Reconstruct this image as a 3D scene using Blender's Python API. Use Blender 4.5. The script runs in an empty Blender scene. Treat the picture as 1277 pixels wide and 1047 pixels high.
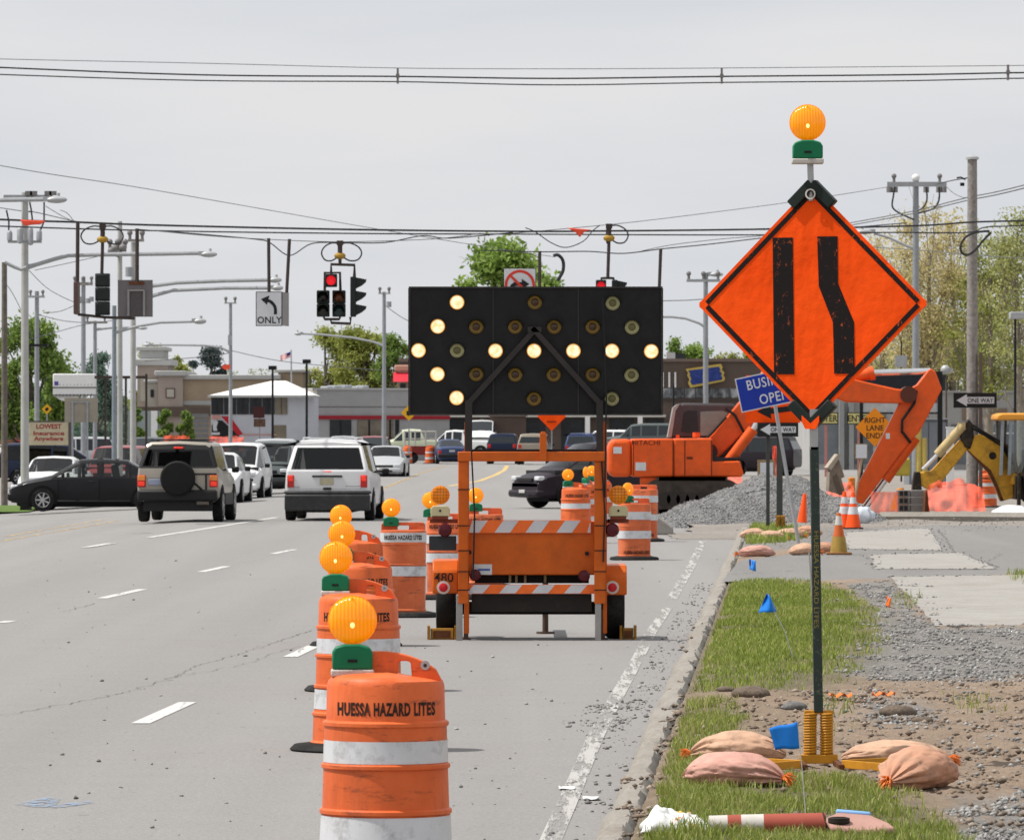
import bpy, bmesh, math, random
import numpy as np
from mathutils import Vector, Matrix, noise
R=math.radians; PI=math.pi
rnd=random.Random(7); nrg=np.random.default_rng(5)
sc=bpy.context.scene; COL=sc.collection
F=7700.0; CX=638.5; HY=535.0; CH=2.0      # focal length in photo pixels, centre column, horizon row, eye height
def W(px,py,D): return Vector(((px-CX)/F*D, D, CH+(HY-py)/F*D))
def lx(px,D): return (px-CX)/F*D
def lz(py,D): return CH+(HY-py)/F*D
def G(px,py,z=0.0):
    D=F*(CH-z)/(py-HY); return Vector(((px-CX)/F*D, D, z))
# ---------------------------------------------------------------- objects
def thing(name,label,cat,loc=(0,0,0),rz=0,group=None):
    o=bpy.data.objects.new(name,None); COL.objects.link(o); o.location=loc; o.rotation_euler=(0,0,rz)
    o.empty_display_size=.1
    o['label']=label; o['category']=cat
    if group: o['group']=group
    return o
def tag(o,label,cat,group=None):
    o['label']=label; o['category']=cat
    if group: o['group']=group
    return o
def struct(o,kind='structure'):
    o['kind']=kind; return o
def dup(root,loc,rz=None,label=None,group=None,scale=None):
    r=root.copy(); COL.objects.link(r); r.location=loc
    if rz is not None: r.rotation_euler=(0,0,rz)
    if label: r['label']=label
    if group: r['group']=group
    if scale: r.scale=scale
    for ch in list(root.children):
        c=ch.copy(); COL.objects.link(c); c.parent=r
        for g in list(ch.children):
            d=g.copy(); COL.objects.link(d); d.parent=c
    return r
class MB:
    def __init__(s): s.v=[]; s.f=[]; s.mi=[]; s.cur=0
    def m(s,i): s.cur=i; return s
    def add(s,vs,fs):
        o=len(s.v); s.v+=[tuple(v) for v in vs]; s.f+=[[i+o for i in f] for f in fs]; s.mi+=[s.cur]*len(fs); return s
    def box(s,c,d,rz=0,rx=0,ry=0):
        h=Vector(d)/2; Rm=Matrix.Rotation(rz,3,'Z')@Matrix.Rotation(ry,3,'Y')@Matrix.Rotation(rx,3,'X')
        vs=[Vector(c)+Rm@Vector((x*h.x,y*h.y,z*h.z)) for x in(-1,1) for y in(-1,1) for z in(-1,1)]
        return s.add(vs,[(0,1,3,2),(4,6,7,5),(0,4,5,1),(2,3,7,6),(0,2,6,4),(1,5,7,3)])
    def bx(s,x0,x1,y0,y1,z0,z1): return s.box(((x0+x1)/2,(y0+y1)/2,(z0+z1)/2),(abs(x1-x0),abs(y1-y0),abs(z1-z0)))
    def cyl(s,p0,p1,r0,r1=None,n=12,caps=True):
        return s.tube([p0,p1],[r0,r0 if r1 is None else r1],n,caps)
    def tube(s,path,r,n=8,caps=True):
        path=[Vector(p) for p in path]; k=len(path)
        rs=r if isinstance(r,(list,tuple)) else [r]*k
        vs=[]; fs=[]; up=None
        for i in range(k):
            t=(path[min(i+1,k-1)]-path[max(i-1,0)])
            t=t.normalized() if t.length>1e-9 else Vector((0,0,1))
            if up is None:
                up=t.orthogonal().normalized()
            a=(up-t*up.dot(t))
            a=a.normalized() if a.length>1e-6 else t.orthogonal().normalized()
            up=a; b=t.cross(a)
            for j in range(n):
                q=2*PI*j/n; vs.append(path[i]+(a*math.cos(q)+b*math.sin(q))*rs[i])
        for i in range(k-1):
            for j in range(n):
                j2=(j+1)%n; fs.append((i*n+j,i*n+j2,(i+1)*n+j2,(i+1)*n+j))
        if caps: fs.append(tuple(range(n-1,-1,-1))); fs.append(tuple((k-1)*n+j for j in range(n)))
        return s.add(vs,fs)
    def lathe(s,prof,c=(0,0,0),n=32,sx=1,sy=1,M=None,cap=True,se=None):
        vs=[]; fs=[]; k=len(prof)
        for (r,z) in prof:
            for j in range(n):
                q=2*PI*j/n; cx,cy=math.cos(q),math.sin(q)
                if se:
                    cx=math.copysign(abs(cx)**se,cx); cy=math.copysign(abs(cy)**se,cy)
                p=Vector((r*cx*sx,r*cy*sy,z))
                if M: p=M@p
                vs.append(p+Vector(c))
        for i in range(k-1):
            for j in range(n):
                j2=(j+1)%n; fs.append((i*n+j,i*n+j2,(i+1)*n+j2,(i+1)*n+j))
        if cap: fs.append(tuple(range(n-1,-1,-1))); fs.append(tuple((k-1)*n+j for j in range(n)))
        return s.add(vs,fs)
    def prism(s,poly,a0,a1,ax='y'):
        k=len(poly)
        def mk(p,a): return (p[0],a,p[1]) if ax=='y' else ((a,p[0],p[1]) if ax=='x' else (p[0],p[1],a))
        vs=[mk(p,a0) for p in poly]+[mk(p,a1) for p in poly]
        fs=[tuple(range(k)),tuple(range(2*k-1,k-1,-1))]+[(i,i+k,(i+1)%k+k,(i+1)%k) for i in range(k)]
        return s.add(vs,fs)
    def ball(s,c,r,n=12,sc3=(1,1,1)):
        prof=[(max(1e-4,math.sin(PI*i/n)),-math.cos(PI*i/n)) for i in range(n+1)]
        vs=[];o=Vector(c)
        t=MB(); t.lathe(prof,n=n*2)
        return s.add([o+Vector((v[0]*r*sc3[0],v[1]*r*sc3[1],v[2]*r*sc3[2])) for v in t.v],t.f)
    def merge(s,o,T=None):
        vs=[(T@Vector(v)) if T else v for v in o.v]
        k=len(s.v); s.v+=[tuple(v) for v in vs]; s.f+=[[i+k for i in f] for f in o.f]; s.mi+=o.mi; return s
    def build(s,name,mats,parent=None,world=False,smooth=40,bev=None,fix=True,bseg=2):
        me=bpy.data.meshes.new(name)
        off=Vector((0,0,0))
        if world and parent:
            p=parent
            while p: off+=p.location; p=p.parent
        me.from_pydata([tuple(Vector(v)-off) for v in s.v],[],s.f)
        ml=mats if isinstance(mats,(list,tuple)) else [mats]
        for m in ml: me.materials.append(m)
        if len(ml)>1: me.polygons.foreach_set('material_index',s.mi)
        if fix:
            b=bmesh.new(); b.from_mesh(me); bmesh.ops.recalc_face_normals(b,faces=b.faces); b.to_mesh(me); b.free()
        if smooth is not None:
            me.polygons.foreach_set('use_smooth',[True]*len(me.polygons)); me.set_sharp_from_angle(angle=R(smooth))
        me.update()
        o=bpy.data.objects.new(name,me); COL.objects.link(o)
        if parent: o.parent=parent
        if bev:
            md=o.modifiers.new('bev','BEVEL'); md.width=bev; md.segments=bseg; md.limit_method='ANGLE'; md.angle_limit=R(35); md.harden_normals=False
        return o
def npmesh(name,V,Fc,mat,cols=None,parent=None,smooth=False):
    """V (n,3), Fc (m,k) arrays -> one mesh; cols: per-face scalar stored as an attribute"""
    me=bpy.data.meshes.new(name); n=len(V); m,k=Fc.shape
    me.vertices.add(n); me.vertices.foreach_set('co',np.ascontiguousarray(V,dtype=np.float32).ravel())
    me.loops.add(m*k); me.loops.foreach_set('vertex_index',np.ascontiguousarray(Fc,dtype=np.int32).ravel())
    me.polygons.add(m); me.polygons.foreach_set('loop_start',np.arange(0,m*k,k,dtype=np.int32))
    me.polygons.foreach_set('loop_total',np.full(m,k,dtype=np.int32))
    if smooth: me.polygons.foreach_set('use_smooth',np.ones(m,dtype=bool))
    if cols is not None:
        at=me.attributes.new('tint','FLOAT','FACE'); at.data.foreach_set('value',np.asarray(cols,dtype=np.float32))
    me.materials.append(mat); me.update(calc_edges=True); me.validate()
    o=bpy.data.objects.new(name,me); COL.objects.link(o)
    if parent: o.parent=parent
    return o
# ---------------------------------------------------------------- materials
def srgb(r,g,b):
    f=lambda c:(c/255/12.92) if c<=10 else ((c/255+.055)/1.055)**2.4
    return (f(r),f(g),f(b),1)
class NT:
    def __init__(s,name):
        s.mat=bpy.data.materials.new(name); s.mat.use_nodes=True; s.t=s.mat.node_tree; s.N=s.t.nodes; s.L=s.t.links
        s.b=s.N['Principled BSDF']; s.out=s.N['Material Output']
    def n(s,ty,**k):
        nd=s.N.new(ty)
        for a,v in k.items(): setattr(nd,a,v)
        return nd
    def l(s,a,b): s.L.new(a,b)
    def noise(s,scale,detail=4,rough=.6,vec=None,dim='3D'):
        nd=s.n('ShaderNodeTexNoise'); nd.inputs['Scale'].default_value=scale; nd.inputs['Detail'].default_value=detail; nd.inputs['Roughness'].default_value=rough
        if vec is not None: s.l(vec,nd.inputs['Vector'])
        return nd.outputs['Fac']
    def ramp(s,fac,stops):
        nd=s.n('ShaderNodeValToRGB'); e=nd.color_ramp.elements
        while len(e)<len(stops): e.new(.5)
        for i,(p,c) in enumerate(stops):
            e[i].position=p; e[i].color=c if len(c)==4 else (*c,1)
        s.l(fac,nd.inputs['Fac']); return nd.outputs['Color']
    def mix(s,fac,a,b,mode='MIX'):
        nd=s.n('ShaderNodeMix'); nd.data_type='RGBA'; nd.blend_type=mode
        for sock,v in ((nd.inputs[0],fac),(nd.inputs[6],a),(nd.inputs[7],b)):
            if isinstance(v,(int,float)): sock.default_value=v
            elif isinstance(v,tuple): sock.default_value=v if len(v)==4 else (*v,1)
            else: s.l(v,sock)
        return nd.outputs[2]
    def math(s,op,a,b=None):
        nd=s.n('ShaderNodeMath'); nd.operation=op
        for i,v in enumerate((a,b)):
            if v is None: continue
            if isinstance(v,(int,float)): nd.inputs[i].default_value=v
            else: s.l(v,nd.inputs[i])
        return nd.outputs[0]
    def pos(s,scale=None,rot=0):
        g=s.n('ShaderNodeNewGeometry').outputs['Position']
        if scale is None and not rot: return g
        mp=s.n('ShaderNodeMapping'); mp.inputs['Scale'].default_value=scale or (1,1,1); mp.inputs['Rotation'].default_value=(0,0,rot)
        s.l(g,mp.inputs['Vector']); return mp.outputs[0]
    def bump(s,h,dist=.01,strength=1):
        nd=s.n('ShaderNodeBump'); nd.inputs['Distance'].default_value=dist; nd.inputs['Strength'].default_value=strength
        s.l(h,nd.inputs['Height']); s.l(nd.outputs[0],s.b.inputs['Normal'])
    def base(s,c):
        i=s.b.inputs['Base Color']
        if isinstance(c,tuple): i.default_value=c if len(c)==4 else (*c,1)
        else: s.l(c,i)
    def rough(s,v):
        i=s.b.inputs['Roughness']
        if isinstance(v,(int,float)): i.default_value=v
        else: s.l(v,i)
MC={}
def M(name,col,rough=.5,metal=0,var=.12,vs=6,dirt=0,dcol=(.05,.045,.04),ds=3,bump=0,bs=60,coat=0,spec=.2,emit=0):
    """general painted / plastic / cloth material: colour varied by noise, scuffs of dirt, fine bump"""
    if name in MC: return MC[name]
    t=NT(name); c=col if len(col)==4 else (*col,1)
    p=t.pos()
    lo=tuple(x*(1-var) for x in c[:3]); hi=tuple(min(1,x*(1+var)) for x in c[:3])
    out=t.ramp(t.noise(vs,5,.65,p),[(.3,lo),(.7,hi)])
    if dirt:
        d=t.ramp(t.noise(ds,8,.75,p),[(.5,(0,0,0)),(.72,(1,1,1))])
        out=t.mix(t.math('MULTIPLY',d,dirt),out,(*dcol,1))
    t.base(out); t.rough(rough); t.b.inputs['Metallic'].default_value=metal
    t.b.inputs['Specular IOR Level'].default_value=spec
    if coat: t.b.inputs['Coat Weight'].default_value=coat; t.b.inputs['Coat Roughness'].default_value=.05
    if bump: t.bump(t.noise(bs,4,.6,p),bump)
    if emit: t.l(out,t.b.inputs['Emission Color']); t.b.inputs['Emission Strength'].default_value=emit
    MC[name]=t.mat; return t.mat
# ---------------------------------------------------------------- lettering
def text_mb(txt,h,ax='xz',ext=.002,bold=0,sx=1,space=1):
    """letters as a mesh (MB) centred on the origin, cap height h, lying in the XZ plane and facing -Y"""
    cu=bpy.data.curves.new('lettering','FONT'); cu.body=txt; cu.align_x='CENTER'; cu.size=h/.69; cu.extrude=ext; cu.offset=bold*h; cu.space_character=space; cu.space_line=.95
    cu.resolution_u=3
    o=bpy.data.objects.new('lettering',cu); COL.objects.link(o)
    bpy.context.view_layer.update()
    me=bpy.data.meshes.new_from_object(o.evaluated_get(bpy.context.evaluated_depsgraph_get()))
    vs=[v.co.copy() for v in me.vertices]; fs=[tuple(p.vertices) for p in me.polygons]
    bpy.data.objects.remove(o); bpy.data.curves.remove(cu); bpy.data.meshes.remove(me)
    z0=min(v.y for v in vs); z1=max(v.y for v in vs)
    m=MB(); m.add([(v.x*sx,-v.z,v.y-(z0+z1)/2) for v in vs],fs); return m
# ---------------------------------------------------------------- shared materials
black=M('black_plastic',(.012,.012,.013),.45)
matt_black=M('matt_black_paint',(.016,.016,.017),.7,dirt=.3,dcol=(.07,.065,.06))
rubber=M('rubber',(.014,.014,.014),.85,dirt=.4,dcol=(.09,.085,.08))
steel=M('galvanised_steel',(.42,.43,.44),.45,.6,dirt=.25,dcol=(.2,.19,.17))
greymetal=M('grey_painted_metal',(.36,.37,.385),.5,.2)
wirem=M('cable_sheath',(.035,.037,.04),.7)
wiregrey=M('bare_aluminium_wire',(.12,.125,.13),.6)
def drum_mat(name,col,fade,dk):
    t=NT(name); p=t.pos(); c=t.ramp(t.noise(3.2,5,.65,p),[(.3,tuple(x*.86 for x in col)),(.7,fade)])
    st=t.ramp(t.noise(7,6,.7,t.pos((1,1,.16))),[(.52,(0,0,0)),(.74,(.6,.6,.6))]); c=t.mix(st,c,dk)
    sc_=t.ramp(t.noise(11,7,.8,t.pos((.35,.35,1.6))),[(.56,(0,0,0)),(.66,(.75,.75,.75))]); c=t.mix(sc_,c,(dk[0]*.5,dk[1]*.6,dk[2]*.8))
    t.base(c); t.rough(.48); t.b.inputs['Specular IOR Level'].default_value=.22; t.bump(t.noise(45,4,.6,p),.0012); return t.mat
orange_pl=drum_mat('orange_plastic',(.70,.125,.03),(.78,.165,.05),(.36,.085,.035))
orange_pl2=drum_mat('faded_orange_plastic',(.62,.12,.04),(.74,.19,.075),(.3,.1,.05))
orange_paint=M('orange_trailer_paint',(.58,.11,.009),.42,dirt=.45,dcol=(.24,.065,.015),coat=.08,ds=2.5)
orange_stripe=M('orange_reflective_sheet',(.85,.16,.03),.4)
white_refl=M('white_reflective_sheet',(.6,.61,.63),.4,dirt=.75,dcol=(.24,.23,.22),ds=9,var=.07)
white_paint=M('white_paint',(.74,.74,.73),.45,var=.04)
woodpole=M('weathered_pole_wood',(.27,.255,.24),.85,var=.3,vs=12,bump=.01,bs=20)
rust=M('rusty_steel',(.12,.045,.02),.8,var=.4,vs=9)
red_refl=M('red_reflector',(.55,.02,.03),.25)
dark_red=M('dark_red_lens',(.09,.012,.018),.25)
wood=M('bare_timber',(.36,.27,.18),.8,var=.25,vs=14)
# ---------------------------------------------------------------- camera, sky, sun
cam=bpy.data.cameras.new('camera'); co=bpy.data.objects.new('camera',cam); COL.objects.link(co)
cam.sensor_width=36; cam.lens=36*F/1277; cam.clip_start=1; cam.clip_end=6000
co.location=(0,0,CH); co.rotation_euler=(R(90),0,0); cam.shift_y=(HY-523.5)/1277
cam.dof.use_dof=True; cam.dof.focus_distance=40; cam.dof.aperture_fstop=cam.lens/9.0
sc.camera=co
SUN_EL=R(60); SUN_AZ=R(-90)      # sun to the left of the view, high
w=bpy.data.worlds.new('World'); sc.world=w; w.use_nodes=True
nt=w.node_tree; bg=nt.nodes['Background']
sky=nt.nodes.new('ShaderNodeTexSky'); sky.sky_type='NISHITA'; sky.sun_disc=False; sky.sun_elevation=SUN_EL; sky.sun_rotation=SUN_AZ
sky.air_density=1.4; sky.dust_density=3
tc=nt.nodes.new('ShaderNodeTexCoord'); mp=nt.nodes.new('ShaderNodeMapping'); mp.inputs['Scale'].default_value=(6,6,38)
nt.links.new(tc.outputs['Generated'],mp.inputs[0])
nz=nt.nodes.new('ShaderNodeTexNoise'); nz.inputs['Scale'].default_value=1.3; nz.inputs['Detail'].default_value=5; nz.inputs['Roughness'].default_value=.5
nt.links.new(mp.outputs[0],nz.inputs['Vector'])
rp=nt.nodes.new('ShaderNodeValToRGB'); rp.color_ramp.elements[0].position=.34; rp.color_ramp.elements[1].position=.66
rp.color_ramp.elements[0].color=(7.05,7.3,7.75,1); rp.color_ramp.elements[1].color=(8.05,8.05,8.2,1)   # thin bright cloud
nt.links.new(nz.outputs['Fac'],rp.inputs[0])
mx=nt.nodes.new('ShaderNodeMix'); mx.data_type='RGBA'; mx.inputs[0].default_value=.93
nt.links.new(sky.outputs[0],mx.inputs[6]); nt.links.new(rp.outputs[0],mx.inputs[7]); nt.links.new(mx.outputs[2],bg.inputs[0])
bg.inputs[1].default_value=.1
sl=bpy.data.lights.new('sun','SUN'); sl.energy=4.6; sl.angle=R(.6); sl.color=(1,.955,.89)
so=bpy.data.objects.new('sun',sl); COL.objects.link(so)
az=R(3); sd=Vector((-math.cos(SUN_EL)*math.cos(az),-math.cos(SUN_EL)*math.sin(az),math.sin(SUN_EL)))
so.rotation_euler=sd.to_track_quat('Z','Y').to_euler()
sc.view_settings.view_transform='Standard'; sc.view_settings.look='None'; sc.view_settings.exposure=0; sc.view_settings.gamma=1
sc.cycles.max_bounces=6; sc.cycles.transparent_max_bounces=12; sc.cycles.caustics_reflective=False; sc.cycles.caustics_refractive=False
# ---------------------------------------------------------------- ground plan
SLOPE=.0446
def xc(D): return -.93+SLOPE*D            # kerb line
def rz_(X):                               # the road falls away towards its far left side
    return -min(.42,.05*max(0,-X-7))
ROT=math.atan(SLOPE)
def asphalt(name,c0,c1,crk=True):
    t=NT(name); p=t.pos()
    big=t.noise(.35,5,.6,t.pos((1,.12,1),ROT))
    mid=t.noise(2.2,6,.65,p); fine=t.noise(95,3,.7,p); fine2=t.noise(30,4,.7,p)
    c=t.ramp(big,[(.25,c0),(.75,c1)]); trk=t.noise(.9,3,.5,t.pos((1,.02,1),ROT)); c=t.mix(.7,c,t.ramp(trk,[(.3,tuple(x*.72 for x in c0)),(.65,tuple(x*1.08 for x in c1))])); oil=t.ramp(t.noise(.55,6,.75,t.pos((1,.25,1),ROT)),[(.56,(0,0,0)),(.78,(.5,.5,.5))]); c=t.mix(oil,c,tuple(x*.62 for x in c0))
    c=t.mix(.3,c,t.ramp(mid,[(.3,tuple(x*.82 for x in c0)),(.7,tuple(x*1.12 for x in c1))]))
    c=t.mix(.5,c,t.ramp(fine,[(.28,(.065,.062,.058)),(.5,c0),(.72,(.46,.445,.43))]))
    c=t.mix(.35,c,t.ramp(fine2,[(.3,(.13,.125,.12)),(.55,c1),(.8,(.4,.385,.37))]))
    spots=t.ramp(t.noise(7,2,.5,p),[(.72,(1,1,1)),(.76,(.55,.55,.55))])
    c=t.mix(1,c,spots,'MULTIPLY')
    t.base(c); t.rough(.9); t.b.inputs['Specular IOR Level'].default_value=.25; t.bump(fine,.006)
    return t.mat
asph=asphalt('worn_grey_asphalt',(.226,.218,.212),(.3,.291,.285))
asph2=asphalt('patched_driveway_asphalt',(.16,.155,.15),(.25,.242,.235))
def conc(name,a,b):
    t=NT(name); p=t.pos()
    c=t.ramp(t.noise(1.4,6,.7,p),[(.3,a),(.7,b)])
    c=t.mix(.4,c,t.ramp(t.noise(40,4,.7,p),[(.3,tuple(x*.6 for x in a)),(.7,tuple(x*1.25 for x in b))]))
    c=t.mix(t.ramp(t.noise(2.6,8,.8,p),[(.48,(0,0,0)),(.72,(.75,.75,.75))]),c,(.2,.17,.135,1)); c=t.mix(t.ramp(t.noise(.7,5,.7,p),[(.5,(0,0,0)),(.8,(.5,.5,.5))]),c,(.2,.185,.165,1))
    t.base(c); t.rough(.9); t.bump(t.noise(60,4,.7,p),.006); return t.mat
concrete=conc('pale_concrete',(.27,.255,.235),(.37,.355,.33))
kerbm=conc('worn_kerb_concrete',(.19,.172,.148),(.33,.305,.27))
# base sheet to the horizon
t=NT('far_ground'); t.base(t.ramp(t.noise(.05,5,.6,t.pos()),[(.35,(.16,.155,.14)),(.65,(.12,.15,.07))])); t.rough(.95)
m=MB(); m.add([(-2500,-200,-.6),(2500,-200,-.6),(2500,5000,-.6),(-2500,5000,-.6)],[(0,1,2,3)])
struct(m.build('ground',t.mat,smooth=None))
# road sheets
def sheet(name,xs_f,Ds,zf,mat,nx):
    vs=[];fs=[]
    for D in Ds:
        a,b=xs_f(D)
        for i in range(nx+1):
            u=i/nx; X=a+(b-a)*u; vs.append((X,D,zf(X,D)))
    for j in range(len(Ds)-1):
        for i in range(nx): k=j*(nx+1)+i; fs.append((k,k+1,k+nx+2,k+nx+1))
    m=MB(); m.add(vs,fs); return m.build(name,mat,fix=False,smooth=60)
def lin(a,b,n): return [a+(b-a)*i/n for i in range(n+1)]
struct(sheet('road',lambda D:(-60,xc(D)+.02),lin(6,119,12),lambda X,D:rz_(X),asph,120))
struct(sheet('road',lambda D:(-130,90),lin(119,900,8),lambda X,D:rz_(X),asph,220))
# kerb: long weathered edge, broken here and there
def fbm(x,y,z=0,o=4): return noise.fractal(Vector((x,y,z)),1.0,2.0,o)
m=MB()
Ds=lin(8,119,900); prof=[(0,-.02),(.02,.045),(.05,.085),(.09,.1),(.15,.105),(.19,.05)]
vs=[];fs=[]
for D in Ds:
    j=fbm(D*.9,3)*.05; h=.85+fbm(D*1.1,9)*.55+.25*fbm(D*4,12)
    for k,(a,b) in enumerate(prof):
        vs.append((xc(D)+a+j+fbm(D*3,k*7)*.008,D,b*h if b>0 else b))
n=len(prof)
for i in range(len(Ds)-1):
    if int(Ds[i]/3.05)!=int(Ds[i+1]/3.05) and fbm(Ds[i],77)>.9: continue          # open joints between kerb stones
    for k in range(n-1): fs.append((i*n+k,i*n+k+1,(i+1)*n+k+1,(i+1)*n+k))
m.add(vs,fs); struct(m.build('kerb',kerbm,fix=False,smooth=50))
m=MB(); p0=G(1098,649,.06); p1=G(1300,650,.06)
m.tube([p0+Vector((0,0,.05)),(p0+p1)/2+Vector((0,0,.06)),p1+Vector((0,0,.05))],.14,6); struct(m.build('kerb',kerbm))
# ---- painted polygons helper (plan polygons from points of the ground)
def poly_sheet(name,pts,z,mat,kind='structure'):
    m=MB(); m.add([(p[0],p[1],z+ (rz_(p[0]))) for p in pts],[tuple(range(len(pts)))])
    o=m.build(name,mat,smooth=None,fix=False)
    if o.data.polygons[0].normal.z<0: o.data.flip_normals()
    return struct(o,kind)
def band(path,wd,z,jit=0,seed=1):
    """a strip of width wd (m) along plan points -> MB"""
    vs=[];fs=[]; pts=[]
    for a,b in zip(path[:-1],path[1:]):
        k=max(1,int((b-a).length/(.12 if jit else 3)))
        k=min(k,60)
        for i in range(k): pts.append(a.lerp(b,i/k))
    pts.append(path[-1])
    for i,p in enumerate(pts):
        t=(pts[min(i+1,len(pts)-1)]-pts[max(i-1,0)]); t.z=0; t.normalize(); nn=Vector((-t.y,t.x,0))
        q=p+nn*(fbm(i*.35,seed*5.1)*jit*2.5); ww=wd*(.5+(fbm(i*.5,seed*3.3)*.45 if jit else 0))
        for s in(-1,1):
            v=q+nn*s*max(.002,ww*(.62 if jit else 1)); vs.append((v.x,v.y,z+rz_(v.x)))
    for i in range(len(pts)-1): fs.append((2*i,2*i+1,2*i+3,2*i+2))
    m=MB(); m.add(vs,fs); return m
def paintmat(name,col,wear):
    t=NT(name); p=t.pos()
    k=t.ramp(t.noise(9,7,.8,t.pos((1,.05,1),ROT)),[(wear,(0,0,0)),(wear+.09,(1,1,1))])
    t.base(t.ramp(t.noise(40,3,.6,p),[(.3,tuple(x*.8 for x in col)),(.7,col)])); t.rough(.85)
    tb=t.n('ShaderNodeBsdfTransparent'); tm=t.n('ShaderNodeMixShader'); t.l(k,tm.inputs[0]); t.l(tb.outputs[0],tm.inputs[1]); t.l(t.b.outputs[0],tm.inputs[2]); t.l(tm.outputs[0],t.out.inputs[0]); return t.mat
pw=paintmat('white_road_paint',(.6,.59,.57),.36); pww=paintmat('worn_white_road_paint',(.44,.43,.41),.445); pwf=paintmat('faded_white_road_paint',(.46,.455,.44),.52)
py_=paintmat('faded_yellow_road_paint',(.5,.36,.17),.45); py2=paintmat('yellow_road_paint',(.6,.42,.16),.35)
def up(o):
    if o.data.polygons[0].normal.z<0: o.data.flip_normals()
    return struct(o)
def line(pts,wd,mat,z=.004): up(band([G(*p) for p in pts],wd,z).build('lane_marking',mat,fix=False,smooth=None))
for a,b,wd,mm in [((175,902),(234,875.5),.13,pw),((362,819),(392,805),.13,pw),((127,746),(178,734.5),.13,pw),((251,713),(283,706),.13,pw),((340,690.5),(367,685),.12,pw),
    ((0,776.5),(14,774),.13,pw),((106,681.5),(139,677),.2,pw),((186,670),(345,645),.14,pw),((18,670),(75,669),.28,pwf),((84,669),(116,668.5),.28,pwf),((126,667.5),(138,667.5),.25,pwf),((82,662.5),(182,662),.3,pwf),
    ((0,666),(150,643.5),.16,py_),((0,660),(130,641),.14,py_),((300,702),(330,697),.1,pwf),((430,677),(470,669),.14,pww),((455,632),(556,605),.14,pwf)]:
    line([a,b],wd,mm)
line([(470,612),(527,589),(556,580.5)],.18,py_); line([(560,606),(583,602),(598,599.5),(618,592),(629,586),(632.5,580.5)],.22,py2)
line([(881,664),(874,680),(864,702),(846,733),(838,747)],.13,pww); line([(833,758),(812,788),(795,822),(766,874),(742,920),(712,990),(690,1040),(675,1075)],.11,pww)
crackm=M('tarred_crack',(.14,.135,.13),.9,var=.3)
cr=MB()
for i,(pts,wd) in enumerate([([(0,893),(85,877),(150,865),(215,845),(245,830),(300,815),(345,800),(392,785)],.012),([(78,763),(120,752)],.014),([(20,796),(200,797),(395,803)],.01),
     ([(100,733),(300,735),(400,737)],.014),([(560,760),(640,762),(760,762),(852,763)],.02),([(210,845),(300,829),(370,806)],.008),([(640,720),(780,722),(860,723)],.014),([(0,852),(150,850),(330,856)],.006),([(355,960),(500,962),(690,970)],.006),([(300,690),(420,696)],.012)]):
    cr.merge(band([G(*p) for p in pts],wd,.0045,jit=.03,seed=i+1))
struct(cr.build('road_cracks',crackm,fix=False,smooth=None))
t=NT('blue_marking_paint'); k=t.ramp(t.noise(14,6,.8,t.pos()),[(.45,(0,0,0)),(.62,(1,1,1))]); t.base(t.mix(k,(.235,.228,.22,1),(.22,.38,.62,1))); t.rough(.9)
t_=t
tb=t.n('ShaderNodeBsdfTransparent'); tm=t.n('ShaderNodeMixShader'); t.l(k,tm.inputs[0]); t.l(tb.outputs[0],tm.inputs[1]); t.l(t.b.outputs[0],tm.inputs[2]); t.l(tm.outputs[0],t.out.inputs[0]); t.base((.2,.36,.62))
poly_sheet('blue_paint_mark',[G(*p) for p in[(18,1003),(60,994),(76,996),(70,1003),(110,999),(118,1001),(70,1008),(40,1006)]],.005,t.mat)
# ---------------------------------------------------------------- verge on the right: dirt, gravel, grass
def inpoly(x,y,P):
    c=False; j=len(P)-1
    for i in range(len(P)):
        if (P[i][1]>y)!=(P[j][1]>y) and x<(P[j][0]-P[i][0])*(y-P[i][1])/(P[j][1]-P[i][1])+P[i][0]: c=not c
        j=i
    return c
def gpoly(pts,z=.13): return [tuple(G(*p,z))[:2] for p in pts]
ZV=.125
GRASS1=gpoly([(882,733),(905,724),(1000,722),(1060,735),(1095,765),(1100,800),(1065,830),(1050,855),(985,862),(900,858),(850,862),(862,800)])
GRASS2=gpoly([(848,868),(900,875),(935,892),(905,915),(865,932),(900,950),(955,968),(1040,968),(1100,985),(1150,1005),(1200,1040),(1215,1090),(770,1100),(812,1010),(845,930)])
GRASS3=gpoly([(1180,862),(1240,868),(1265,890),(1215,895)])
GRASS4=gpoly([(1120,735),(1150,742),(1140,760),(1112,760)]); GRASS5=gpoly([(1255,712),(1300,712),(1300,728),(1265,726)])
GRASS6=gpoly([(918,661),(950,655),(1000,660),(1003,672),(960,679),(918,676)])
GRAVEL=[gpoly(p) for p in([(1055,728),(1110,720),(1145,770),(1175,782),(1300,782),(1300,850),(1190,850),(1090,845),(1040,840),(1100,800),(1090,755)],[(1190,1000),(1300,985),(1300,1100),(1220,1100)],[(1080,870),(1170,880),(1180,905),(1090,905)],[(918,690),(1080,676),(1300,655),(1300,640),(930,648)])]
def soft(x,y,P,r=.25):
    n=0
    for dx,dy in((0,0),(r,0),(-r,0),(0,r*3),(0,-r*3)):
        n+=inpoly(x+dx+.12*fbm(x*3,y*1.5),y+dy,P)
    return n/5
SLABS=[gpoly(p,.13) for p in([(1110,719),(1300,716),(1300,779),(1168,780)],[(1046,664),(1158,658),(1176,686),(1060,684)],[(1084,691),(1198,689),(1244,709),(1094,709)])]
DRIVE=gpoly([(900,724),(1060,722),(1300,714),(1300,655),(1165,654),(1046,662),(1000,688),(922,698)],.13)
def vz(X,D):
    z=ZV+.012*fbm(X*1.1,D*.5,4)
    if X<xc(D)+.45: z-=.03*max(0,1-(X-xc(D)-.2)/.25)
    return z
xsn=[]; x=.2
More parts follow.
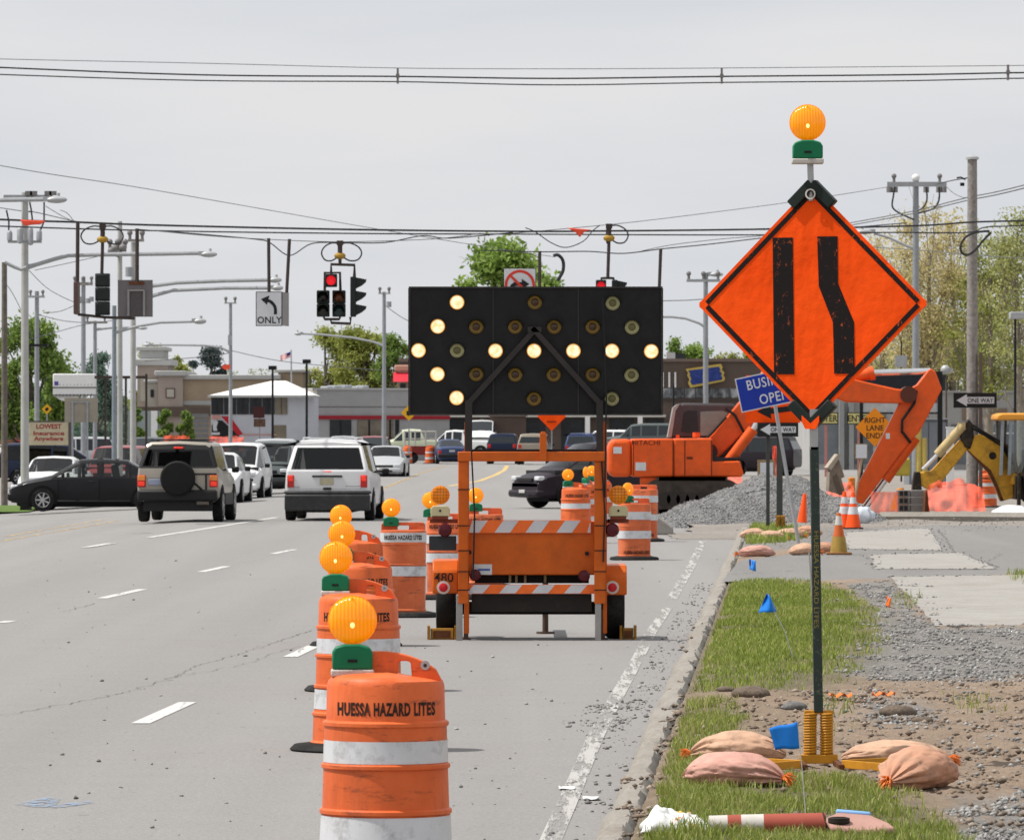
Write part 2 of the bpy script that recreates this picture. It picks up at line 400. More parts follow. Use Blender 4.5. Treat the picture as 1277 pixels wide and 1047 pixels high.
while x<9: xsn.append(x); x+=.045 if x<4.2 else .12
while x<60: xsn.append(x); x+=3
Dn=[]; d=9
while d<119: Dn.append(d); d+=(.075 if 29<d<48 else .16 if d<80 else .5)
Dn.append(119)
vs=np.zeros((len(Dn)*len(xsn),3)); gm=np.zeros(len(vs)); am=np.zeros(len(vs)); i=0
for D in Dn:
    b=xc(D)
    for xx in xsn:
        X=b+xx; z=vz(X,D); g=0; gr=0
        if xx<9 and 26<D<119:
            g=max(soft(X,D,P) for P in GRAVEL)
            gr=max(soft(X,D,GRASS1),soft(X,D,GRASS2))
            n1=fbm(X*6,D*3,1); n2=noise.noise(Vector((X*17,D*9,3)))
            if D<66: z+= (.03*n1+.013*n2)*(1-gr*.7)*(1-.5*g)
        if D>55 and (inpoly(X,D,DRIVE) or any(inpoly(X,D,P) for P in SLABS)): z=min(z,.1)
        vs[i]=(X,D,z); gm[i]=g; am[i]=gr; i+=1
nx=len(xsn); a=np.arange((len(Dn)-1)*(nx)).reshape(len(Dn)-1,nx)[:,:-1].ravel()
fc=np.stack([a,a+1,a+nx+1,a+nx],1)
t=NT('verge_soil'); p=t.pos()
at=t.n('ShaderNodeAttribute',attribute_name='gravel').outputs['Fac']; ag=t.n('ShaderNodeAttribute',attribute_name='turf').outputs['Fac']
dirt=t.mix(.5,t.ramp(t.noise(1.6,7,.7,p),[(.3,(.21,.15,.105)),(.5,(.32,.235,.165)),(.72,(.4,.32,.25))]),t.ramp(t.noise(22,6,.75,p),[(.3,(.13,.09,.062)),(.55,(.3,.22,.155)),(.75,(.46,.38,.3))]))
vor=t.n('ShaderNodeTexVoronoi'); vor.inputs['Scale'].default_value=48; t.l(p,vor.inputs['Vector'])
grav=t.mix(.55,t.ramp(vor.outputs['Color'],[(.1,(.1,.095,.088)),(.5,(.24,.228,.21)),(.9,(.43,.41,.385))]),t.ramp(t.noise(5,6,.7,p),[(.3,(.13,.115,.1)),(.7,(.27,.25,.235))]))
nzm=t.noise(9,6,.75,p)
c=t.mix(t.ramp(t.math('ADD',t.math('MULTIPLY',at,.6),t.math('MULTIPLY',nzm,.85)),[(.56,(0,0,0)),(.86,(1,1,1))]),dirt,grav)
c=t.mix(t.math('MULTIPLY',ag,.7),c,t.ramp(t.noise(14,5,.7,p),[(.3,(.045,.05,.018)),(.7,(.14,.13,.06))]))
t.base(c); t.rough(.95); t.bump(t.noise(30,6,.75,p),.03); vergem=t.mat
o=npmesh('verge',vs,fc,vergem,smooth=True)
for nm,arr in(('gravel',gm),('turf',am)):
    q=o.data.attributes.new(nm,'FLOAT','POINT'); q.data.foreach_set('value',arr.astype(np.float32))
struct(o)
poly_sheet('driveway',DRIVE,.121,asph2)
cr=MB()
for i,(pts,wd) in enumerate([([(905,716),(1000,711),(1100,713),(1290,709)],.03),([(1170,660),(1190,688),(1245,707)],.025),([(1000,697),(1090,690),(1180,688),(1290,684)],.02),([(1200,670),(1290,668)],.02),([(1060,686),(1180,688)],.03),([(960,700),(1080,698)],.02),([(1230,700),(1250,690),(1290,688)],.015)]):
    b_=band([G(*p,.121) for p in pts],wd,.1255,jit=.03,seed=i+41); cr.merge(b_)
struct(cr.build('driveway_cracks',crackm,fix=False,smooth=None))
for P in SLABS:
    P_=[]
    for (x0,y0),(x1,y1) in zip(P,P[1:]+P[:1]):
        for k in range(24): u=k/24; x=x0+(x1-x0)*u; y=y0+(y1-y0)*u; P_.append((x+.05*fbm(x*2.2,y*1.1,3),y+.22*fbm(x*1.7,y*.9,9)))
    m=MB(); m.prism(P_,.09,.131,'z'); struct(m.build('sidewalk',concrete,smooth=None))
# cracks / joints across the big slab
# construction ground beyond the driveway
t=NT('trampled_construction_dirt'); p=t.pos()
c=t.mix(.45,t.ramp(t.noise(.6,7,.7,p),[(.3,(.2,.175,.15)),(.7,(.33,.3,.265))]),t.ramp(t.noise(9,6,.75,p),[(.3,(.1,.085,.07)),(.7,(.4,.37,.34))]))
t.base(c); t.rough(.95); t.bump(t.noise(12,6,.7,p),.05); cdirt=t.mat
struct(sheet('dirt_ground',lambda D:(xc(119)-.9+max(0,D-119)*.012+.25*fbm(D*.4,2),70),lin(119.05,260,120),lambda X,D:.003+min(1,max(0,D-119.2)/3)*(.055+.05*fbm(X*.5,D*.25)+.02*fbm(X*3,D*2)),cdirt,150))
struct(sheet('dirt_ground',lambda D:(G(823,652)[0]-.2+.15*fbm(D,8),xc(119)+2),lin(112,119.04,10),lambda X,D:.004+min(1,max(0,D-112.5)/3,max(0,118.8-D)/3)*max(0,.01+.02*fbm(X*2,D*1.5)),cdirt,24))
poly_sheet('grass_strip',[(-30,170,0),(-13.5,172,0),(-13.8,188,0),(-30,190,0)],.03,M('lawn',(.09,.15,.03),.95,var=.5,vs=3))
# ---------------------------------------------------------------- grass blades
def blades(name,polys,dens,h0,h1,wd,zf,cA,seed,clump=1.6,thresh=-.25,edge=1.3,fr=(.35,2.2)):
    g=np.random.default_rng(seed); V=[];Fc=[];tint=[]
    for P in polys:
        xs=[q[0] for q in P]; ys=[q[1] for q in P]; x0,x1,y0,y1=min(xs),max(xs),min(ys),max(ys)
        n=int((x1-x0)*(y1-y0)*dens); pts=g.uniform((x0,y0),(x1,y1),(n,2))
        for X,D in pts:
            X=float(X);D=float(D)
            if X<xc(D)+.24: continue
            e=.22*fbm(X*2.5,D*.8)+.12*fbm(X*8,D*4,2)
            if not inpoly(X+e,D+e*3,P): continue
            k_=sum(inpoly(X+e+a_*fr[0],D+e*3+b_*fr[1],P) for a_,b_ in((1,0),(-.5,0),(0,1),(0,-1),(.5,0),(0,.5),(0,-.5),(.7,-.7)))/8
            if g.random()>.04+.96*k_**edge: continue
            cl=fbm(X*clump,D*clump*.6,seed)
            if cl<thresh+g.uniform(-.2,.2): continue
            z=zf(X,D)-.005; h=g.uniform(h0,h1)*(.75+.5*max(-.4,min(.8,cl))); a=g.uniform(0,2*PI); ln=g.uniform(.1,.7)*h; b=g.uniform(0,2*PI)
            dx,dy=math.cos(a)*wd,math.sin(a)*wd; lx_,ly_=math.cos(b)*ln,math.sin(b)*ln
            k=len(V); V+= [(X-dx,D-dy,z),(X+dx,D+dy,z),(X+lx_*.45+dx*.7,D+ly_*.45+dy*.7,z+h*.65),(X+lx_*.45-dx*.7,D+ly_*.45-dy*.7,z+h*.65),(X+lx_,D+ly_,z+h*(1-.25*ln/h)),(X+lx_+dx*.1,D+ly_+dy*.1,z+h*(1-.25*ln/h))]
            Fc+=[(k,k+1,k+2,k+3),(k+3,k+2,k+5,k+4)]; r=min(1,max(0,g.normal(.45+.25*fbm(X*.9,D*.5,7),.22))); tint+=[r,r]
    return struct(npmesh(name,np.array(V),np.array(Fc),cA,np.array(tint)),'stuff')
def leafmat(name,a,b,c,trans=.3):
    t=NT(name); f=t.n('ShaderNodeAttribute',attribute_name='tint').outputs['Fac']
    col=t.ramp(f,[(0,a),(.5,b),(1,c)]); t.base(col); t.rough(.6); t.b.inputs['Specular IOR Level'].default_value=.3
    tr=t.n('ShaderNodeBsdfTranslucent'); t.l(col,tr.inputs[0]); ms=t.n('ShaderNodeMixShader'); ms.inputs[0].default_value=trans
    t.l(t.b.outputs[0],ms.inputs[1]); t.l(tr.outputs[0],ms.inputs[2]); t.l(ms.outputs[0],t.out.inputs[0]); return t.mat
gA=leafmat('grass_blade',(.13,.19,.03),(.265,.34,.052),(.5,.45,.19)); gB=leafmat('dry_grass_blade',(.135,.19,.035),(.275,.33,.06),(.5,.44,.22))
blades('grass',[GRASS1],1300,.03,.085,.0042,vz,gA,3,thresh=-.45,edge=1.9,fr=(.6,5))
blades('grass',[GRASS2],2700,.035,.1,.0031,vz,gB,4,thresh=-.22,edge=.7)
blades('grass',[GRASS3,GRASS4,GRASS5,gpoly([(1035,905),(1075,905),(1085,925),(1040,935)]),gpoly([(1030,870),(1075,872),(1060,895),(1020,890)]),gpoly([(1060,960),(1100,965),(1100,975),(1060,975)])],500,.05,.12,.004,vz,gB,5,thresh=-.05)
blades('grass',[GRASS6],250,.08,.2,.012,lambda X,D:.12,gA,6,thresh=-.6)
# ---------------------------------------------------------------- loose stones
OCT=np.array([(1,0,0),(-1,0,0),(0,1,0),(0,-1,0),(0,0,1),(0,0,-1)],float); OF=np.array([(0,2,4),(2,1,4),(1,3,4),(3,0,4),(2,0,5),(1,2,5),(3,1,5),(0,3,5)])
def stones(name,pts,r0,r1,mat,seed,flat=.65):
    g=np.random.default_rng(seed); V=[];Fc=[];ti=[]
    for k,(X,D,z) in enumerate(pts):
        r=r0+(r1-r0)*g.random()**2.5; v=OCT*(1+g.normal(0,.22,(6,3)))*r; v[:,2]*=flat; a=g.uniform(0,6.28); c,s=math.cos(a),math.sin(a)
        v=v@np.array([(c,-s,0),(s,c,0),(0,0,1)]); V.append(v+np.array((X,D,z+r*.3))); Fc.append(OF+6*k); ti+=[g.random()]*8
    return struct(npmesh(name,np.concatenate(V),np.concatenate(Fc),mat,np.array(ti)),'stuff')
def stonemat(name,a,b,c):
    t=NT(name); f=t.n('ShaderNodeAttribute',attribute_name='tint').outputs['Fac']; t.base(t.mix(.3,t.ramp(f,[(0,a),(.6,b),(1,c)]),t.ramp(t.noise(50,3,.6,t.pos()),[(.3,a),(.7,c)]))); t.rough(.9); return t.mat
stg=stonemat('grey_stone',(.08,.078,.076),(.2,.195,.19),(.42,.41,.39)); std=stonemat('dirt_clod',(.08,.055,.038),(.19,.135,.095),(.36,.3,.24))
def scat(P,n,seed,zf,jit=.3):
    g=np.random.default_rng(seed); xs=[q[0] for q in P]; ys=[q[1] for q in P]; out=[]; tries=0
    while len(out)<n and tries<n*20:
        tries+=1
        X,D=float(g.uniform(min(xs),max(xs))),float(g.uniform(min(ys),max(ys)))
        if inpoly(X+jit*fbm(X*2,D),D+jit*2*fbm(X*2,D,5),P) and fbm(X*1.5,D*.8,seed)>g.uniform(-.5,.35): out.append((X,D,zf(X,D)))
    return out
pp=scat(GRAVEL[0],6500,1,vz,.7)+scat(GRAVEL[1],1800,2,vz)+scat(gpoly([(1000,860),(1300,830),(1300,1000),(1100,960)]),1200,31,vz)+scat(GRAVEL[2],600,3,vz)+scat(GRAVEL[3],1500,8,lambda X,D:.12)
pp+=[(x,y,.128) for P in SLABS for (x0,y0),(x1,y1) in zip(P,P[1:]+P[:1]) for k in range(70) for x,y in[(x0+(x1-x0)*k/70+rnd.gauss(0,.07),y0+(y1-y0)*k/70+rnd.gauss(0,.25))]]
stones('gravel',pp,.005,.024,stg,11)
pd=[p for p in scat(gpoly([(840,870),(1300,840),(1300,1100),(760,1100)]),3800,4,vz) if not(soft(p[0],p[1],GRASS2)>.5 and rnd.random()<.6)]
pd+=scat(gpoly([(850,855),(880,740),(862,800),(835,880),(790,990),(760,1060),(800,1060),(850,930)]),700,5,vz)
stones('dirt_clods',pd,.006,.03,std,12)
gut=scat([(xc(d)-.28,d) for d in(29,36,44,52,62,80)]+[(xc(d)+.02,d) for d in(80,62,52,44,36,29)],520,6,lambda X,D:0.0,0)
gut+=scat(gpoly([(700,900),(735,880),(800,870),(815,880),(770,912),(720,918)],0),230,7,lambda X,D:0,0)
g=np.random.default_rng(9)
for _ in range(260):
    D=26+70*g.random()**1.6; X=g.uniform(-.08*D,xc(D)); gut.append((float(X),float(D),0.0))
stones('road_grit',gut,.006,.022,stg,13)
for i,(px,py,r) in enumerate([(938,868,.1),(905,862,.05),(1120,892,.09),(1150,900,.05),(990,884,.07)]):
    p=G(px,py,.13); m=MB(); m.ball((0,0,0),r,8,(1.4,1,.55)); m.v=[tuple(Vector(v)*(1+.25*fbm(v[0]*9,v[1]*9,v[2]*9+i))) for v in m.v]
    o=m.build('rock',std if i!=4 else stg,smooth=50); o.location=p+Vector((0,0,r*.2))
    tag(o,['dark brown flat clod at the near edge of the far grass patch','small brown clod beside the kerb edge of the grass','flattish brown stone lying in the bare dirt right of the post','smaller brown stone to the right of the flattish one in the dirt','pale flat stone lying just left of the sign post springs'][i],'rock')
# ---------------------------------------------------------------- gravel pile
def pile_h(X,D):
    def cone(x,d,h,rx,rd): return h*max(0,1-math.sqrt(((X-x)/rx)**2+((D-d)/rd)**2+.02))
    s=58.0; px=lambda q:(q-CX)/F*131
    h=max(cone(px(958),132,1.16,px(1075)-px(958),5),cone(px(995),133,1.12,1.5,5),cone(px(905),129.5,.84,1.45,3.6),cone(px(866),127.8,.6,1.1,2.8),cone(px(840),127,.34,.9,2.2),cone(px(1045),131,.62,1.1,3))
    return h+.05*fbm(X*2.5,D*1.2)+.025*fbm(X*8,D*5) if h>.0 else -.1
xs=lin(2.9,8.0,150); ds=lin(124.5,138,110)
V=[(x,d,.04+pile_h(x,d)) for d in ds for x in xs]; nx=len(xs)
Fc=np.array([(j*nx+i,j*nx+i+1,(j+1)*nx+i+1,(j+1)*nx+i) for j in range(len(ds)-1) for i in range(nx-1)])
t=NT('crushed_stone'); p=t.pos(); vor=t.n('ShaderNodeTexVoronoi'); vor.inputs['Scale'].default_value=22; t.l(p,vor.inputs['Vector'])
t.base(t.mix(.35,t.ramp(vor.outputs['Color'],[(.1,(.085,.085,.087)),(.5,(.19,.19,.192)),(.9,(.34,.335,.33))]),t.ramp(t.noise(2,6,.7,p),[(.3,(.13,.13,.13)),(.7,(.25,.245,.24))]))); t.rough(.95); t.bump(vor.outputs['Distance'],.06)
o=npmesh('gravel_pile',np.array(V),Fc,t.mat); tag(o,'long heap of grey crushed stone in front of the orange excavator','gravel pile')
pts=[]
g=np.random.default_rng(3)
while len(pts)<8000:
    X,D=float(g.uniform(2.9,8)),float(g.uniform(124.6,137)); h=pile_h(X,D)
    if h>.02: pts.append((X,D,.035+h))
stones('gravel',pts,.01,.034,stg,21,.8)
# ---------------------------------------------------------------- amber warning lights
def lensmat(name,col,em,ribs=True):
    t=NT(name); tc_=t.n('ShaderNodeTexCoord').outputs['Object']
    wv=t.n('ShaderNodeTexWave'); wv.inputs['Scale'].default_value=20; wv.bands_direction='X'; t.l(tc_,wv.inputs['Vector'])
    wr=t.n('ShaderNodeTexWave'); wr.wave_type='RINGS'; wr.rings_direction='Y'; wr.inputs['Scale'].default_value=22
    mp=t.n('ShaderNodeMapping'); mp.inputs['Location'].default_value=(0,0,0); t.l(tc_,mp.inputs[0]); t.l(mp.outputs[0],wr.inputs['Vector'])
    t.base(t.mix(.75,col,t.ramp(wv.outputs['Color'],[(0,tuple(c*.72 for c in col[:3])),(1,tuple(min(1,c*1.25) for c in col[:3]))])))
    t.rough(.16); t.b.inputs['Coat Weight'].default_value=.5
    t.bump(wv.outputs['Fac'],.0016)
    t.b.inputs['Subsurface Weight'].default_value=0
    tr=t.n('ShaderNodeBsdfTranslucent'); tr.inputs[0].default_value=(*col[:3],1); ms=t.n('ShaderNodeMixShader'); ms.inputs[0].default_value=.35
    t.l(t.b.outputs[0],ms.inputs[1]); t.l(tr.outputs[0],ms.inputs[2]); t.l(ms.outputs[0],t.out.inputs[0])
    if em: t.b.inputs['Emission Color'].default_value=(1,.42,.0,1); t.b.inputs['Emission Strength'].default_value=em
    return t.mat
amber=lensmat('amber_lens',(1.0,.43,.004),.32); amber_d=lensmat('amber_grid_lens',(.85,.30,.01),.12)
green_pl=M('green_plastic_case',(.008,.17,.075),.4,dirt=.15,dcol=(.03,.08,.05))
cream_pl=M('cream_plastic_case',(.55,.5,.3),.5,dirt=.3)
hot=M('lens_bright_spot',(1,.75,.25),.3,emit=1.3)
def beacon(par,x,y,z,s=1.0,rot=0,strip=True,case=None,lens=None):
    """lens centre sits .11 above the case; z = lens centre"""
    T=Matrix.Translation((x,y,z))@Matrix.Rotation(rot,4,'Z')@Matrix.Scale(s,4)
    m=MB(); Mr=Matrix.Rotation(R(90),4,'X')
    prof=[(.001,-.045),(.045,-.042),(.082,-.03),(.0965,-.018),(.1,-.004),(.1,.004),(.0965,.018),(.082,.03),(.045,.042),(.001,.045)]
    a=MB(); a.lathe(prof,n=36,M=Mr); m.merge(a)
    r=MB(); r.lathe([(.099,-.008),(.1035,-.008),(.1035,.008),(.099,.008)],n=36,M=Mr,cap=False)
    o=m.build('lens',lens or amber,par,fix=True,smooth=60); o.matrix_local=T
    rr=MB(); rr.merge(r)
    for q in (200,340,90,270): rr.cyl((.092*math.cos(R(q)),-.035,.092*math.sin(R(q))),(.092*math.cos(R(q)),-.012,.092*math.sin(R(q))),.0035,n=6)
    rb=rr.build('rim',lens or amber,o)
    hs=MB(); hs.ball((0,-.043,-.02),.01,6,(1,.3,1.3)); hs.build('lens_spot',hot,o)  # glowing dot set on the lens front as its bright centre
    c=MB(); c.prism([(-.085,-.205),(.085,-.205),(.085,-.135),(.072,-.112),(.03,-.1),(-.03,-.1),(-.072,-.112),(-.085,-.135)],-.055,.055)
    b=c.build('battery_case',case or green_pl,par,bev=.008,smooth=35); b.matrix_local=T
    d=MB(); d.bx(-.02,.02,-.06,-.05,-.175,-.163); d.build('latch',black,b)
    if strip:
        d=MB(); d.bx(-.09,.09,-.058,.058,-.235,-.206); d.build('case_base',M('white_case_base',(.55,.52,.48),.6,dirt=.7,dcol=(.16,.12,.1),ds=8),b,bev=.006)
    return o
# ---------------------------------------------------------------- round-topped drums
stencil=M('black_stencil_paint',(.02,.014,.012),.6,dirt=.5,dcol=(.3,.07,.03),ds=30)
PA=[(.30,.035),(.30,.055),(.287,.065),(.281,.215),(.289,.222),(.289,.236),(.277,.245),(.270,.388),(.278,.394),(.278,.408),(.267,.416),(.262,.578),(.271,.584),(.271,.598),(.26,.606),(.257,.755),(.265,.761),(.265,.775),(.25,.784),(.247,.925),(.24,.948),(.222,.965),(.19,.973),(.1,.98),(.001,.983)]
def ra(z):
    for (r0,z0),(r1,z1) in zip(PA[:-1],PA[1:]):
        if z0<=z<=z1: return r0+(r1-r0)*(z-z0)/(z1-z0+1e-9)
    return .25
def drumA(label,loc,rz=0,lit=True,text='HUESSA HAZARD LITES',group='round topped orange drums'):
    d=thing('traffic_drum',label,'traffic drum',loc,rz,group)
    m=MB(); m.lathe(PA,n=64,cap=False)
    m.v=[(v[0],v[1],v[2]-.02*max(0,min(1,(v[0]-.02)/.12))*(1 if v[2]>.96 else 0)) for v in m.v]
    m.build('body',orange_pl,d,smooth=32)
    h=MB(); arc=[(-.2,.95)]
    for i in range(17):
        u=i/16; x=-.2+.44*u; arc.append((x,.955+.115*math.sin(PI*min(1,.18+.82*u))**.6 if u<1 else .94))
    h.prism([(-.2,.94)]+arc[1:]+[(.245,.925),(.11,.962),(.105,1.02),(.095,1.028),(.06,1.028),(.05,1.02),(.05,.965)],-.022,.022)
    hh=h.build('handle',orange_pl,d,bev=.006,smooth=40)
    b=MB(); b.lathe([(.02,0),(.02,.004),(.008,.004),(.008,0)],c=(0,0,0),n=14,M=Matrix.Translation((.165,-.023,1.01))@Matrix.Rotation(R(90),4,'X')); b.build('bolt_washer',steel,hh)
    for z0,z1 in((.607,.70),(.262,.384)):
        b=MB(); b.lathe([(ra(z0)+.0022,z0),(ra((z0+z1)/2)+.0022,(z0+z1)/2),(ra(z1)+.0022,z1)],n=64,cap=False); b.build('reflective_band',white_refl,d,fix=False)
    s=MB(); s.lathe([(.05,.0),(.42,.0),(.43,.012),(.40,.04),(.27,.055),(.05,.055)],n=40); s.build('rubber_base',rubber,d)
    if text:
        t_=text_mb(text,.05,bold=.06,sx=.9,space=1.12); r0=ra(.84)
        xm=max(abs(v[0]) for v in t_.v); k=.205/xm
        t_.v=[(v[0]*k,-math.sqrt(max(1e-4,r0*r0-(v[0]*k)**2))-.0015+v[1]*.4,v[2]+.835) for v in t_.v]
        t_.build('lettering',stencil,d,smooth=None,fix=False)
    if lit: beacon(d,-.14,-.01,1.2,strip=True)
    return d
def atps(px,s,z=0): return Vector(((px-CX)/s,F/s,z))
A0=drumA('orange and white drum nearest the camera with an amber light on its left',atps(481,297),R(2))
def addA(label,px,s,rz=0,group='round topped orange drums',z=0,scale=None):
    o=dup(A0,atps(px,s,z),rz,label,group)
    if scale: o.scale=(scale,)*3
    return o
addA('second drum from the camera, its wide black rubber base showing at the left',447,200,R(-3))
addA('third drum back in the row, its amber light just above the second one\'s',449,163,R(4))
addA('fourth and farthest drum of the near row, its light highest of the row',444,135,R(-5))
addA('single drum standing left of the orange excavator with one amber light, leftmost there',718,71,R(8))
addA('drum behind the right post of the arrow board trailer with its light turned edge on',733,67,R(70))
addA('drum showing between the two right posts of the arrow board trailer',747,65,R(-6))
def strip_light(o):
    for c in list(o.children):
        if c.name.split('.')[0] in('lens','battery_case'):
            for g in list(c.children): bpy.data.objects.remove(g)
            bpy.data.objects.remove(c)
o=addA('drum without a light standing under the yellow backhoe arm',1231,50.5,R(20),z=.07,scale=.86); strip_light(o)
for px,l in((508,'left one of two small far drums by the red flat trailer'),(536,'right one of two small far drums beside the dark blue car'),(113,'lone far drum behind the dark red car')):
    q=atps(px,21.5); q.z=rz_(q.x); o=dup(A0,q,R(px),l,'round topped orange drums'); strip_light(o)
# ---------------------------------------------------------------- square-shouldered drums
def drumB(label,loc,rz,bands,tz,lit=True,text='HUESSA HAZARD LITES',tw=.4,zs=1.0,txm=None,rot=0,bx_=-.13):
    d=thing('traffic_drum',label,'traffic drum',loc,rz,'square shouldered orange drums')
    m=MB(); P=[(.97,.05),(1.0,.06),(1.0,.08),(.965,.09)]
    for z in(.42,.44): pass
    P+=[(.975,.41),(.99,.415),(.99,.425),(.97,.43),(.985,.55),(1.0,.555),(1.0,.565),(.98,.57),(.99,.77),(1.01,.775),(1.01,.785),(1.0,.79),(1.0,.905),(.97,.925),(.8,.93),(.01,.93)]
    m.lathe([(r,z*zs) for r,z in P],n=56,sx=.245,sy=.215,se=.55,cap=False); m.build('body',orange_pl2,d,smooth=35)
    h=MB(); zt=.925*zs
    h.prism([(-.235,zt-.02),(-.235,zt+.06),(-.215,zt+.085),(.215,zt+.085),(.235,zt+.06),(.235,zt-.02),(.06,zt-.02),(.06,zt+.05),(-.06,zt+.05),(-.06,zt-.02)],-.025,.025); h.build('handle',orange_pl2,d,bev=.006)
    for z0,z1 in bands:
        b=MB(); b.lathe([(1.004,z0),(1.004,z1)],n=56,sx=.247,sy=.217,se=.55,cap=False); b.build('reflective_band',white_refl,d,fix=False)
    s=MB(); s.prism([(-.36,.05),(-.27,-.0),(.27,0),(.36,.05)][::-1]+[],-.3,.3) if False else s.lathe([(.1,0),(1.3,0),(1.36,.015),(1.3,.045),(1.0,.06),(.1,.06)],n=40,sx=.27,sy=.25,se=.6); s.build('rubber_base',rubber,d)
    t_=text_mb(text,.05,bold=.05,space=1.1); xm=max(abs(v[0]) for v in t_.v); k=tw/2/xm
    t_.v=[(v[0]*k,-.2175-.001+v[1]*.4+.03*abs(v[0]*k/.2)**4,v[2]*.9+tz) for v in t_.v]; t_.build('lettering',stencil,d,smooth=None,fix=False)
    if lit: beacon(d,bx_,-.0,1.165*zs,.97,rot,strip=False)
    return d
drumB('faded square drum with HUESSA lettering on its top white band left of the trailer',atps(503,117),R(0),[(.8,.9),(.44,.545)],.85)
drumB('square drum mostly hidden behind the trailer\'s left lamp bracket',atps(558,106),R(-4),[(.66,.76),(.44,.545)],.86,bx_=-.2)
drumB('square drum behind the trailer\'s orange box with its light beside the left post',atps(603,99),R(6),[(.66,.76),(.44,.545)],.86,bx_=-.1)
drumB('square drum just right of the trailer on a black base with lettering low down',atps(791,81.5),R(10),[(.62,.74),(.33,.45)],.12,zs=.93,rot=R(25),bx_=-.1)
drumB('square drum behind and right of the one beside the trailer, without lettering in view',atps(803,70),R(-8),[(.7,.82),(.38,.49)],.12,lit=False)
# ---------------------------------------------------------------- arrow board trailer
D0=58.55
tx=lambda px:(px-CX)/F*D0; tz=lambda py:CH+(HY-py)/F*D0
tr=thing('arrow_board_trailer','orange trailer with a big black arrow board lit with a left pointing arrow','arrow board',(tx(667),D0,0))
def tp(name,m,mat,par=None,**k): return m.build(name,mat,par or tr,world=True,**k)
m=MB(); m.bx(tx(510),tx(826),D0-.04,D0+.04,tz(517),tz(358)); tp_=0
board=tp('arrow_panel',m,M('matt_black_panel',(.017,.0165,.017),.75,dirt=.25,dcol=(.035,.033,.032)),bev=.012)
for px in(615,721): m=MB(); m.bx(tx(px)-.004,tx(px)+.004,D0-.046,D0-.0405,tz(516),tz(359)); tp('panel_seam',m,M('worn_black_seam',(.045,.043,.042),.6))
m=MB()
for a,b,c,d in((510,826,517.6,515.4),(510,826,359.6,357.4),(509.4,511.6,515.3,359.7),(824.4,826.6,515.3,359.7)): m.bx(tx(a)-.002,tx(b)+.002,D0-.052,D0+.05,tz(c),tz(d))
tp('panel_frame',m,M('worn_black_frame',(.032,.03,.029),.5,dirt=.5,dcol=(.11,.1,.09),ds=8))
lit_m=NT('lit_arrow_lamp'); tcg=lit_m.n('ShaderNodeTexCoord').outputs['Object']
wv=lit_m.n('ShaderNodeTexWave'); wv.bands_direction='Z'; wv.inputs['Scale'].default_value=9; lit_m.l(tcg,wv.inputs[0])
cc=lit_m.ramp(lit_m.noise(24,2,.5,tcg),[(.35,(1,.62,.26)),(.6,(1,.9,.62))]); lit_m.base((.3,.25,.12)); lit_m.l(cc,lit_m.b.inputs['Emission Color']); lit_m.b.inputs['Emission Strength'].default_value=1.08
halo=M('lamp_edge_glow',(.75,.36,.08),.4,emit=.55)
offd=M('dark_amber_lamp',(.05,.022,.006),.25,coat=.5); offr=M('dark_amber_rim',(.16,.1,.02),.35); offp=M('pale_lamp_rim',(.3,.29,.15),.35); offpc=M('pale_lamp_centre',(.13,.12,.05),.3)
def lamp(px,py,kind):
    X,Z=tx(px),tz(py); m=MB(); Mr=Matrix.Translation((X,D0-.04,Z))@Matrix.Rotation(R(90),4,'X')
    if kind=='lit':
        m.m(0).lathe([(.06,.0),(.06,.02),(.045,.034),(.001,.04)],n=24,M=Mr,cap=False); m.m(1).lathe([(.069,.0),(.069,.014),(.06,.016)],n=24,M=Mr,cap=False); mats=[lit_m.mat,halo]
    else:
        m.m(1).lathe([(.068,.0),(.068,.012),(.055,.022),(.036,.014),(.036,.012)],n=24,M=Mr,cap=False); m.m(0).lathe([(.036,.01),(.02,.022),(.001,.026)],n=24,M=Mr,cap=False); mats=[offd,offr] if kind=='off' else [offpc,offp]
    o=tp('lamp',m,mats,fix=True)
    hd=MB(); ring=[(.074*math.cos(R(a)),.074*math.sin(R(a))) for a in range(0,181,20)]
    vs=[];fs=[]
    for a in range(0,181,15):
        for rr,yy in((.074,0),(.074,.05),(.078,.05),(.078,0)): vs.append((X+rr*math.cos(R(a)),D0-.04-yy*math.sin(R(a))**.4 if a not in(0,180) else D0-.04-yy*.2,Z+rr*math.sin(R(a))))
    n=len(range(0,181,15))
    for i in range(n-1):
        for j in range(4): fs.append((i*4+j,i*4+(j+1)%4,(i+1)*4+(j+1)%4,(i+1)*4+j))
    hd.add(vs,fs); h=hd.build('lamp_hood',matt_black,None,smooth=None); h.parent=o; h.location=-tr.location
for px,py,k in[(570,377,'lit'),(667,377,'off'),(764,378,'pale'),(546,407,'lit'),(594,407.5,'off'),(642.5,407.5,'off'),(691,407.5,'off'),(739,407.5,'off'),(788,408,'pale'),(522,437,'lit'),(570,437,'pale'),(618,437.5,'lit'),(666,437.5,'lit'),(715,437.5,'lit'),(763,437.5,'lit'),(812,438,'lit'),
    (545.5,466.5,'lit'),(594,466.5,'off'),(642.5,467,'off'),(690.5,467,'off'),(739,467,'off'),(787.5,467.5,'pale'),(569.5,496,'lit'),(666,497,'off'),(763,497,'pale')]: lamp(px,py,k)
m=MB(); y=D0-.075
def bar(m,p,q,w,d,yy):
    a=Vector((tx(p[0]),yy,tz(p[1]))); b=Vector((tx(q[0]),yy,tz(q[1]))); L=(b-a).length; an=math.atan2(b.z-a.z,b.x-a.x)
    m.box((a+b)/2,(L,d,w),ry=-an)
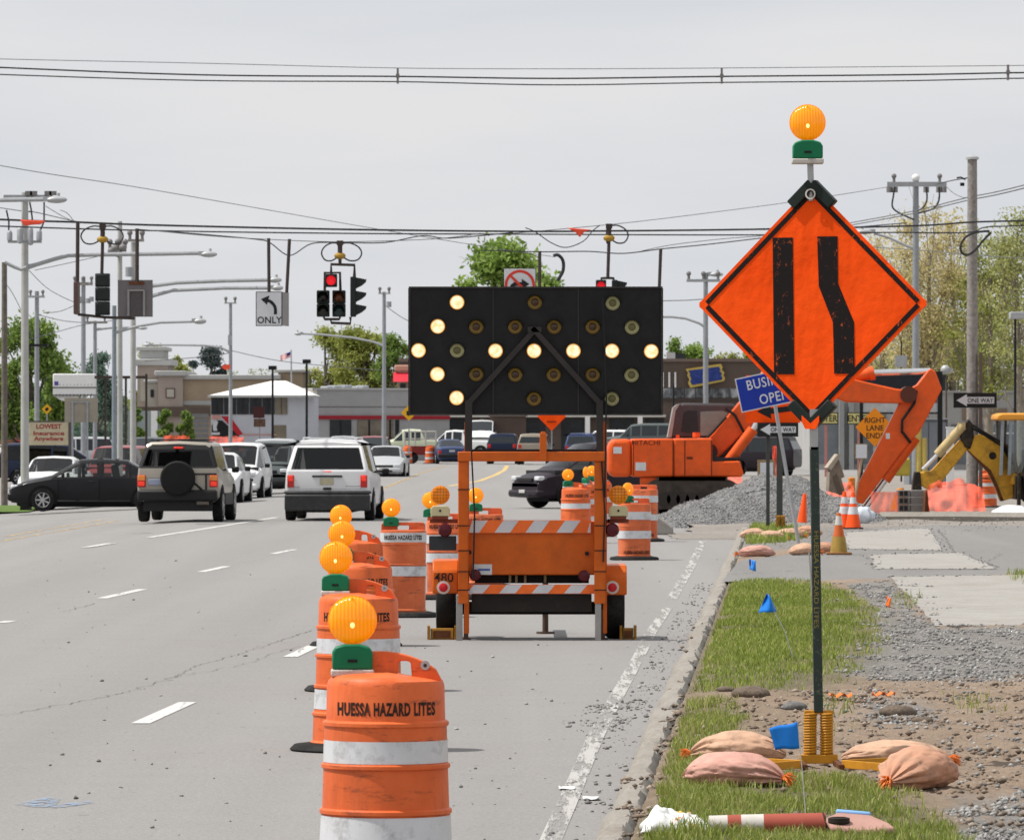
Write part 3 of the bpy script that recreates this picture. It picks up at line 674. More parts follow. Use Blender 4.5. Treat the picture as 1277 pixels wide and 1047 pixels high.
bar(m,(669,409),(584,503),.05,.03,y); bar(m,(664,409),(748,503),.05,.03,y-.004); m.bx(tx(580),tx(589),y-.017,y+.017,tz(563),tz(499)); m.bx(tx(743.5),tx(752),y-.019,y+.019,tz(563),tz(499))
m.box((tx(666.5),y-.006,tz(411)),(.13,.026,.05)); tp('board_brace',m,M('worn_black_bar',(.035,.031,.03),.6,dirt=.3))
m=MB(); m.bx(tx(588),tx(746),D0-.06,D0-.02,tz(563),tz(560)); tp('board_lower_rail',m,matt_black)
# orange frame
fr=MB()
for x0,x1 in((571.5,584),(741,755)): fr.bx(tx(x0),tx(x1),D0-.1,D0-.01,tz(752),tz(575))
for x0,x1 in((579,585),(752,757)): fr.bx(tx(x0),tx(x1),D0+.06,D0+.12,tz(790),tz(526))
fr.bx(tx(571),tx(757),D0-.12,D0-.02,tz(575),tz(563)); tp('frame',fr,orange_paint,bev=.006)
m=MB(); m.bx(tx(673),tx(681.5),D0-.15,D0-.12,tz(574),tz(540)); m.bx(tx(674.5),tx(680),D0-.11,D0-.06,tz(562),tz(538)); tp('pivot_stub',m,orange_paint,bev=.004)
for x0,x1 in((569,577),(742,749.5)): m=MB(); m.bx(tx(x0),tx(x1),D0-.08,D0-.03,.0,tz(741)); tp('support_leg',m,M('scuffed_steel',(.33,.32,.31),.45,.7,dirt=.5,dcol=(.12,.09,.07)),bev=.004)
for px in(581,752): m=MB(); m.bx(tx(px-3),tx(px+3),D0+.16,D0+.21,.01,tz(760)); m.bx(tx(px-6),tx(px+6),D0+.12,D0+.25,.002,.014); tp('rear_jack',m,M('grimy_brown_steel',(.09,.06,.045),.7))
m=MB(); m.cyl((tx(681.5),D0+1.9,.02),(tx(681.5),D0+1.9,.5),.03,n=10); m.cyl((tx(681.5),D0+1.9,.0),(tx(681.5),D0+1.9,.02),.09,n=14); tp('tongue_jack',m,M('grimy_brown_steel',(.09,.06,.045),.7))
m=MB(); m.bx(tx(578),tx(742),D0+.1,D0+.8,tz(717),tz(650)); tp('equipment_box',m,orange_paint,bev=.012)
def striped(name,x0,x1,y0,y1,yf,n,sl,start):
    m=MB(); m.m(0).bx(tx(x0),tx(x1),yf,yf+.012,tz(y1),tz(y0)); w_=(x1-x0)/n
    for i in range(n+1):
        a=x0+w_*(i+start); pts=[(a,y1),(a+w_*.5,y1),(a+w_*.5+sl,y0),(a+sl,y0)]
        # clip to the board
        pts=[(min(max(px,x0+1),x1-1),py) for px,py in pts]
        if pts[1][0]-pts[0][0]<1 and pts[2][0]-pts[3][0]<1: continue
        m.m(1).prism([(tx(p),tz(q+(-.5 if q==y1 else .5))) for p,q in pts],yf-.003,yf-.0005)
    return tp(name,m,[orange_stripe,M('white_stripe_sheet',(.6,.61,.64),.4,dirt=.25,dcol=(.4,.4,.4))],smooth=None)
striped('striped_panel',583,737.5,648.5,664.5,D0+.07,4,11,-.13); striped('striped_bumper',579,741,728.5,740,D0+.0,4.3,9,.03) if False else striped('striped_bumper',579,741,728.5,740,D0+.0,4,9,.07)
m=MB(); m.bx(tx(592),tx(735),D0+.35,D0+.75,tz(728),tz(716)); m.bx(tx(588),tx(738),D0+.1,D0+.5,tz(763),tz(741)); m.bx(tx(556),tx(768),D0+.55,D0+.63,tz(768),tz(752))
m.bx(tx(664),tx(674),D0+.8,D0+3.0,tz(750),tz(738)); tp('chassis',m,M('greasy_black_steel',(.02,.017,.015),.6,dirt=.5,dcol=(.06,.04,.03)))
for px,c in((636,0),(644,0),(680,1),(655,0)): m=MB(); m.bx(tx(px-1.5),tx(px+1.5),D0+.3,D0+.34,tz(727),tz(718)); tp('battery_terminal',m,M('brass_tan',(.5,.38,.2),.5))
def ringlight(px,py,r,mat,name,dep=.05,yy=None,ring=None):
    yy=D0 if yy is None else yy; m=MB(); Mr=Matrix.Translation((tx(px),yy,tz(py)))@Matrix.Rotation(R(90),4,'X')
    m.m(0).lathe([(r,0),(r,dep*.7),(r*.8,dep),(.001,dep*1.12)],n=24,M=Mr,cap=False)
    mats=[mat]
    if ring: m.m(1).lathe([(r*1.5,0),(r*1.5,dep*.4),(r,dep*.5)],n=24,M=Mr,cap=False); mats=[mat,ring]
    return tp(name,m,mats)
for sx_,(fx0,fx1,fy0,fy1,tx0,tx1) in enumerate([(539,571.5,699,740,543,568),(750.5,782,705,742,755,780)]):
    m=MB(); zt,zb=tz(fy0),tz(fy1); pr=[(-.45,zb),(-.45,zt-.1),(-.36,zt),(.5,zt),(.62,zt-.12),(.62,zb),(.58,zb),(.56,zt-.14),(.46,zt-.04),(-.33,zt-.04),(-.41,zt-.12),(-.41,zb)]
    m.prism([(D0+.55+a,b) for a,b in pr],tx(fx0),tx(fx1),'x'); m.bx(tx(fx0)+.002,tx(fx1)-.002,D0+.098,D0+.13,zb+.002,zt-.1); fe=tp('fender',m,orange_paint,bev=.014,smooth=30)
    c=(tx((tx0+tx1)/2),D0+.62,.335); wd=(tx(tx1)-tx(tx0)); wl=MB(); wl.lathe([(.19,-wd*.45),(.26,-wd*.5),(.315,-wd*.46),(.335,-wd*.3),(.335,wd*.3),(.315,wd*.46),(.26,wd*.5),(.19,wd*.45)],n=36,c=c,M=Matrix.Rotation(R(90),4,'Y')); w_=tp('wheel',wl,rubber,smooth=35)
    m=MB(); m.lathe([(.001,-.03),(.19,-.03),(.19,.03),(.001,.03)],n=20,c=c,M=Matrix.Rotation(R(90),4,'Y')); o=m.build('rim',M('dull_white_wheel',(.4,.4,.39),.5),None); o.parent=w_; o.location=-tr.location
    ringlight((fx0+fx1)/2-2.5 if sx_==0 else 764,732.5,.042,red_refl,'reflector',.02,D0+.097,M('pale_ring',(.6,.55,.5),.5))
    if sx_==0:
        t_=text_mb('480',.085,bold=.008); t_.v=[(v[0]+tx(553.5),v[1]+D0+.0955,v[2]+tz(720)) for v in t_.v]; tp('lettering',t_,stencil,smooth=None,fix=False)
    # lamp bracket with amber light and red lamp
    sg=-1 if sx_==0 else 1; bxp=549 if sx_==0 else 771; rx=555 if sx_==0 else 763.5
    m=MB(); m.bx(tx(bxp-13),tx(bxp+(22 if sx_==0 else 14)) if sx_==0 else tx(bxp+13),D0-.02,D0+.02,tz(652),tz(647)); m.bx(tx(bxp-10),tx(bxp+10),D0-.05,D0+.03,tz(647),tz(643))
    if sx_: m.bx(tx(755),tx(760),D0-.02,D0+.02,tz(652),tz(647.5))
    tp('lamp_bracket',m,M('rust_red_bracket',(.2,.045,.025),.7,dirt=.4))
    T=thing('x','x','x'); bpy.data.objects.remove(T)
    cb=MB(); cb.prism([(tx(bxp-12),tz(644.5)),(tx(bxp+12),tz(644.5)),(tx(bxp+12),tz(634)),(tx(bxp+9),tz(630.5)),(tx(bxp-9),tz(630.5)),(tx(bxp-12),tz(634))],D0-.05,D0+.04); tp('battery_case',cb,cream_pl,bev=.006)
    cb=MB(); cb.cyl((tx(bxp),D0-.056,tz(636.5)),(tx(bxp),D0-.048,tz(636.5)),.011,n=10); tp('switch',cb,black)
    lm=MB(); Mr=Matrix.Translation((tx(bxp),D0,tz(617)))@Matrix.Rotation(R(90),4,'X'); lm.lathe([(.001,-.04),(.075,-.03),(.09,0),(.09,.02),(.07,.035),(.001,.043)],n=32,M=Mr); lo=tp('amber_lamp',lm,amber_d)
    gr=MB()
    for k in(-2,-1,0,1,2):
        h=math.sqrt(max(0,.085**2-(k*.03)**2)); gr.bx(tx(bxp)+k*.03-.002,tx(bxp)+k*.03+.002,D0-.044,D0-.036,tz(617)-h,tz(617)+h); gr.bx(tx(bxp)-h,tx(bxp)+h,D0-.0435,D0-.0365,tz(617)+k*.03-.002,tz(617)+k*.03+.002)
    g_=gr.build('lens_grid',M('dark_amber_grid',(.42,.15,.01),.5),None,smooth=None); g_.parent=lo; g_.location=-tr.location
    ringlight(rx,660.5,.066,dark_red,'red_lamp',.07,D0-.005)
ringlight(592.5,717,.056,dark_red,'red_lamp',.06,D0+.06); ringlight(728.5,718,.056,dark_red,'red_lamp',.06,D0+.06)
m=MB(); m.bx(tx(535),tx(569),D0+.0,D0+.03,tz(686),tz(668)); q=tp('licence_plate_holder',m,M('dark_slate_plate',(.035,.04,.045),.5),bev=.004)
m=MB(); m.bx(tx(589),tx(613.5),D0+.092,D0+.099,tz(716.5),tz(703.5)); tp('sticker',m,M('white_sticker',(.6,.62,.64),.4))
m=MB(); m.bx(tx(596),tx(611),D0+.089,D0+.0915,tz(711.5),tz(709)); tp('sticker_print',m,M('blue_print',(.08,.13,.4),.5,vs=60,var=.5))
for px,py in((585.5,688.5),(732,690)): m=MB(); m.cyl((tx(px),D0+.07,tz(py)),(tx(px),D0+.11,tz(py)),.02,n=12); tp('box_latch',m,black)
for (p,q) in[((752,372),(754,620)),((588,562),(590,720)),((750,575),(752,700))]: m=MB(); m.tube([(tx(p[0]),D0-.115,tz(p[1])),(tx(p[0])+.03,D0-.125,(tz(p[1])+tz(q[1]))/2),(tx(q[0]),D0-.115,tz(q[1]))],.008,6); tp('cable',m,black)
for x0 in(572,742):
    for yy in(610,655,686,712,735): m=MB(); m.bx(tx(x0-1),tx(x0+14),D0-.106,D0-.004,tz(yy+.6),tz(yy-.6)); tp('cable_tie',m,black)
for px,lab in((551,'yellow wheel chock against the trailer\'s left tyre'),(784,'yellow wheel chock against the trailer\'s right tyre, mostly hidden')):
    c=thing('wheel_chock',lab,'wheel chock',(tx(px),D0+.3 if px<600 else D0+.38,0),0,'trailer wheel chocks'); m=MB(); w_=.11 if px<600 else .05
    m.prism([(-.12,0),(.09,0),(.09,.02),(.06,.1),(-.1,.11)],-w_,w_,'x'); m.build('wedge',M('rusty_yellow_paint',(.34,.17,.025),.7,dirt=.6,dcol=(.09,.05,.02),ds=9),c,bev=.008)
    m=MB(); m.bx(-w_*.75,w_*.75,-.126,-.118,.015,.085); m.build('recess',rust,c)
    for s_ in(-1,1): m=MB(); m.bx(s_*(w_+.018)-.012,s_*(w_+.018)+.012,-.14,.1,0,.13); m.build('side_plate',M('rusty_yellow_paint',(.34,.17,.025)),c)
# ---------------------------------------------------------------- roll-up warning sign on its spring stand
SS=224.0; DS=F/SS; SX=(1013-CX)/SS
t=NT('fluorescent_orange_vinyl'); p=t.pos(); c=t.ramp(t.noise(2.5,4,.6,p),[(.3,(.94,.078,.006)),(.7,(1,.1,.009))])
c=t.mix(t.ramp(t.noise(17,7,.8,p),[(.64,(0,0,0)),(.7,(.5,.5,.5))]),c,(.45,.035,.006,1)); c=t.mix(t.ramp(t.noise(60,3,.6,t.pos((1,1,.25))),[(.72,(0,0,0)),(.78,(.35,.35,.35))]),c,(.9,.3,.12,1))
t.base(c); t.rough(.6); t.b.inputs['Specular IOR Level'].default_value=.06; t.bump(t.math('ADD',t.noise(3.5,3,.5,t.pos((1,1,.5))),t.math('MULTIPLY',t.noise(16,4,.6,p),.12)),.035); fl_or=t.mat
t=NT('scuffed_black_legend'); p=t.pos(); c=t.mix(t.ramp(t.noise(26,8,.85,t.pos((1,1,.6),.0)),[(.585,(0,0,0)),(.62,(.85,.85,.85))]),(.012,.009,.009,1),(.55,.1,.03,1)); c=t.mix(t.ramp(t.noise(9,9,.9,p),[(.68,(0,0,0)),(.72,(.6,.6,.6))]),c,(.4,.3,.25,1))
t.base(c); t.rough(.6); t.b.inputs['Specular IOR Level'].default_value=.15; blk_sign=t.mat
sg=thing('warning_sign','bright orange diamond sign with two black lane bars on a spring stand','warning sign',(SX,DS,ZV))
ROTS=R(-19); zc_=CH+(HY-379)/SS-ZV; hd=149/SS
def sp(px,py): return ((px-1012)/SS/math.cos(ROTS),(379-py)/SS)
head=Matrix.Translation((0,0,zc_))@Matrix.Rotation(ROTS,4,'Z')
def hp(name,m,mat,**k): o=m.build(name,mat,sg,**k); o.matrix_local=head; return o
def rdia(h,c):  # diamond with clipped corners
    P=[]
    for a in range(4):
        dx,dz=[(0,1),(1,0),(0,-1),(-1,0)][a]; nx_,nz_=[(1,0),(0,-1),(-1,0),(0,1)][a]
        for u in(-1,-.4,.4,1): P.append((dx*(h-c+c*(.72 if abs(u)<.5 else 0))+nx_*c*u,dz*(h-c+c*(.72 if abs(u)<.5 else 0))+nz_*c*u))
    return P
m=MB(); nn=rdia(hd,.03); m.prism(nn,-.006,.006); hp('sign_panel',m,fl_or,smooth=None)
m=MB(); e=hd-.045
def edgebar(m,p,q,w,y0,y1,ov=0):
    a=Vector((p[0],0,p[1]));b=Vector((q[0],0,q[1])); L=(b-a).length; an=math.atan2(b.z-a.z,b.x-a.x); m.box(((a+b)/2).to_tuple()[:1]+((y0+y1)/2,)+((a+b)/2).to_tuple()[2:],(L,abs(y1-y0),w),ry=-an)
cor=[(0,e),(e,0),(0,-e),(-e,0)]
for i in range(4):
    p,q=cor[i],cor[(i+1)%4]; k=.05; a=(p[0]+(q[0]-p[0])*k*.3,p[1]+(q[1]-p[1])*k*.3); b=(q[0]-(q[0]-p[0])*k*.3,q[1]-(q[1]-p[1])*k*.3)
    edgebar(m,a,b,.026,-.0085-.0003*i,-.0062)
hp('border_line',m,blk_sign,smooth=None)
m=MB(); m.prism([sp(*p) for p in[(963.8,296),(988.5,296),(990.3,466.5),(965.5,466.5)]],-.009,-.0063); hp('left_lane_bar',m,blk_sign,smooth=None)
m=MB(); m.prism([sp(*p) for p in[(1018.5,295),(1043.3,295),(1044,354),(1063.5,402),(1064.3,466),(1039.3,466),(1037.8,402),(1020.5,357)]],-.009,-.0063); hp('right_lane_bar',m,blk_sign,smooth=None)
gpl=M('dark_green_bracket',(.012,.02,.017),.5,dirt=.3)
for s_ in(1,-1):
    m=MB()
    for k in(-1,1): edgebar(m,(0,s_*(hd+.005)),(k*.12,s_*(hd-.115)),.06,-.03-.001*k,.03+.001*k)
    hp('corner_bracket',m,gpl,bev=.006)
m=MB(); m.prism([(-.05,-hd+.045),(0,-hd+.0),(.05,-hd+.045),(.05,-hd+.01),(.03,-hd-.03),(-.03,-hd-.03),(-.05,-hd+.01)],-.04,-.0315); hp('corner_pocket',m,fl_or,smooth=None)
m=MB(); m.lathe([(.022,0),(.03,.003),(.03,.006),(.022,.006)],n=20,cap=False,M=Matrix.Translation((0,-.034,hd-.055))@Matrix.Rotation(R(90),4,'X')); hp('grommet',m,M('pale_ring',(.6,.55,.5)))
m=MB(); m.bx(-.016,.016,.012,.03,-hd,hd); m.bx(-hd+.05,hd-.05,.031,.042,-.016,.016); hp('cross_brace',m,greymetal)
m=MB(); zt=CH+(HY-200)/SS-ZV; zs0=CH+(HY-228)/SS-ZV; m.cyl((-.005,0,zs0-.1),(-.012,0,zt),.018,n=12); m.build('upper_mast',steel,sg)
zb=CH+(HY-528)/SS-ZV; z0=CH+(HY-888)/SS-ZV; mk=[(.016,zb+.08),(.024,zb-.05),(.033,z0)]
postm=NT('dark_green_post'); pz=postm.pos(); postm.base(postm.mix(postm.ramp(postm.noise(30,6,.8,pz),[(.56,(0,0,0)),(.7,(1,1,1))]),(.012,.028,.022,1),(.2,.2,.15,1))); postm.rough(.55)
m=MB(); zb2=CH+(HY-556)/SS-ZV
a=MB(); a.box((.022,0,(zb2+z0)/2),(.05,.05,zb2-z0)); 
a.v=[(v[0]+(.012 if v[2]<.6 else -.012),v[1],v[2]) for v in a.v]; a.build('post',postm.mat,sg,bev=.005)
m=MB(); m.box((.008,0,(zb+zb2)/2+.03),(.045,.05,zb-zb2+.1)); m.build('post_sleeve',steel,sg)
tv=text_mb('HUESSA HAZARD LITES',.036,bold=.0); xm=max(abs(v[0]) for v in tv.v); k=(121/SS)/2/xm
zm=CH+(HY-722)/SS-ZV
tv.v=[(.021+v[2]*.7,-.0265+v[1]*.3,zm-v[0]*k) for v in tv.v]; tv.build('lettering',M('dull_yellow_ink',(.27,.215,.05),.6),sg,smooth=None,fix=False)
yel=M('amber_yellow_paint',(.52,.235,.018),.5,dirt=.4,dcol=(.2,.08,.02),ds=8)
z1=z0-.005; z2=CH+(HY-940)/SS-ZV
for sx_ in(-1,1):
    m=MB(); P=[]; N=15*14
    for i in range(N+1):
        a=2*PI*i/14; P.append((.034+sx_*.046+.031*math.cos(a),.031*math.sin(a),z2+(z1-z2)*i/N))
    m.tube(P,.0075,7); m.cyl((.034+sx_*.046,0,z2),(.034+sx_*.046,0,z1),.024,n=12); m.build('spring',yel,sg)
m=MB(); m.bx(-.07,.14,-.035,.035,z2-.05,z2); m.build('spring_seat',yel,sg,bev=.004); m=MB(); m.bx(-.045,.115,-.02,.02,z1-.004,z1+.018); m.build('spring_cap',yel,sg,bev=.004)
for sx_ in(-1,1): m=MB(); m.bx(.034+sx_*.1-.016,.034+sx_*.1+.016,-.5,.05,.0,z2-.03); m.build('base_foot',rust,sg,bev=.004)
for ex,ey in((-.3,-.78),(-.36,-.2),(.36,-.8),(.42,-.2)):
    m=MB(); a=Vector((.034+math.copysign(.11,ex),-.47,.04)); b=Vector((ex,ey,.036)); d=b-a; m.box((a+b)/2,(d.length,.012,.045),rz=math.atan2(d.y,d.x)); m.build('leg',yel,sg,bev=.003)
beacon(sg,(1007-1013)/SS,0,CH+(HY-153)/SS-ZV,.98)
# thin grey rod leaning beside the post
m=MB(); m.tube([W(1009,689,41),W(1015,772,40)],.006,5); 
o=m.build('marker_rod',M('dull_rod',(.12,.11,.1),.6)); tag(o,'thin grey rod leaning just left of the dark green sign post','rod')
# ---------------------------------------------------------------- sandbags
def bagmat(name,c):
    t=NT(name); p=t.pos()
    t.base(t.mix(t.ramp(t.noise(11,6,.75,p),[(.48,(0,0,0)),(.75,(.7,.7,.7))]),t.mix(.5,c,t.ramp(t.noise(4,5,.6,p),[(.3,tuple(x*.7 for x in c)),(.7,tuple(min(1,x*1.2) for x in c))])),(.21,.15,.11,1)))
    t.rough(.8); t.bump(t.noise(150,2,.5,p),.002); return t.mat
bag_o=bagmat('faded_orange_sack',(.52,.27,.17)); bag_p=bagmat('pink_bleached_sack',(.58,.31,.25)); bag_t=bagmat('tan_sack',(.56,.345,.23))
tas=M('orange_tie_string',(.8,.22,.05),.7,var=.35,vs=60)
def sandbag(label,loc,L,wd,h,rz,mat,seed,tie=1,ry=0,group='sandbags on the sign stand'):
    b=thing('sandbag',label,'sandbag',loc,rz,group); N,K=64,80; vs=[];fs=[]
    for i in range(N+1):
        u=i/N; x=(u-.5)*L; prof=max(0,math.sin(PI*min(1,max(0,u*.97+.015))))**.5
        if tie and u>.78: prof=min(prof,.16+.84*((1-u)/.22)**.8*.95)
        if u<.12: prof*=.55+.45*(u/.12)**.5
        for j in range(K):
            q=2*PI*j/K; cy,cz=math.cos(q),math.sin(q)
            rr=prof*(1+.1*fbm(u*3,math.cos(q)*1.2+seed,math.sin(q)*1.2))
            fold=(.09*math.sin(j*2*PI*10/K+seed+2.5*math.sin(4*u+seed))*max(0,(u-.55)/.45)+.035*math.sin(j*2*PI*7/K+seed)*max(0,(.3-u)/.3)) if tie else .03*math.sin(7*q+seed)*abs(u-.5)*2
            fold+=.05*noise.noise(Vector((u*7+seed,cy*3,cz*3)))+.035*noise.noise(Vector((u*5+seed,cy*9,cz*9)))-.07*max(0,1-abs(noise.noise(Vector((u*4+seed*3,cy*2.2,cz*2.2))))*9)*(.35+.65*abs(u-.5)*2)
            y=wd/2*cy*(rr+fold); z=h*.5*(cz*(rr+fold))
            z=z*(.92+.14*noise.noise(Vector((u*2.5+seed,cy,7))))+h*.42 if z>-h*.36 else h*.06
            vs.append((x,y,max(.0,z-(1-prof)*h*.22)))
    for i in range(N):
        for j in range(K): fs.append((i*K+j,i*K+(j+1)%K,(i+1)*K+(j+1)%K,(i+1)*K+j))
    fs.append(tuple(range(K))); fs.append(tuple(N*K+j for j in range(K)))
    m=MB(); m.add(vs,fs); m.build('sack',mat,b,smooth=70)
    if tie:
        m=MB(); g=random.Random(seed); e=Vector((L*.5,0,h*.24))
        for k in range(46):
            d=Vector((1,g.uniform(-.9,.9),g.uniform(-.7,.8))).normalized(); ln=g.uniform(.04,.085)
            m.tube([e-Vector((.012,0,0)),e+d*ln*.55,e+d*ln+Vector((0,0,-.02))],[.005,.004,.001],4)
        m.tube([e+Vector((-.02,math.cos(a)*.026,math.sin(a)*.024)) for a in[2*PI*i/12 for i in range(13)]],.006,5)
        m.build('tied_end',tas,b)
    return b
def gl(px,py,z=ZV): p=G(px,py,z); return p
sandbag('tan sandbag lying behind the pink one left of the spring stand',gl(921,950),.54,.28,.2,R(172),bag_t,1)
sandbag('pinkish sandbag at the front left of the spring stand',gl(914,980),.56,.3,.21,R(-24),bag_p,2)
sandbag('long tan sandbag behind the round one right of the stand',gl(1116,953),.6,.26,.16,R(-8),bag_t,3)
sandbag('plump orange sandbag with its knot towards the camera right of the stand',gl(1146,984),.54,.34,.25,R(232),bag_o,4)
for i,(px,py,L,rz,mt,l) in enumerate([(944,694,.55,R(185),bag_p,'pink sandbag alone on the asphalt by the kerb, tied end to the left'),(940,671,.5,R(10),bag_t,'left pale sandbag on the small grass island'),(962,674,.5,R(-8),bag_t,'middle pale sandbag on the small grass island'),(984,671,.55,R(15),bag_t,'right tan sandbag against the rusty stand on the island'),(1008,668,.5,R(170),bag_o,'orange sandbag right of the rusty stand'),(1003,692,.5,R(20),bag_t,'pale sandbag lying behind the dark green sign post'),(1026,690,.5,R(195),bag_o,'orange sandbag between the sign post and the dirty cone')]):
    sandbag(l,gl(px,py,.12),L,.28,.2,rz,mt,i+7,group='sandbags on the small island')
# ---------------------------------------------------------------- marker flags
blue=M('blue_plastic_flag',(.015,.2,.68),.4,var=.1); ofl=M('orange_plastic_flag',(.9,.2,.04),.5)
def flag(label,D,wire,poly,mat,bend=.03,group='survey flags in the grass'):
    b=W(*wire[0],D); f=thing('marker_flag',label,'marker flag',b,0,group)
    m=MB(); pts=[W(*p,D) for p in wire]; m.tube(pts,.0024 if D<40 else .004,5); m.build('wire',M('pale_flag_wire',(.55,.56,.55),.5),f,world=True)
    m=MB(); P=[W(*p,D) for p in poly]; n=7; vs=[];fs=[]
    for i in range(n+1):
        for j in range(n+1):
            u,v=i/n,j/n; q=P[0].lerp(P[1],u).lerp(P[3].lerp(P[2],u),v); q=q+Vector((0,bend*math.sin(u*5+v*2),.004*math.sin(6*u))); vs.append(q)
    for i in range(n):
        for j in range(n): k=i*(n+1)+j; fs.append((k,k+1,k+n+2,k+n+1))
    m.add(vs,fs); o=m.build('flag',mat,f,world=True,smooth=80); md=o.modifiers.new('s','SOLIDIFY'); md.thickness=.001
flag('blue flag on a white wire in front of the spring stand',F*1.88/(1018-535),[(1005,1018),(1000,955),(994,900)],[(959,908),(994,899),(998,932),(967,935)],blue,.003)
flag('blue flag bent over at the far end of the grass patch left of the post',F*1.88/(823-535),[(990,823),(978,785),(966,763),(958,741)],[(956,740),(959,741),(969,762),(946,764)],blue,.05)
flag('smallest blue flag standing by the kerb near the asphalt driveway',F*1.88/(728-535),[(939,728),(938,712),(937,698)],[(934,697),(942,699),(943,712),(935,710)],blue,.06)
flag('small orange flag on a slanting wire in the gravel',F*1.88/(770-535),[(1094,770),(1104,752),(1108,744)],[(1105,743),(1111,745),(1110,757),(1105,756)],ofl,.03)
for k,(px,py) in enumerate([(1048,872),(1102,870)]):
    p=G(px,py,ZV+.02); m=MB(); vs=[];n=6
    for i in range(n+1):
        for j in range(3): vs.append((p.x+(i/n-.5)*.16,p.y+(j-1)*.05,p.z+.03+.02*math.sin(i*2.1+j+k*2)))
    m.add(vs,[(i*3+j,i*3+j+1,i*3+j+4,i*3+j+3) for i in range(n) for j in range(2)]); o=m.build('ribbon_scrap',ofl,smooth=80); o.modifiers.new('s','SOLIDIFY').thickness=.002
    tag(o,['orange ribbon scrap on the dirt just right of the post','orange ribbon scrap farther right on the bare dirt'][k],'ribbon')
# ---------------------------------------------------------------- litter at the bottom edge
zl=ZV+.045
DT=28.6; ST=F/DT
tu=thing('delineator_tube','faded red and white delineator tube lying in the grass','delineator',(lx(955,DT),DT,zl))
red_f=M('faded_red_plastic',(.33,.075,.05),.55,dirt=.4,dcol=(.15,.06,.045)); whf=M('dirty_white_plastic',(.55,.52,.48),.6,dirt=.5,dcol=(.3,.25,.2))
segs=[(884,907,whf,.042,.045),(907,924,red_f,.045,.047),(924,952,whf,.047,.05),(952,1029,red_f,.05,.056)]
for x0,x1,mt,r0,r1 in segs:
    m=MB(); m.tube([(lx(x0,DT)-tu.location.x,0,0),(lx(x1,DT)-tu.location.x,0,.0)],[r0,r1],20); m.build('red_section' if mt is red_f else 'white_section',mt,tu)
m=MB(); xe=lx(1029,DT)-tu.location.x; m.tube([(xe+.001,0,0),(xe+.012,0,.004)],[.056,.06],20,caps=False); m.cyl((xe-.02,0,0),(xe+.002,0,0),.046,n=16); m.build('torn_end',M('tube_inside',(.05,.018,.014),.8),tu)
bp=thing('rubber_base_plate','faded pink flat base plate with a blue edge lying right of the tube','base plate',G(1073,1046,ZV))
m=MB(); m.prism([(-.14,-.1),(.02,-.12),(.16,-.05),(.13,.03),(.03,.15),(-.1,.14),(-.16,.04)],.0,.03,'z'); o=m.build('plate',M('pink_faded_rubber',(.42,.24,.2),.8,dirt=.4),bp,bev=.012); o.rotation_euler=(R(14),R(4),0); o.location=(0,0,.05)
m=MB(); m.box((-.03,.135,.02),(.16,.03,.035),rz=R(-3)); o=m.build('blue_edge',M('pale_blue_plastic',(.2,.38,.65),.6),bp,bev=.008); o.rotation_euler=(R(14),R(4),0); o.location=(0,0,.052)
m=MB(); m.lathe([(.04,-.03),(.05,-.02),(.05,.0),(.035,.004)],n=24,cap=False); o=m.build('socket',M('dark_socket',(.03,.025,.02),.8),bp); o.location=(-.1,-.03,.1)
wb=MB(); vs=[];fs=[]; NU,NV=46,24; b0=G(842,1036,ZV)
for i in range(NU+1):
    for j in range(NV+1):
        u,v=i/NU,j/NV; x=(u-.5)*.32; y=(v-.5)*.26; env=(math.sin(PI*min(1,max(0,u)))**.4)*(math.sin(PI*v)**.45)
        z=env*(.075+.045*max(0,1-abs(u-.25)/.2)+.03*noise.noise(Vector((u*5,v*5,2)))+.024*noise.noise(Vector((u*13,v*13,5))))
        c=noise.noise_vector(Vector((u*7,v*7,8)))*.022
        vs.append((b0.x+x+c.x,b0.y+y+c.y,b0.z+.005+max(0,z+c.z*.5)))
for i in range(NU):
    for j in range(NV): k=i*(NV+1)+j; fs.append((k,k+1,k+NV+2,k+NV+1))
wb.add(vs,fs)
t=NT('crumpled_white_plastic'); tcg=t.n('ShaderNodeTexCoord').outputs['Object']; p=t.pos()
sep=t.n('ShaderNodeSeparateXYZ'); t.l(p,sep.inputs[0])
pr=t.math('MULTIPLY',t.ramp(t.noise(16,2,.5,p),[(.54,(0,0,0)),(.57,(1,1,1))]),t.ramp(t.math('DIVIDE',t.math('SUBTRACT',sep.outputs[0],b0.x-.02),.12),[(0,(0,0,0)),(.2,(1,1,1)),(.8,(1,1,1)),(1,(0,0,0))]))
t.base(t.mix(pr,(.72,.72,.71,1),t.ramp(t.noise(30,2,.5,p),[(.45,(.6,.05,.03)),(.55,(.75,.5,.05))]))); t.rough(.35)
o=wb.build('plastic_bag',t.mat,smooth=45); tag(o,'crumpled white plastic bag with red and yellow print in the grass','plastic bag'); o.modifiers.new('s','SOLIDIFY').thickness=.002
m=MB(); vs=[];b0=G(912,974,ZV)
for i in range(9):
    for j in range(7): vs.append((b0.x+(i/8-.5)*.12,b0.y+(j/6-.5)*.1,b0.z+.03+.025*noise.noise(Vector((i*.9,j*.9,1)))))
m.add(vs,[(i*7+j,i*7+j+1,i*7+j+8,i*7+j+7) for i in range(8) for j in range(6)]); o=m.build('paper_scrap',white_paint,smooth=50); o.modifiers.new('s','SOLIDIFY').thickness=.002
tag(o,'white paper scrap under the front edge of the pink sandbag','paper')
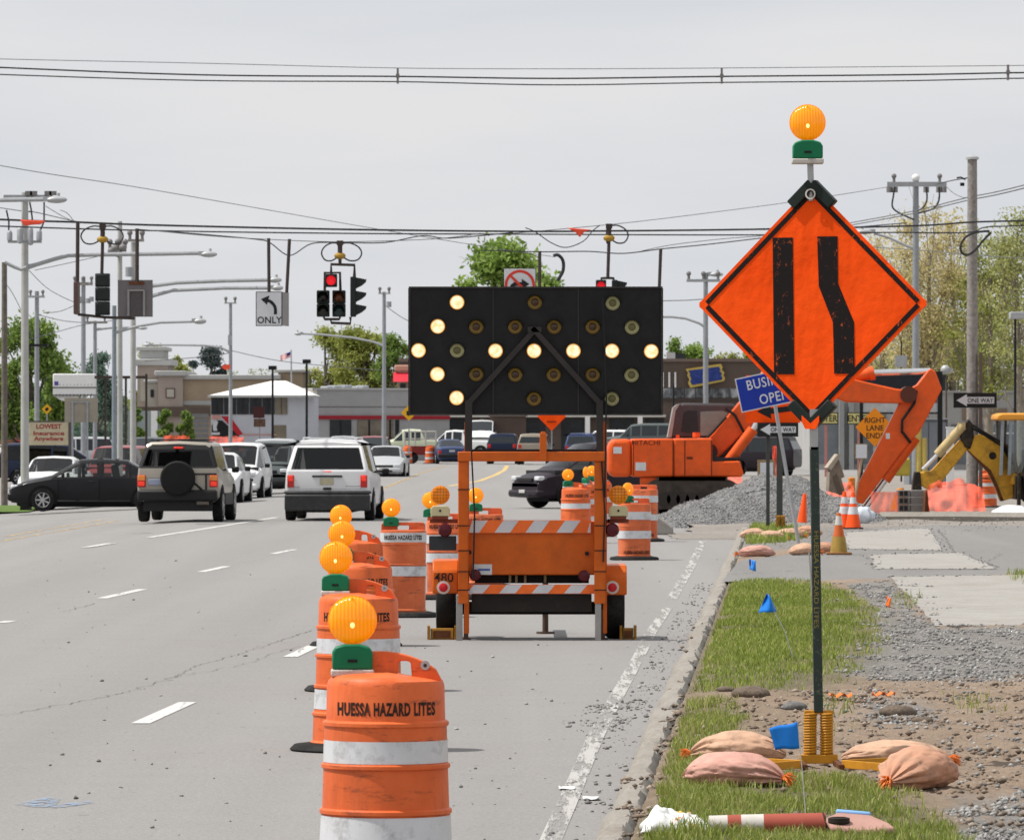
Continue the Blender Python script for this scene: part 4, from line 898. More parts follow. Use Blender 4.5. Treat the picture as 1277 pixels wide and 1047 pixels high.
for k,(px,py) in enumerate([(737,997),(707,984)]):
    p=G(px,py); m=MB(); vs=[]
    for i in range(5):
        for j in range(4): vs.append((p.x+(i/4-.5)*.09,p.y+(j/3-.5)*.16,.012+.02*noise.noise(Vector((i*.9,j*.9,k)))))
    m.add(vs,[(i*4+j,i*4+j+1,i*4+j+5,i*4+j+4) for i in range(4) for j in range(3)]); o=m.build('paper_scrap',white_paint,smooth=50); o.modifiers.new('s','SOLIDIFY').thickness=.002
    tag(o,['white paper scrap on the road beside the kerb','smaller white scrap on the road left of the other scrap'][k],'paper')
# ---------------------------------------------------------------- cones
cone_o=M('orange_cone_vinyl',(.95,.1,.015),.5,var=.05); cone_d=M('dirt_stained_cone',(.36,.24,.06),.8,dirt=.6,dcol=(.15,.09,.04),ds=7)
def cone(label,loc,h,r,bands,base,mats,tilt=0,topw=.03):
    c=thing('traffic_cone',label,'traffic cone',loc,0,'traffic cones by the driveway'); rr=lambda z:topw+(r-topw)*(1-z/h)
    m=MB(); m.lathe([(r,.03),(rr(h*.5),h*.5),(topw,h),(topw*.5,h+.004),(topw*.45,h-.05)],n=28,cap=False); b=m.build('body',mats[0],c)
    for z0,z1,mt in bands:
        k=MB(); k.lathe([(rr(z0)+.003,z0),(rr(z1)+.003,z1)],n=28,cap=False); k.build('band',mt,c,fix=False)
    if base:
        k=MB(); k.box((0,0,.016),(base,base,.032)); k.build('base',mats[1],c,bev=.01)
    if tilt: c.rotation_euler=(0,R(tilt),R(20))
cone('dirty orange and white cone standing alone nearest the sign post',gl(1046,691,.125),.62,.125,[(.44,.62*.93,whf)],.38,[M('half_dirty_cone',(.62,.12,.03),.7,dirt=.5,dcol=(.3,.2,.06),ds=5),M('rusty_base',(.25,.12,.05),.8)])
o=MB()
c_=[k for k in bpy.data.objects if k.name.startswith('traffic_cone')][-1]
k=MB(); k.lathe([(.126,.032),(.094,.27)],n=28,cap=False); k.v=[(v[0]*1.03,v[1]*1.03,v[2]) for v in k.v]; k.build('mud_coat',cone_d,c_,fix=False)
cone('bright striped cone, left one of the pair by the stick',gl(1053,659,.12),.7,.15,[(.28,.42,white_refl),(.48,.6,white_refl)],.36,[cone_o,black])
cone('bright striped cone, right one of the pair by the stick',gl(1064,659.5,.12),.7,.15,[(.28,.42,white_refl),(.48,.6,white_refl)],.36,[cone_o,black])
cone('slim plain orange cone tilted in front of the gravel heap',gl(1000,653,.12),.6,.1,[],0,[cone_o,black],tilt=6,topw=.035)
# ---------------------------------------------------------------- orange excavator
exo=M('excavator_orange',(.74,.1,.014),.42,coat=.1,dirt=.5,dcol=(.34,.075,.025),ds=1.8,var=.09); mudm=M('muddy_track_steel',(.055,.045,.038),.8,var=.4,vs=5)
cabg=M('mauve_grey_cab_paint',(.062,.056,.06),.45,coat=.1); glass_d=M('dark_tinted_glass',(.02,.024,.028),.1,spec=.3)
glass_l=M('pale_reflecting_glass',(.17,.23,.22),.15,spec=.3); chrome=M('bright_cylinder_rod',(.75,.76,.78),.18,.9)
DE=147.0
ex=thing('excavator','orange tracked excavator with its arm reaching over to the right','excavator',(lx(845,DE),DE,.04))
def xz(D): return lambda pts:[(lx(a,D),lz(b,D)) for a,b in pts]
E=xz(DE)
def pt(m,pts,y0,y1,D,dy=None): m.prism(xz(D)(pts),D+y0,D+y1); return m
def eb(name,m,mat,par=None,**k): return m.build(name,mat,par or ex,world=True,**k)
m=pt(MB(),[(759,592),(757,584),(757,560),(759,551),(764,547.5),(786,547),(786,594),(764,594)],-1.35,1.35,DE); eb('counterweight',m,exo,bev=.1,bseg=3)
m=pt(MB(),[(786.4,594),(786.4,547),(838,546.5),(838,594)],-1.36,1.3,DE); pt(m,[(838.4,594),(838.4,546.5),(886,546),(886,575),(920,574),(925,590),(922,594)],-1.36,.35,DE); eb('house_body',m,exo,bev=.04)
for px in(788.2,838,852,885): m=MB(); m.bx(lx(px,DE)-.012,lx(px,DE)+.012,DE-1.368,DE-1.36,lz(592,DE),lz(549,DE)); eb('panel_seam',m,M('dark_seam',(.12,.025,.01),.7))
m=MB(); m.bx(lx(858,DE)-.07,lx(858,DE)+.07,DE-1.372,DE-1.36,lz(572,DE),lz(569,DE)); eb('door_latch',m,M('dark_seam',(.12,.025,.01),.7))
pt(m:=MB(),[(886,594),(886,574),(921,572.5),(926,576),(926,591),(929,585),(922,570),(893,570),(886,558)],-1.3,1.2,DE); eb('deck_edge',m,M('black_deck_edge',(.03,.025,.027),.6))
m=pt(MB(),[(834,546),(841,509),(846,504),(854,502),(914,503),(921,508),(926,546),(924,574),(888,574),(886,546)],.4,1.35,DE); eb('cab',m,cabg,bev=.06)
m=pt(MB(),[(833,545),(840,508),(845,504),(849,503),(843,512),(838,545)],.392,1.3,DE); eb('cab_pillar',m,M('pale_grey_pillar',(.3,.31,.3),.4))
for pts,g in(([(850,538),(853,515),(858,512),(870,512),(871,541)],glass_d),([(874,543),(874,513),(902,512),(909,515),(884,543)],glass_l),([(904,545),(914,516),(920,540),(916,565),(898,568)],glass_d)):
    m=pt(MB(),pts,.38,.397,DE); eb('cab_window',m,g,smooth=None)
m=pt(MB(),[(880,567),(884,546),(925,497),(960,450),(985,434),(1010,441),(1050,469),(1082,477),(1118,485),(1138,486),(1139,494),(1134,503),(1118,503),(1055,501.5),(1003,482),(985,481),(972,494),(942,532),(925,541),(893,573)],-.3,.3,DE); eb('boom',m,exo,bev=.035)
for q,r in((( (884,563)),.2),((1132,492),.2)): m=MB(); m.cyl((lx(q[0],DE),DE-.36,lz(q[1],DE)),(lx(q[0],DE),DE+.36,lz(q[1],DE)),r,n=18); eb('pin',m,M('greasy_pin',(.1,.03,.02),.5))
m=pt(MB(),[(1064.5,614),(1129,487),(1143,479.5),(1157,461),(1161,459.5),(1166,463.5),(1174,485),(1145.5,539),(1134,551),(1076,628),(1068,627)],-.2,.2,DE); eb('stick',m,exo,bev=.03)
m=MB(); m.cyl(W(1036,478,DE),W(1090,464.5,DE),.14,n=14); m.cyl(W(1084,466,DE),W(1090,464.5,DE),.17,n=14); eb('arm_cylinder',m,exo); m=MB(); m.cyl(W(1089,464.7,DE),W(1160,462.5,DE),.075,n=12); eb('cylinder_rod',m,chrome)
for yy in(-.55,.55):
    m=MB(); m.cyl(W(906,577,DE)+Vector((0,yy,0)),W(938,535,DE)+Vector((0,yy,0)),.13,n=14); eb('lift_cylinder',m,exo); m=MB(); m.cyl(W(938,535,DE)+Vector((0,yy,0)),W(962,492,DE)+Vector((0,yy,0)),.07,n=10); eb('cylinder_rod',m,chrome)
m=MB(); m.cyl(W(1141,545,DE)+Vector((0,-.0,0)),W(1103,598,DE),.15,n=14); eb('bucket_cylinder',m,exo)
m=MB(); m.cyl(W(1105,597,DE),W(1079,633,DE),.07,n=12); eb('cylinder_rod',m,chrome)
m=MB(); m.tube([W(1142,487,DE)+Vector((0,-.24,0)),W(1139,503,DE)+Vector((0,-.3,0)),W(1124,524,DE)+Vector((0,-.3,0)),W(1124,538,DE)+Vector((0,-.28,0)),W(1135,552,DE)+Vector((0,-.24,0))],.035,8); eb('hydraulic_hose',m,black); m=MB()
m.tube([W(905,509,DE)+Vector((0,-.33,0)),W(916,518,DE)+Vector((0,-.4,0)),W(930,545,DE)+Vector((0,-.4,0)),W(926,560,DE)+Vector((0,-.35,0))],.035,8); eb('hydraulic_hose',m,black); m=MB(); m.tube([W(881,546,DE)+Vector((0,-.32,0)),W(889,538,DE)+Vector((0,-.33,0)),W(905,520,DE)+Vector((0,-.33,0))],.03,8); eb('hydraulic_hose',m,black)
m=MB(); m.bx(lx(1104,DE),lx(1109,DE),DE-.21,DE-.203,lz(547,DE),lz(540,DE)); m.bx(lx(788,DE)+.06,lx(804,DE),DE-1.37,DE-1.362,lz(586,DE),lz(576,DE)); m.bx(lx(758.5,DE)+.1,lx(774,DE),DE-1.36,DE-1.352,lz(565,DE),lz(557,DE)); eb('decal',m,M('white_sticker',(.6,.62,.64),.4),smooth=None)
t_=text_mb('HITACHI',.12); t_.v=[(v[0]+lx(804,DE),v[1]+DE-1.366,v[2]+lz(551.5,DE)) for v in t_.v]; eb('lettering',t_,M('dark_seam',(.12,.025,.01),.7),smooth=None,fix=False)
m=MB(); m.cyl(W(867,545,DE)+Vector((0,-.9,0)),W(867,539,DE)+Vector((0,-.9,0)),.09,n=10); m.bx(lx(842,DE),lx(846,DE),DE-.9,DE-.8,lz(547,DE),lz(542,DE)); eb('exhaust_cap',m,exo)
for sy in(-1.15,1.15):
    m=MB(); P=[]; x0,x1=lx(800,DE),lx(922,DE); r=.38; zc=.44
    for i in range(13): a=PI/2+PI*i/12; P.append((x0+r+r*math.cos(a)*1,zc+r*math.sin(a)))
    for i in range(13): a=-PI/2+PI*i/12; P.append((x1-r+r*math.cos(a),zc+r*math.sin(a)))
    m.prism(P,DE+sy-.3,DE+sy+.3)
    n=34
    for i in range(n): 
        x=x0+r+(x1-x0-2*r)*i/(n-1)
        for zz in(zc+r,zc-r): m.bx(x-.05,x+.05,DE+sy-.32,DE+sy+.32,zz-.03,zz+.05)
    eb('track',m,mudm,smooth=30)
    m=MB()
    for i in range(7): m.cyl((x0+.5+(x1-x0-1)*i/6,DE+sy-.33,.35),(x0+.5+(x1-x0-1)*i/6,DE+sy+.33,.35),.16,n=14)
    eb('track_roller',m,M('dark_mud',(.035,.03,.026),.8))
m=MB(); m.bx(lx(812,DE),lx(905,DE),DE-.9,DE+.9,.55,.85); m.cyl((lx(858,DE),DE,.7),(lx(858,DE),DE,lz(593,DE)),.65,n=24); eb('undercarriage',m,mudm)
m=MB(); m.bx(lx(797,DE),lx(842,DE),DE-1.3,DE-.85,lz(604,DE),lz(594.5,DE)); eb('step_box',m,exo,bev=.03)
# ---------------------------------------------------------------- yellow backhoe
DB=146.0
bk=thing('backhoe','muddy yellow backhoe with its folded rear arm resting on the ground','backhoe',(lx(1285,DB),DB,.05))
yb=M('worn_backhoe_yellow',(.62,.33,.035),.5,dirt=.8,dcol=(.09,.05,.025),ds=2.6); yc=M('dusty_cream_yellow',(.52,.4,.2),.6,dirt=.6,dcol=(.2,.13,.06),ds=4); grease=M('black_grease',(.02,.015,.012),.5,dirt=.4,dcol=(.2,.13,.07),ds=5)
def bb(name,m,mat,**k): return m.build(name,mat,bk,world=True,**k)
m=pt(MB(),[(1201,550),(1207,559),(1171,604),(1158,611),(1150,606),(1140,600),(1141,589),(1161,587),(1197,548)],-.17,.17,DB); bb('dipper_arm',m,yb,bev=.03)
m=pt(MB(),[(1206,561),(1210,545),(1221,541),(1246,550),(1259,571),(1269,597),(1269,619),(1247,625),(1240,606),(1231,588)],-.2,.2,DB); bb('boom',m,yb,bev=.03)
m=pt(MB(),[(1205,560),(1206,563),(1231,589),(1240,607),(1247,625),(1251,624),(1243,603),(1235,586)],-.205,-.19,DB); bb('boom_edge',m,rust,smooth=None)
m=pt(MB(),[(1196,545),(1200,530),(1207,522),(1212,528),(1214,545),(1209,560),(1203,558)],-.24,.24,DB); bb('knuckle',m,grease,bev=.03)
m=MB(); m.cyl(W(1168,567,DB)+Vector((0,-.2,0)),W(1200,531,DB)+Vector((0,-.2,0)),.11,n=12); m.bx(lx(1195,DB),lx(1203,DB),DB-.26,DB+.2,lz(536,DB),lz(527,DB)); bb('bucket_cylinder',m,yc)
m=MB(); m.cyl(W(1150,585,DB)+Vector((0,-.2,0)),W(1168,567,DB)+Vector((0,-.2,0)),.05,n=10); bb('cylinder_rod',m,chrome)
m=pt(MB(),[(1140,588),(1147,588),(1149,611),(1137,612),(1138,600)],-.22,.22,DB); bb('bucket_link',m,grease,bev=.02)
m=MB(); m.cyl(W(1222,541,DB)+Vector((0,.0,0)),W(1256,560,DB),.1,n=12); m.tube([W(1246,550,DB)+Vector((0,-.1,0)),W(1262,572,DB)+Vector((0,-.15,0)),W(1268,598,DB)+Vector((0,-.1,0))],.09,8); bb('boom_cylinder',m,M('rusty_brown_yellow',(.2,.095,.025),.7,dirt=.5))
m=MB()
for k in(0,1): m=MB(); m.tube([W(1212,530+4*k,DB)+Vector((0,-.26,0)),W(1228,540+3*k,DB)+Vector((0,-.28,0)),W(1250,553+4*k,DB)+Vector((0,-.26,0)),W(1263,578+k*4,DB)+Vector((0,-.26,0)),W(1268,600,DB)+Vector((0,-.26,0))],.03,6); bb('hydraulic_hose',m,black)
m=MB(); m.cyl(W(1237,568,DB)+Vector((0,-.21,0)),W(1237,568,DB)+Vector((0,-.2,0)),.09,n=12); bb('boom_badge',m,grease)
m=pt(MB(),[(1239,524),(1240,517),(1247,515),(1345,515),(1348,524)],-.9,.9,DB); bb('cab_roof',m,M('orange_yellow_roof',(.75,.33,.05),.5,dirt=.4),bev=.04)
m=MB()
for px in(1246,1256,1300,1340):
    for yy in(-.82,.82): m=MB(); m.box((lx(px,DB),DB+yy,(lz(524,DB)+lz(592,DB))/2),(.07,.07,lz(524,DB)-lz(592,DB)),ry=R(2 if px<1290 else 0)); bb('cab_post',m,M('grey_cab_frame',(.25,.28,.3),.4))
gl_=NT('clear_cab_glass'); g1=gl_.n('ShaderNodeBsdfTransparent'); g1.inputs[0].default_value=(.72,.78,.8,1); g2=gl_.n('ShaderNodeBsdfGlossy'); g2.inputs['Roughness'].default_value=.04
fz=gl_.n('ShaderNodeFresnel'); fz.inputs[0].default_value=1.5; msx=gl_.n('ShaderNodeMixShader'); gl_.l(gl_.math('ADD',fz.outputs[0],.06),msx.inputs[0]); gl_.l(g1.outputs[0],msx.inputs[1]); gl_.l(g2.outputs[0],msx.inputs[2]); gl_.l(msx.outputs[0],gl_.out.inputs[0])
m=MB(); m.bx(lx(1257,DB),lx(1299,DB),DB-.81,DB-.805,lz(590,DB),lz(525,DB)); m.bx(lx(1246.5,DB),lx(1247,DB),DB-.8,DB+.8,lz(590,DB),lz(525,DB)); bb('cab_window',m,gl_.mat,smooth=None)
m=MB(); m.bx(lx(1258,DB),lx(1400,DB),DB-.8,DB+.8,.7,lz(588,DB)); bb('body',m,yb,bev=.05)
m=MB(); m.bx(lx(1262,DB),lx(1275,DB),DB-1.0,DB+1.0,.35,lz(592,DB)); m.bx(lx(1264,DB),lx(1268,DB),DB-1.2,DB-.9,.08,1.0); m.bx(lx(1260,DB),lx(1272,DB),DB-1.35,DB-.85,.02,.1); bb('stabiliser',m,grease,bev=.02)
m=MB(); m.bx(lx(1275,DB),lx(1292,DB),DB-.3,DB+.3,lz(592,DB),lz(560,DB)); m.bx(lx(1287,DB),lx(1292,DB),DB-.3,DB+.3,lz(585,DB),lz(545,DB)); bb('seat',m,M('blue_grey_seat',(.16,.2,.23),.6),bev=.05)
for px,r in((1310,.75),(1398,.5)):
    for yy in(-1,1):
        m=MB(); m.lathe([(r*.5,-.2),(r*.93,-.22),(r,-.12),(r,.12),(r*.93,.22),(r*.5,.2)],n=30,c=(lx(px,DB),DB+yy,r+.03),M=Matrix.Rotation(R(90),4,'X')); bb('wheel',m,rubber)
# ---------------------------------------------------------------- work site odds and ends
def W0(px,D,z=0): return Vector((lx(px,D),D,z))
mesh_m=NT('orange_mesh_netting'); p=mesh_m.pos(); mesh_m.base(mesh_m.ramp(mesh_m.noise(3,5,.6,p),[(.3,(.8,.085,.03)),(.7,(.95,.14,.06))])); mesh_m.rough(.7)
tr1=mesh_m.n('ShaderNodeBsdfTransparent'); mm=mesh_m.n('ShaderNodeMixShader'); mm.inputs[0].default_value=.36; mesh_m.l(mesh_m.b.outputs[0],mm.inputs[1]); mesh_m.l(tr1.outputs[0],mm.inputs[2]); mesh_m.l(mm.outputs[0],mesh_m.out.inputs[0])
def netting(label,path,z0f,z1f,D,rump=.1,n=40,k=10):
    m=MB(); vs=[];fs=[]
    for i in range(n+1):
        u=i/n; a=path[0]+(path[1]-path[0])*u
        for j in range(k+1):
            v=j/k; z=z0f(u)+(z1f(u)-z0f(u))*v; nz=noise.noise(Vector((u*6,v*3,path[0]*.1)))
            vs.append((lx(a,D),D+rump*3*nz*.6-rump*5*(1-v),lz(z,D)+rump*.4*noise.noise(Vector((u*9,v*5,3)))))
    for i in range(n):
        for j in range(k): q=i*(k+1)+j; fs.append((q,q+1,q+k+2,q+k+1))
    m.add(vs,fs); o=m.build('barrier_netting',mesh_m.mat,smooth=80,fix=False); tag(o,label,'barrier netting','orange plastic netting'); return o
netting('taut pinkish netting panel between the excavator stick and the concrete blocks',(1086,1120),lambda u:648,lambda u:613,133,.02)
netting('slumped bright netting heap right of the concrete blocks',(1156,1226),lambda u:637,lambda u:612-14*math.sin(PI*(u*.8+.15))+6*fbm(u*4,2),134,.13)
netting('netting lying behind the gravel heap by the excavator track',(862,925),lambda u:604,lambda u:592+3*fbm(u*5,1),172,.12)
netting('netting standing in front of the far shop hedge, left strip',(204,236),lambda u:560,lambda u:543+2*fbm(u*6,4),300,.05)
netting('netting standing below the mural wall, right strip',(261,304),lambda u:562,lambda u:544+2*fbm(u*6,6),310,.05)
netting('netting far behind, between the two pole sign posts and the notice stick',(1030,1064),lambda u:620,lambda u:602+3*fbm(u*5,9),150,.1)
netting('upright pink roll of netting beside the dark green sign posts',(963,971),lambda u:600,lambda u:556,200,.15,n=10)
cb_=thing('concrete_block_stack','stack of grey hollow concrete blocks beside the backhoe bucket','block stack',W0(1136,135,.05))
blkm=conc('grey_block_concrete',(.16,.155,.15),(.25,.24,.23))
for i in range(2):
    for j in range(3):
        x0=1119+17*i; m=MB(); D=135; z0=lz(638-9.2*j,D); z1=lz(638-9.2*(j+1)+.5,D)
        a,b=lx(x0,D),lx(x0+16.4,D); 
        if i==0:
            m.bx(a,b,D+.0,D+.4,z0,z1)
            for q in(0,1): pass
        else: m.bx(a,b,D,D+.4,z0,z1)
        blk=m.build('block',blkm,cb_,world=True,bev=.012)
        if i==0:
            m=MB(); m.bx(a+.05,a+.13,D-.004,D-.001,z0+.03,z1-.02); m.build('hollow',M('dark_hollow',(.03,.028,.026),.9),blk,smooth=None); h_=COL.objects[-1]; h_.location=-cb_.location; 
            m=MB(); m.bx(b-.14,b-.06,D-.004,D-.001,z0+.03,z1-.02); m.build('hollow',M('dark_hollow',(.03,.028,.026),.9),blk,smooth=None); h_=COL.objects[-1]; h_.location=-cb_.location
o=pt(MB(),[(1152,640),(1153,613),(1156,610),(1159,640)],-.2,.5,134.5).build('steel_plate',rust,bev=.02); tag(o,'rusty steel plate leaning against the right end of the concrete blocks','steel plate')
m=MB(); b0=W0(1262,141,.05); vs=[];fs=[]
for i in range(25):
    for j in range(13):
        u,v=i/24,j/12; vs.append((b0.x+(u-.5)*1.0,b0.y+(v-.5)*1.2,b0.z+.27*(math.sin(PI*u)**.5)*(math.sin(PI*v)**.5)*(.75+.4*noise.noise(Vector((u*5,v*5,1))))))
for i in range(24):
    for j in range(12): q=i*13+j; fs.append((q,q+1,q+14,q+13))
m.add(vs,fs); o=m.build('tarpaulin',white_paint,smooth=60); tag(o,'white tarpaulin heap at the right edge beside the striped drum','tarpaulin')
m=MB(); m.ball((0,0,0),1,12,(.26,.2,.19)); m.v=[tuple(Vector(v)*(1+.3*noise.noise(Vector(v)*9))) for v in m.v]; o=m.build('plastic_bag',M('pale_blue_white_plastic',(.55,.6,.66),.35),smooth=40); o.location=W0(1075,128,.2); tag(o,'crumpled pale plastic bag below the tip of the excavator stick','plastic bag')
bc=thing('timber_barricade','grey brown timber barricade tipped over behind the gravel heap','barricade',W0(1044,148,.05)); wg=M('grey_weathered_timber',(.24,.2,.16),.85,var=.3,vs=5)
m=pt(MB(),[(1030,583),(1043,566),(1047,567),(1034,586)],-.9,.9,148); m.build('top_plank',M('pale_timber',(.4,.35,.28),.8),bc,world=True)
m=pt(MB(),[(1033,588),(1044,572),(1051,594),(1047,596),(1053,618),(1032,612)],-.8,.8,148); m.build('side_panel',wg,bc,world=True)
m=pt(MB(),[(1036,594),(1041,590),(1049,616),(1044,617)],-.84,-.8,148); m.build('brace',M('dark_timber',(.14,.11,.085),.85),bc,world=True)
def notice(label,pxs,pys,paper,stick,D,kind='bare_timber'):
    n=thing('notice_board',label,'notice',W(stick[1][0],stick[1][1],D)); 
    m=MB(); m.bx(lx(pxs[0],D),lx(pxs[1],D),D-.01,D+.01,lz(pys[1],D),lz(pys[0],D)); m.build('board',M('plywood',(.3,.21,.12),.8,var=.25),n,world=True)
    m=MB(); m.bx(lx(paper[0],D),lx(paper[1],D),D-.016,D-.012,lz(paper[3],D),lz(paper[2],D)); m.build('paper',M('white_notice_paper',(.62,.64,.68),.5,var=.05,vs=30),n,world=True)
    m=MB(); a=W(*stick[0],D); b=W(*stick[1],D); m.tube([a+Vector((0,.03,0)),b+Vector((0,.03,0))],.028,6); m.build('stick',wood,n,world=True)
notice('plywood notice with white paper on a stick at the gravel heap',(944.5,966.5),(573,601),(948,964,576.5,596),((956,598),(956.5,640)),137)
notice('white notice paper on a slanting stick beside the excavator stick',(1066,1082),(553,572),(1067.5,1081,554,571),((1075,572),(1064,634)),139)
m=MB(); m.bx(lx(1114,185),lx(1134,185),184.5,185.5,lz(593,185),lz(571,185)); o=m.build('yellow_bin',M('dull_yellow_plastic',(.42,.33,.05),.6,dirt=.4),bev=.06); tag(o,'dull yellow square bin behind the excavator stick','bin')
for px,y0,y1,l in((1145.5,531,588,'taller yellow bollard post by the grey doors'),(1152.5,546,588,'shorter pale yellow bollard post by the grey doors')):
    m=MB(); m.tube([W(px,y1,205),W(px,y0+1,205),W(px,y0,205)],[.1,.1,.04],12); o=m.build('bollard',M('yellow_bollard_paint',(.55,.42,.12),.5),smooth=40); tag(o,l,'bollard')
m=MB(); m.lathe([(.16,0),(.16,.03),(.05,.5),(.02,.5)],n=16); o=m.build('traffic_cone',M('yellow_orange_cone',(.75,.28,.04),.6),smooth=40); o.location=W0(1123,150,.02); o.scale=(1.6,1.6,1.1); tag(o,'squat yellow orange cone on the netting above the concrete blocks','traffic cone')
m=MB(); m.bx(lx(1058,160),lx(1066,160),159.8,160.2,lz(612,160),lz(595,160)); o=m.build('orange_crate',M('orange_crate_plastic',(.6,.2,.03),.6),bev=.03); tag(o,'small orange crate behind the slanting notice stick','crate')
m=MB(); 
m.prism([(lx(806,118),0),(lx(838,118),0),(lx(838,118),.13),(lx(822,118),.32),(lx(806,118),.48)],117,119.5); o=m.build('concrete_ramp',concrete,bev=.03); tag(o,'pale concrete kerb ramp end piece behind the right hand drums','kerb piece')
# ---------------------------------------------------------------- signs on the verge
def board_sign(par,name,w_,h_,mat,edge=None,y=0,z=0,th=.004):
    m=MB(); m.bx(-w_/2,w_/2,y-th,y+th,z-h_/2,z+h_/2); return m.build(name,mat,par,bev=.01)
DBU=93.5; bo=thing('business_sign','blue BUSINESS OPEN sign tilted on a leaning grey pole','sign',W(999,691,DBU))
a=W(967,515,DBU)-bo.location; m=MB(); m.tube([(0,0,-.05),a*.5,a+Vector((-.06,0,.45))],.028,8); m.build('pole',greymetal,bo)
c=W(963.5,484.5,DBU)-bo.location; T=Matrix.Translation(c+Vector((0,-.04,0)))@Matrix.Rotation(R(-11.8),4,'Y')
bl=M('blue_sign_sheet',(.012,.035,.32),.45,var=.05); wl_=M('white_sign_sheet',(.6,.61,.64),.45,var=.04)
S_=F/DBU; w_=88/S_; h_=43/S_
for nm,ww,hh,yy,mt in(('sign_border',w_,h_,0,wl_),('sign_face',w_-.035,h_-.035,-.004,bl)):
    m=MB(); m.bx(-ww/2,ww/2,yy-.003,yy,-hh/2,hh/2); o=m.build(nm,mt,bo,bev=.0); o.matrix_local=T
for tx_,dx,dz in(('BUSINESS',0,.125),('OPEN',0,-.125)):
    t_=text_mb(tx_,.145,bold=.012,sx=.82,space=1.08); t_.v=[(v[0]+dx,v[1]-.01,v[2]+dz) for v in t_.v]; o=t_.build('lettering',wl_,bo,smooth=None,fix=False); o.matrix_local=T
DW=113.0
ws=thing('road_works_sign','square orange sign with black arrow on two dark posts behind the blue sign','sign',W0(964,DW,.12))
m=MB(); m.bx(lx(930,DW),lx(998,DW),DW-.01,DW,lz(527,DW),lz(468,DW)); m.build('sign_face',fl_or,ws,world=True,smooth=None)
m=MB(); m.prism(xz(DW)([(944,513),(962,522),(961,516),(990,512),(992,505),(961,509),(961,503)]),DW-.016,DW-.012); m.build('arrow',black,ws,world=True,smooth=None)
dgp=M('dark_green_grey_post',(.06,.065,.06),.6,dirt=.3)
for x0,x1,y1 in((955.5,960,655),(968.5,976,648)):
    m=MB(); m.bx(lx(x0,DW),lx(x1,DW),DW+.005,DW+.06,lz(y1,DW),lz(500,DW)); m.build('post',dgp,ws,world=True)
for x0 in(968,974):
    m=MB(); P=[(lx(x0+2.2,DW)+.04*math.cos(i*.8),DW-.03+.04*math.sin(i*.8),.12+.3*i/90) for i in range(91)]; m.tube(P,.012,5); m.build('spring',M('rusty_yellow_paint',(.34,.17,.025)),ws,world=True)
def one_way(label,px,py,w_px,D,post=None):
    o_=thing('one_way_sign',label,'sign',W(px,py,D),0,'ONE WAY signs'); s=F/D; w_=w_px/s; h_=w_*.345
    m=MB(); m.bx(-w_/2,w_/2,-.006,0,-h_/2,h_/2); m.build('sign_face',M('black_sign_sheet',(.014,.014,.015),.45),o_,bev=.0)
    hw=h_*.36; x0=-w_*.43
    m=MB(); m.prism([(x0,0),(x0+w_*.24,hw*1.12),(x0+w_*.24,hw*.62),(w_*.44,hw*.62),(w_*.44,-hw*.62),(x0+w_*.24,-hw*.62),(x0+w_*.24,-hw*1.12)],-.011,-.0075); m.build('arrow',wl_,o_,smooth=None)
    t_=text_mb('ONE WAY',hw*.82,bold=.02,sx=.86); t_.v=[(v[0]+w_*.12,v[1]-.0135,v[2]) for v in t_.v]; t_.build('lettering',M('black_sign_sheet',(.014,.014,.015)),o_,smooth=None,fix=False)
    return o_
one_way('smaller ONE WAY sign with left arrow below the blue BUSINESS OPEN sign',970,535.5,51,DW-.1)
one_way('ONE WAY sign with left arrow on the wide grey utility pole at right',1216,499,54,148.6)
def text_on(par,txt,h,cx,cz,y,mat,sx=.85,bold=.015):
    t_=text_mb(txt,h,bold=bold,sx=sx); t_.v=[(v[0]+cx,v[1]+y,v[2]+cz) for v in t_.v]; return t_.build('lettering',mat,par,smooth=None,fix=False)
DR=176.0; rl=thing('lane_ends_sign','amber diamond RIGHT LANE ENDS sign behind the excavator stick','sign',W0(1091,DR,.05)); s=F/DR
cz=lz(532.5,DR)-.05; h_=24.3/s
m=MB(); m.prism([(p[0],p[1]+cz) for p in rdia(h_,.05)],-.01,0); m.build('sign_face',M('amber_sign_sheet',(.82,.26,.012),.5,var=.06),rl,smooth=None)
ls=M('black_sign_sheet',(.014,.014,.015))
for tx_,dz in(('RIGHT',.2),('LANE',-.02),('ENDS',-.24)): text_on(rl,tx_,.15,.0,cz+dz,-.0125,ls,sx=.95)
m=MB(); m.bx(-.04,.04,.005,.06,0,cz+.4); m.build('post',greymetal,rl)
for px,w_px,l in((1071,27,'pale yellow ENTER sign beside the amber diamond sign'),(1030,28,'pale yellow ENTER sign partly behind the dark green post')):
    D=250; s=F/D; en=thing('enter_sign',l,'sign',W0(px,D,.0),0,'ENTER signs'); cz=lz(521.5,D); ww=w_px/s; hh=12.5/s
    m=MB(); m.bx(-ww/2,ww/2,-.03,.03,cz-hh/2,cz+hh/2); m.build('sign_face',M('pale_yellow_sign',(.55,.5,.2),.5),en)
    m=MB(); m.bx(-ww/2-.04,ww/2+.04,-.025,.05,cz-hh/2-.04,cz+hh/2+.04); m.build('sign_border',ls,en)
    text_on(en,'ENTER',hh*.62,0,cz,-.036,ls,sx=.84,bold=.02); m=MB(); m.bx(-.05,.05,.03,.12,0,cz); m.build('post',M('red_white_post',(.5,.2,.18),.5),en)
D=205; ms=thing('shop_sign','wide black framed shop sign board behind the excavator arm','sign',W0(1125,D,0)); s=F/D
m=MB(); m.bx(lx(1060,D),lx(1172,D),D-.1,D+.1,lz(489,D),lz(463,D)); m.build('header_panel',M('dark_navy_panel',(.018,.02,.026),.5),ms,world=True)
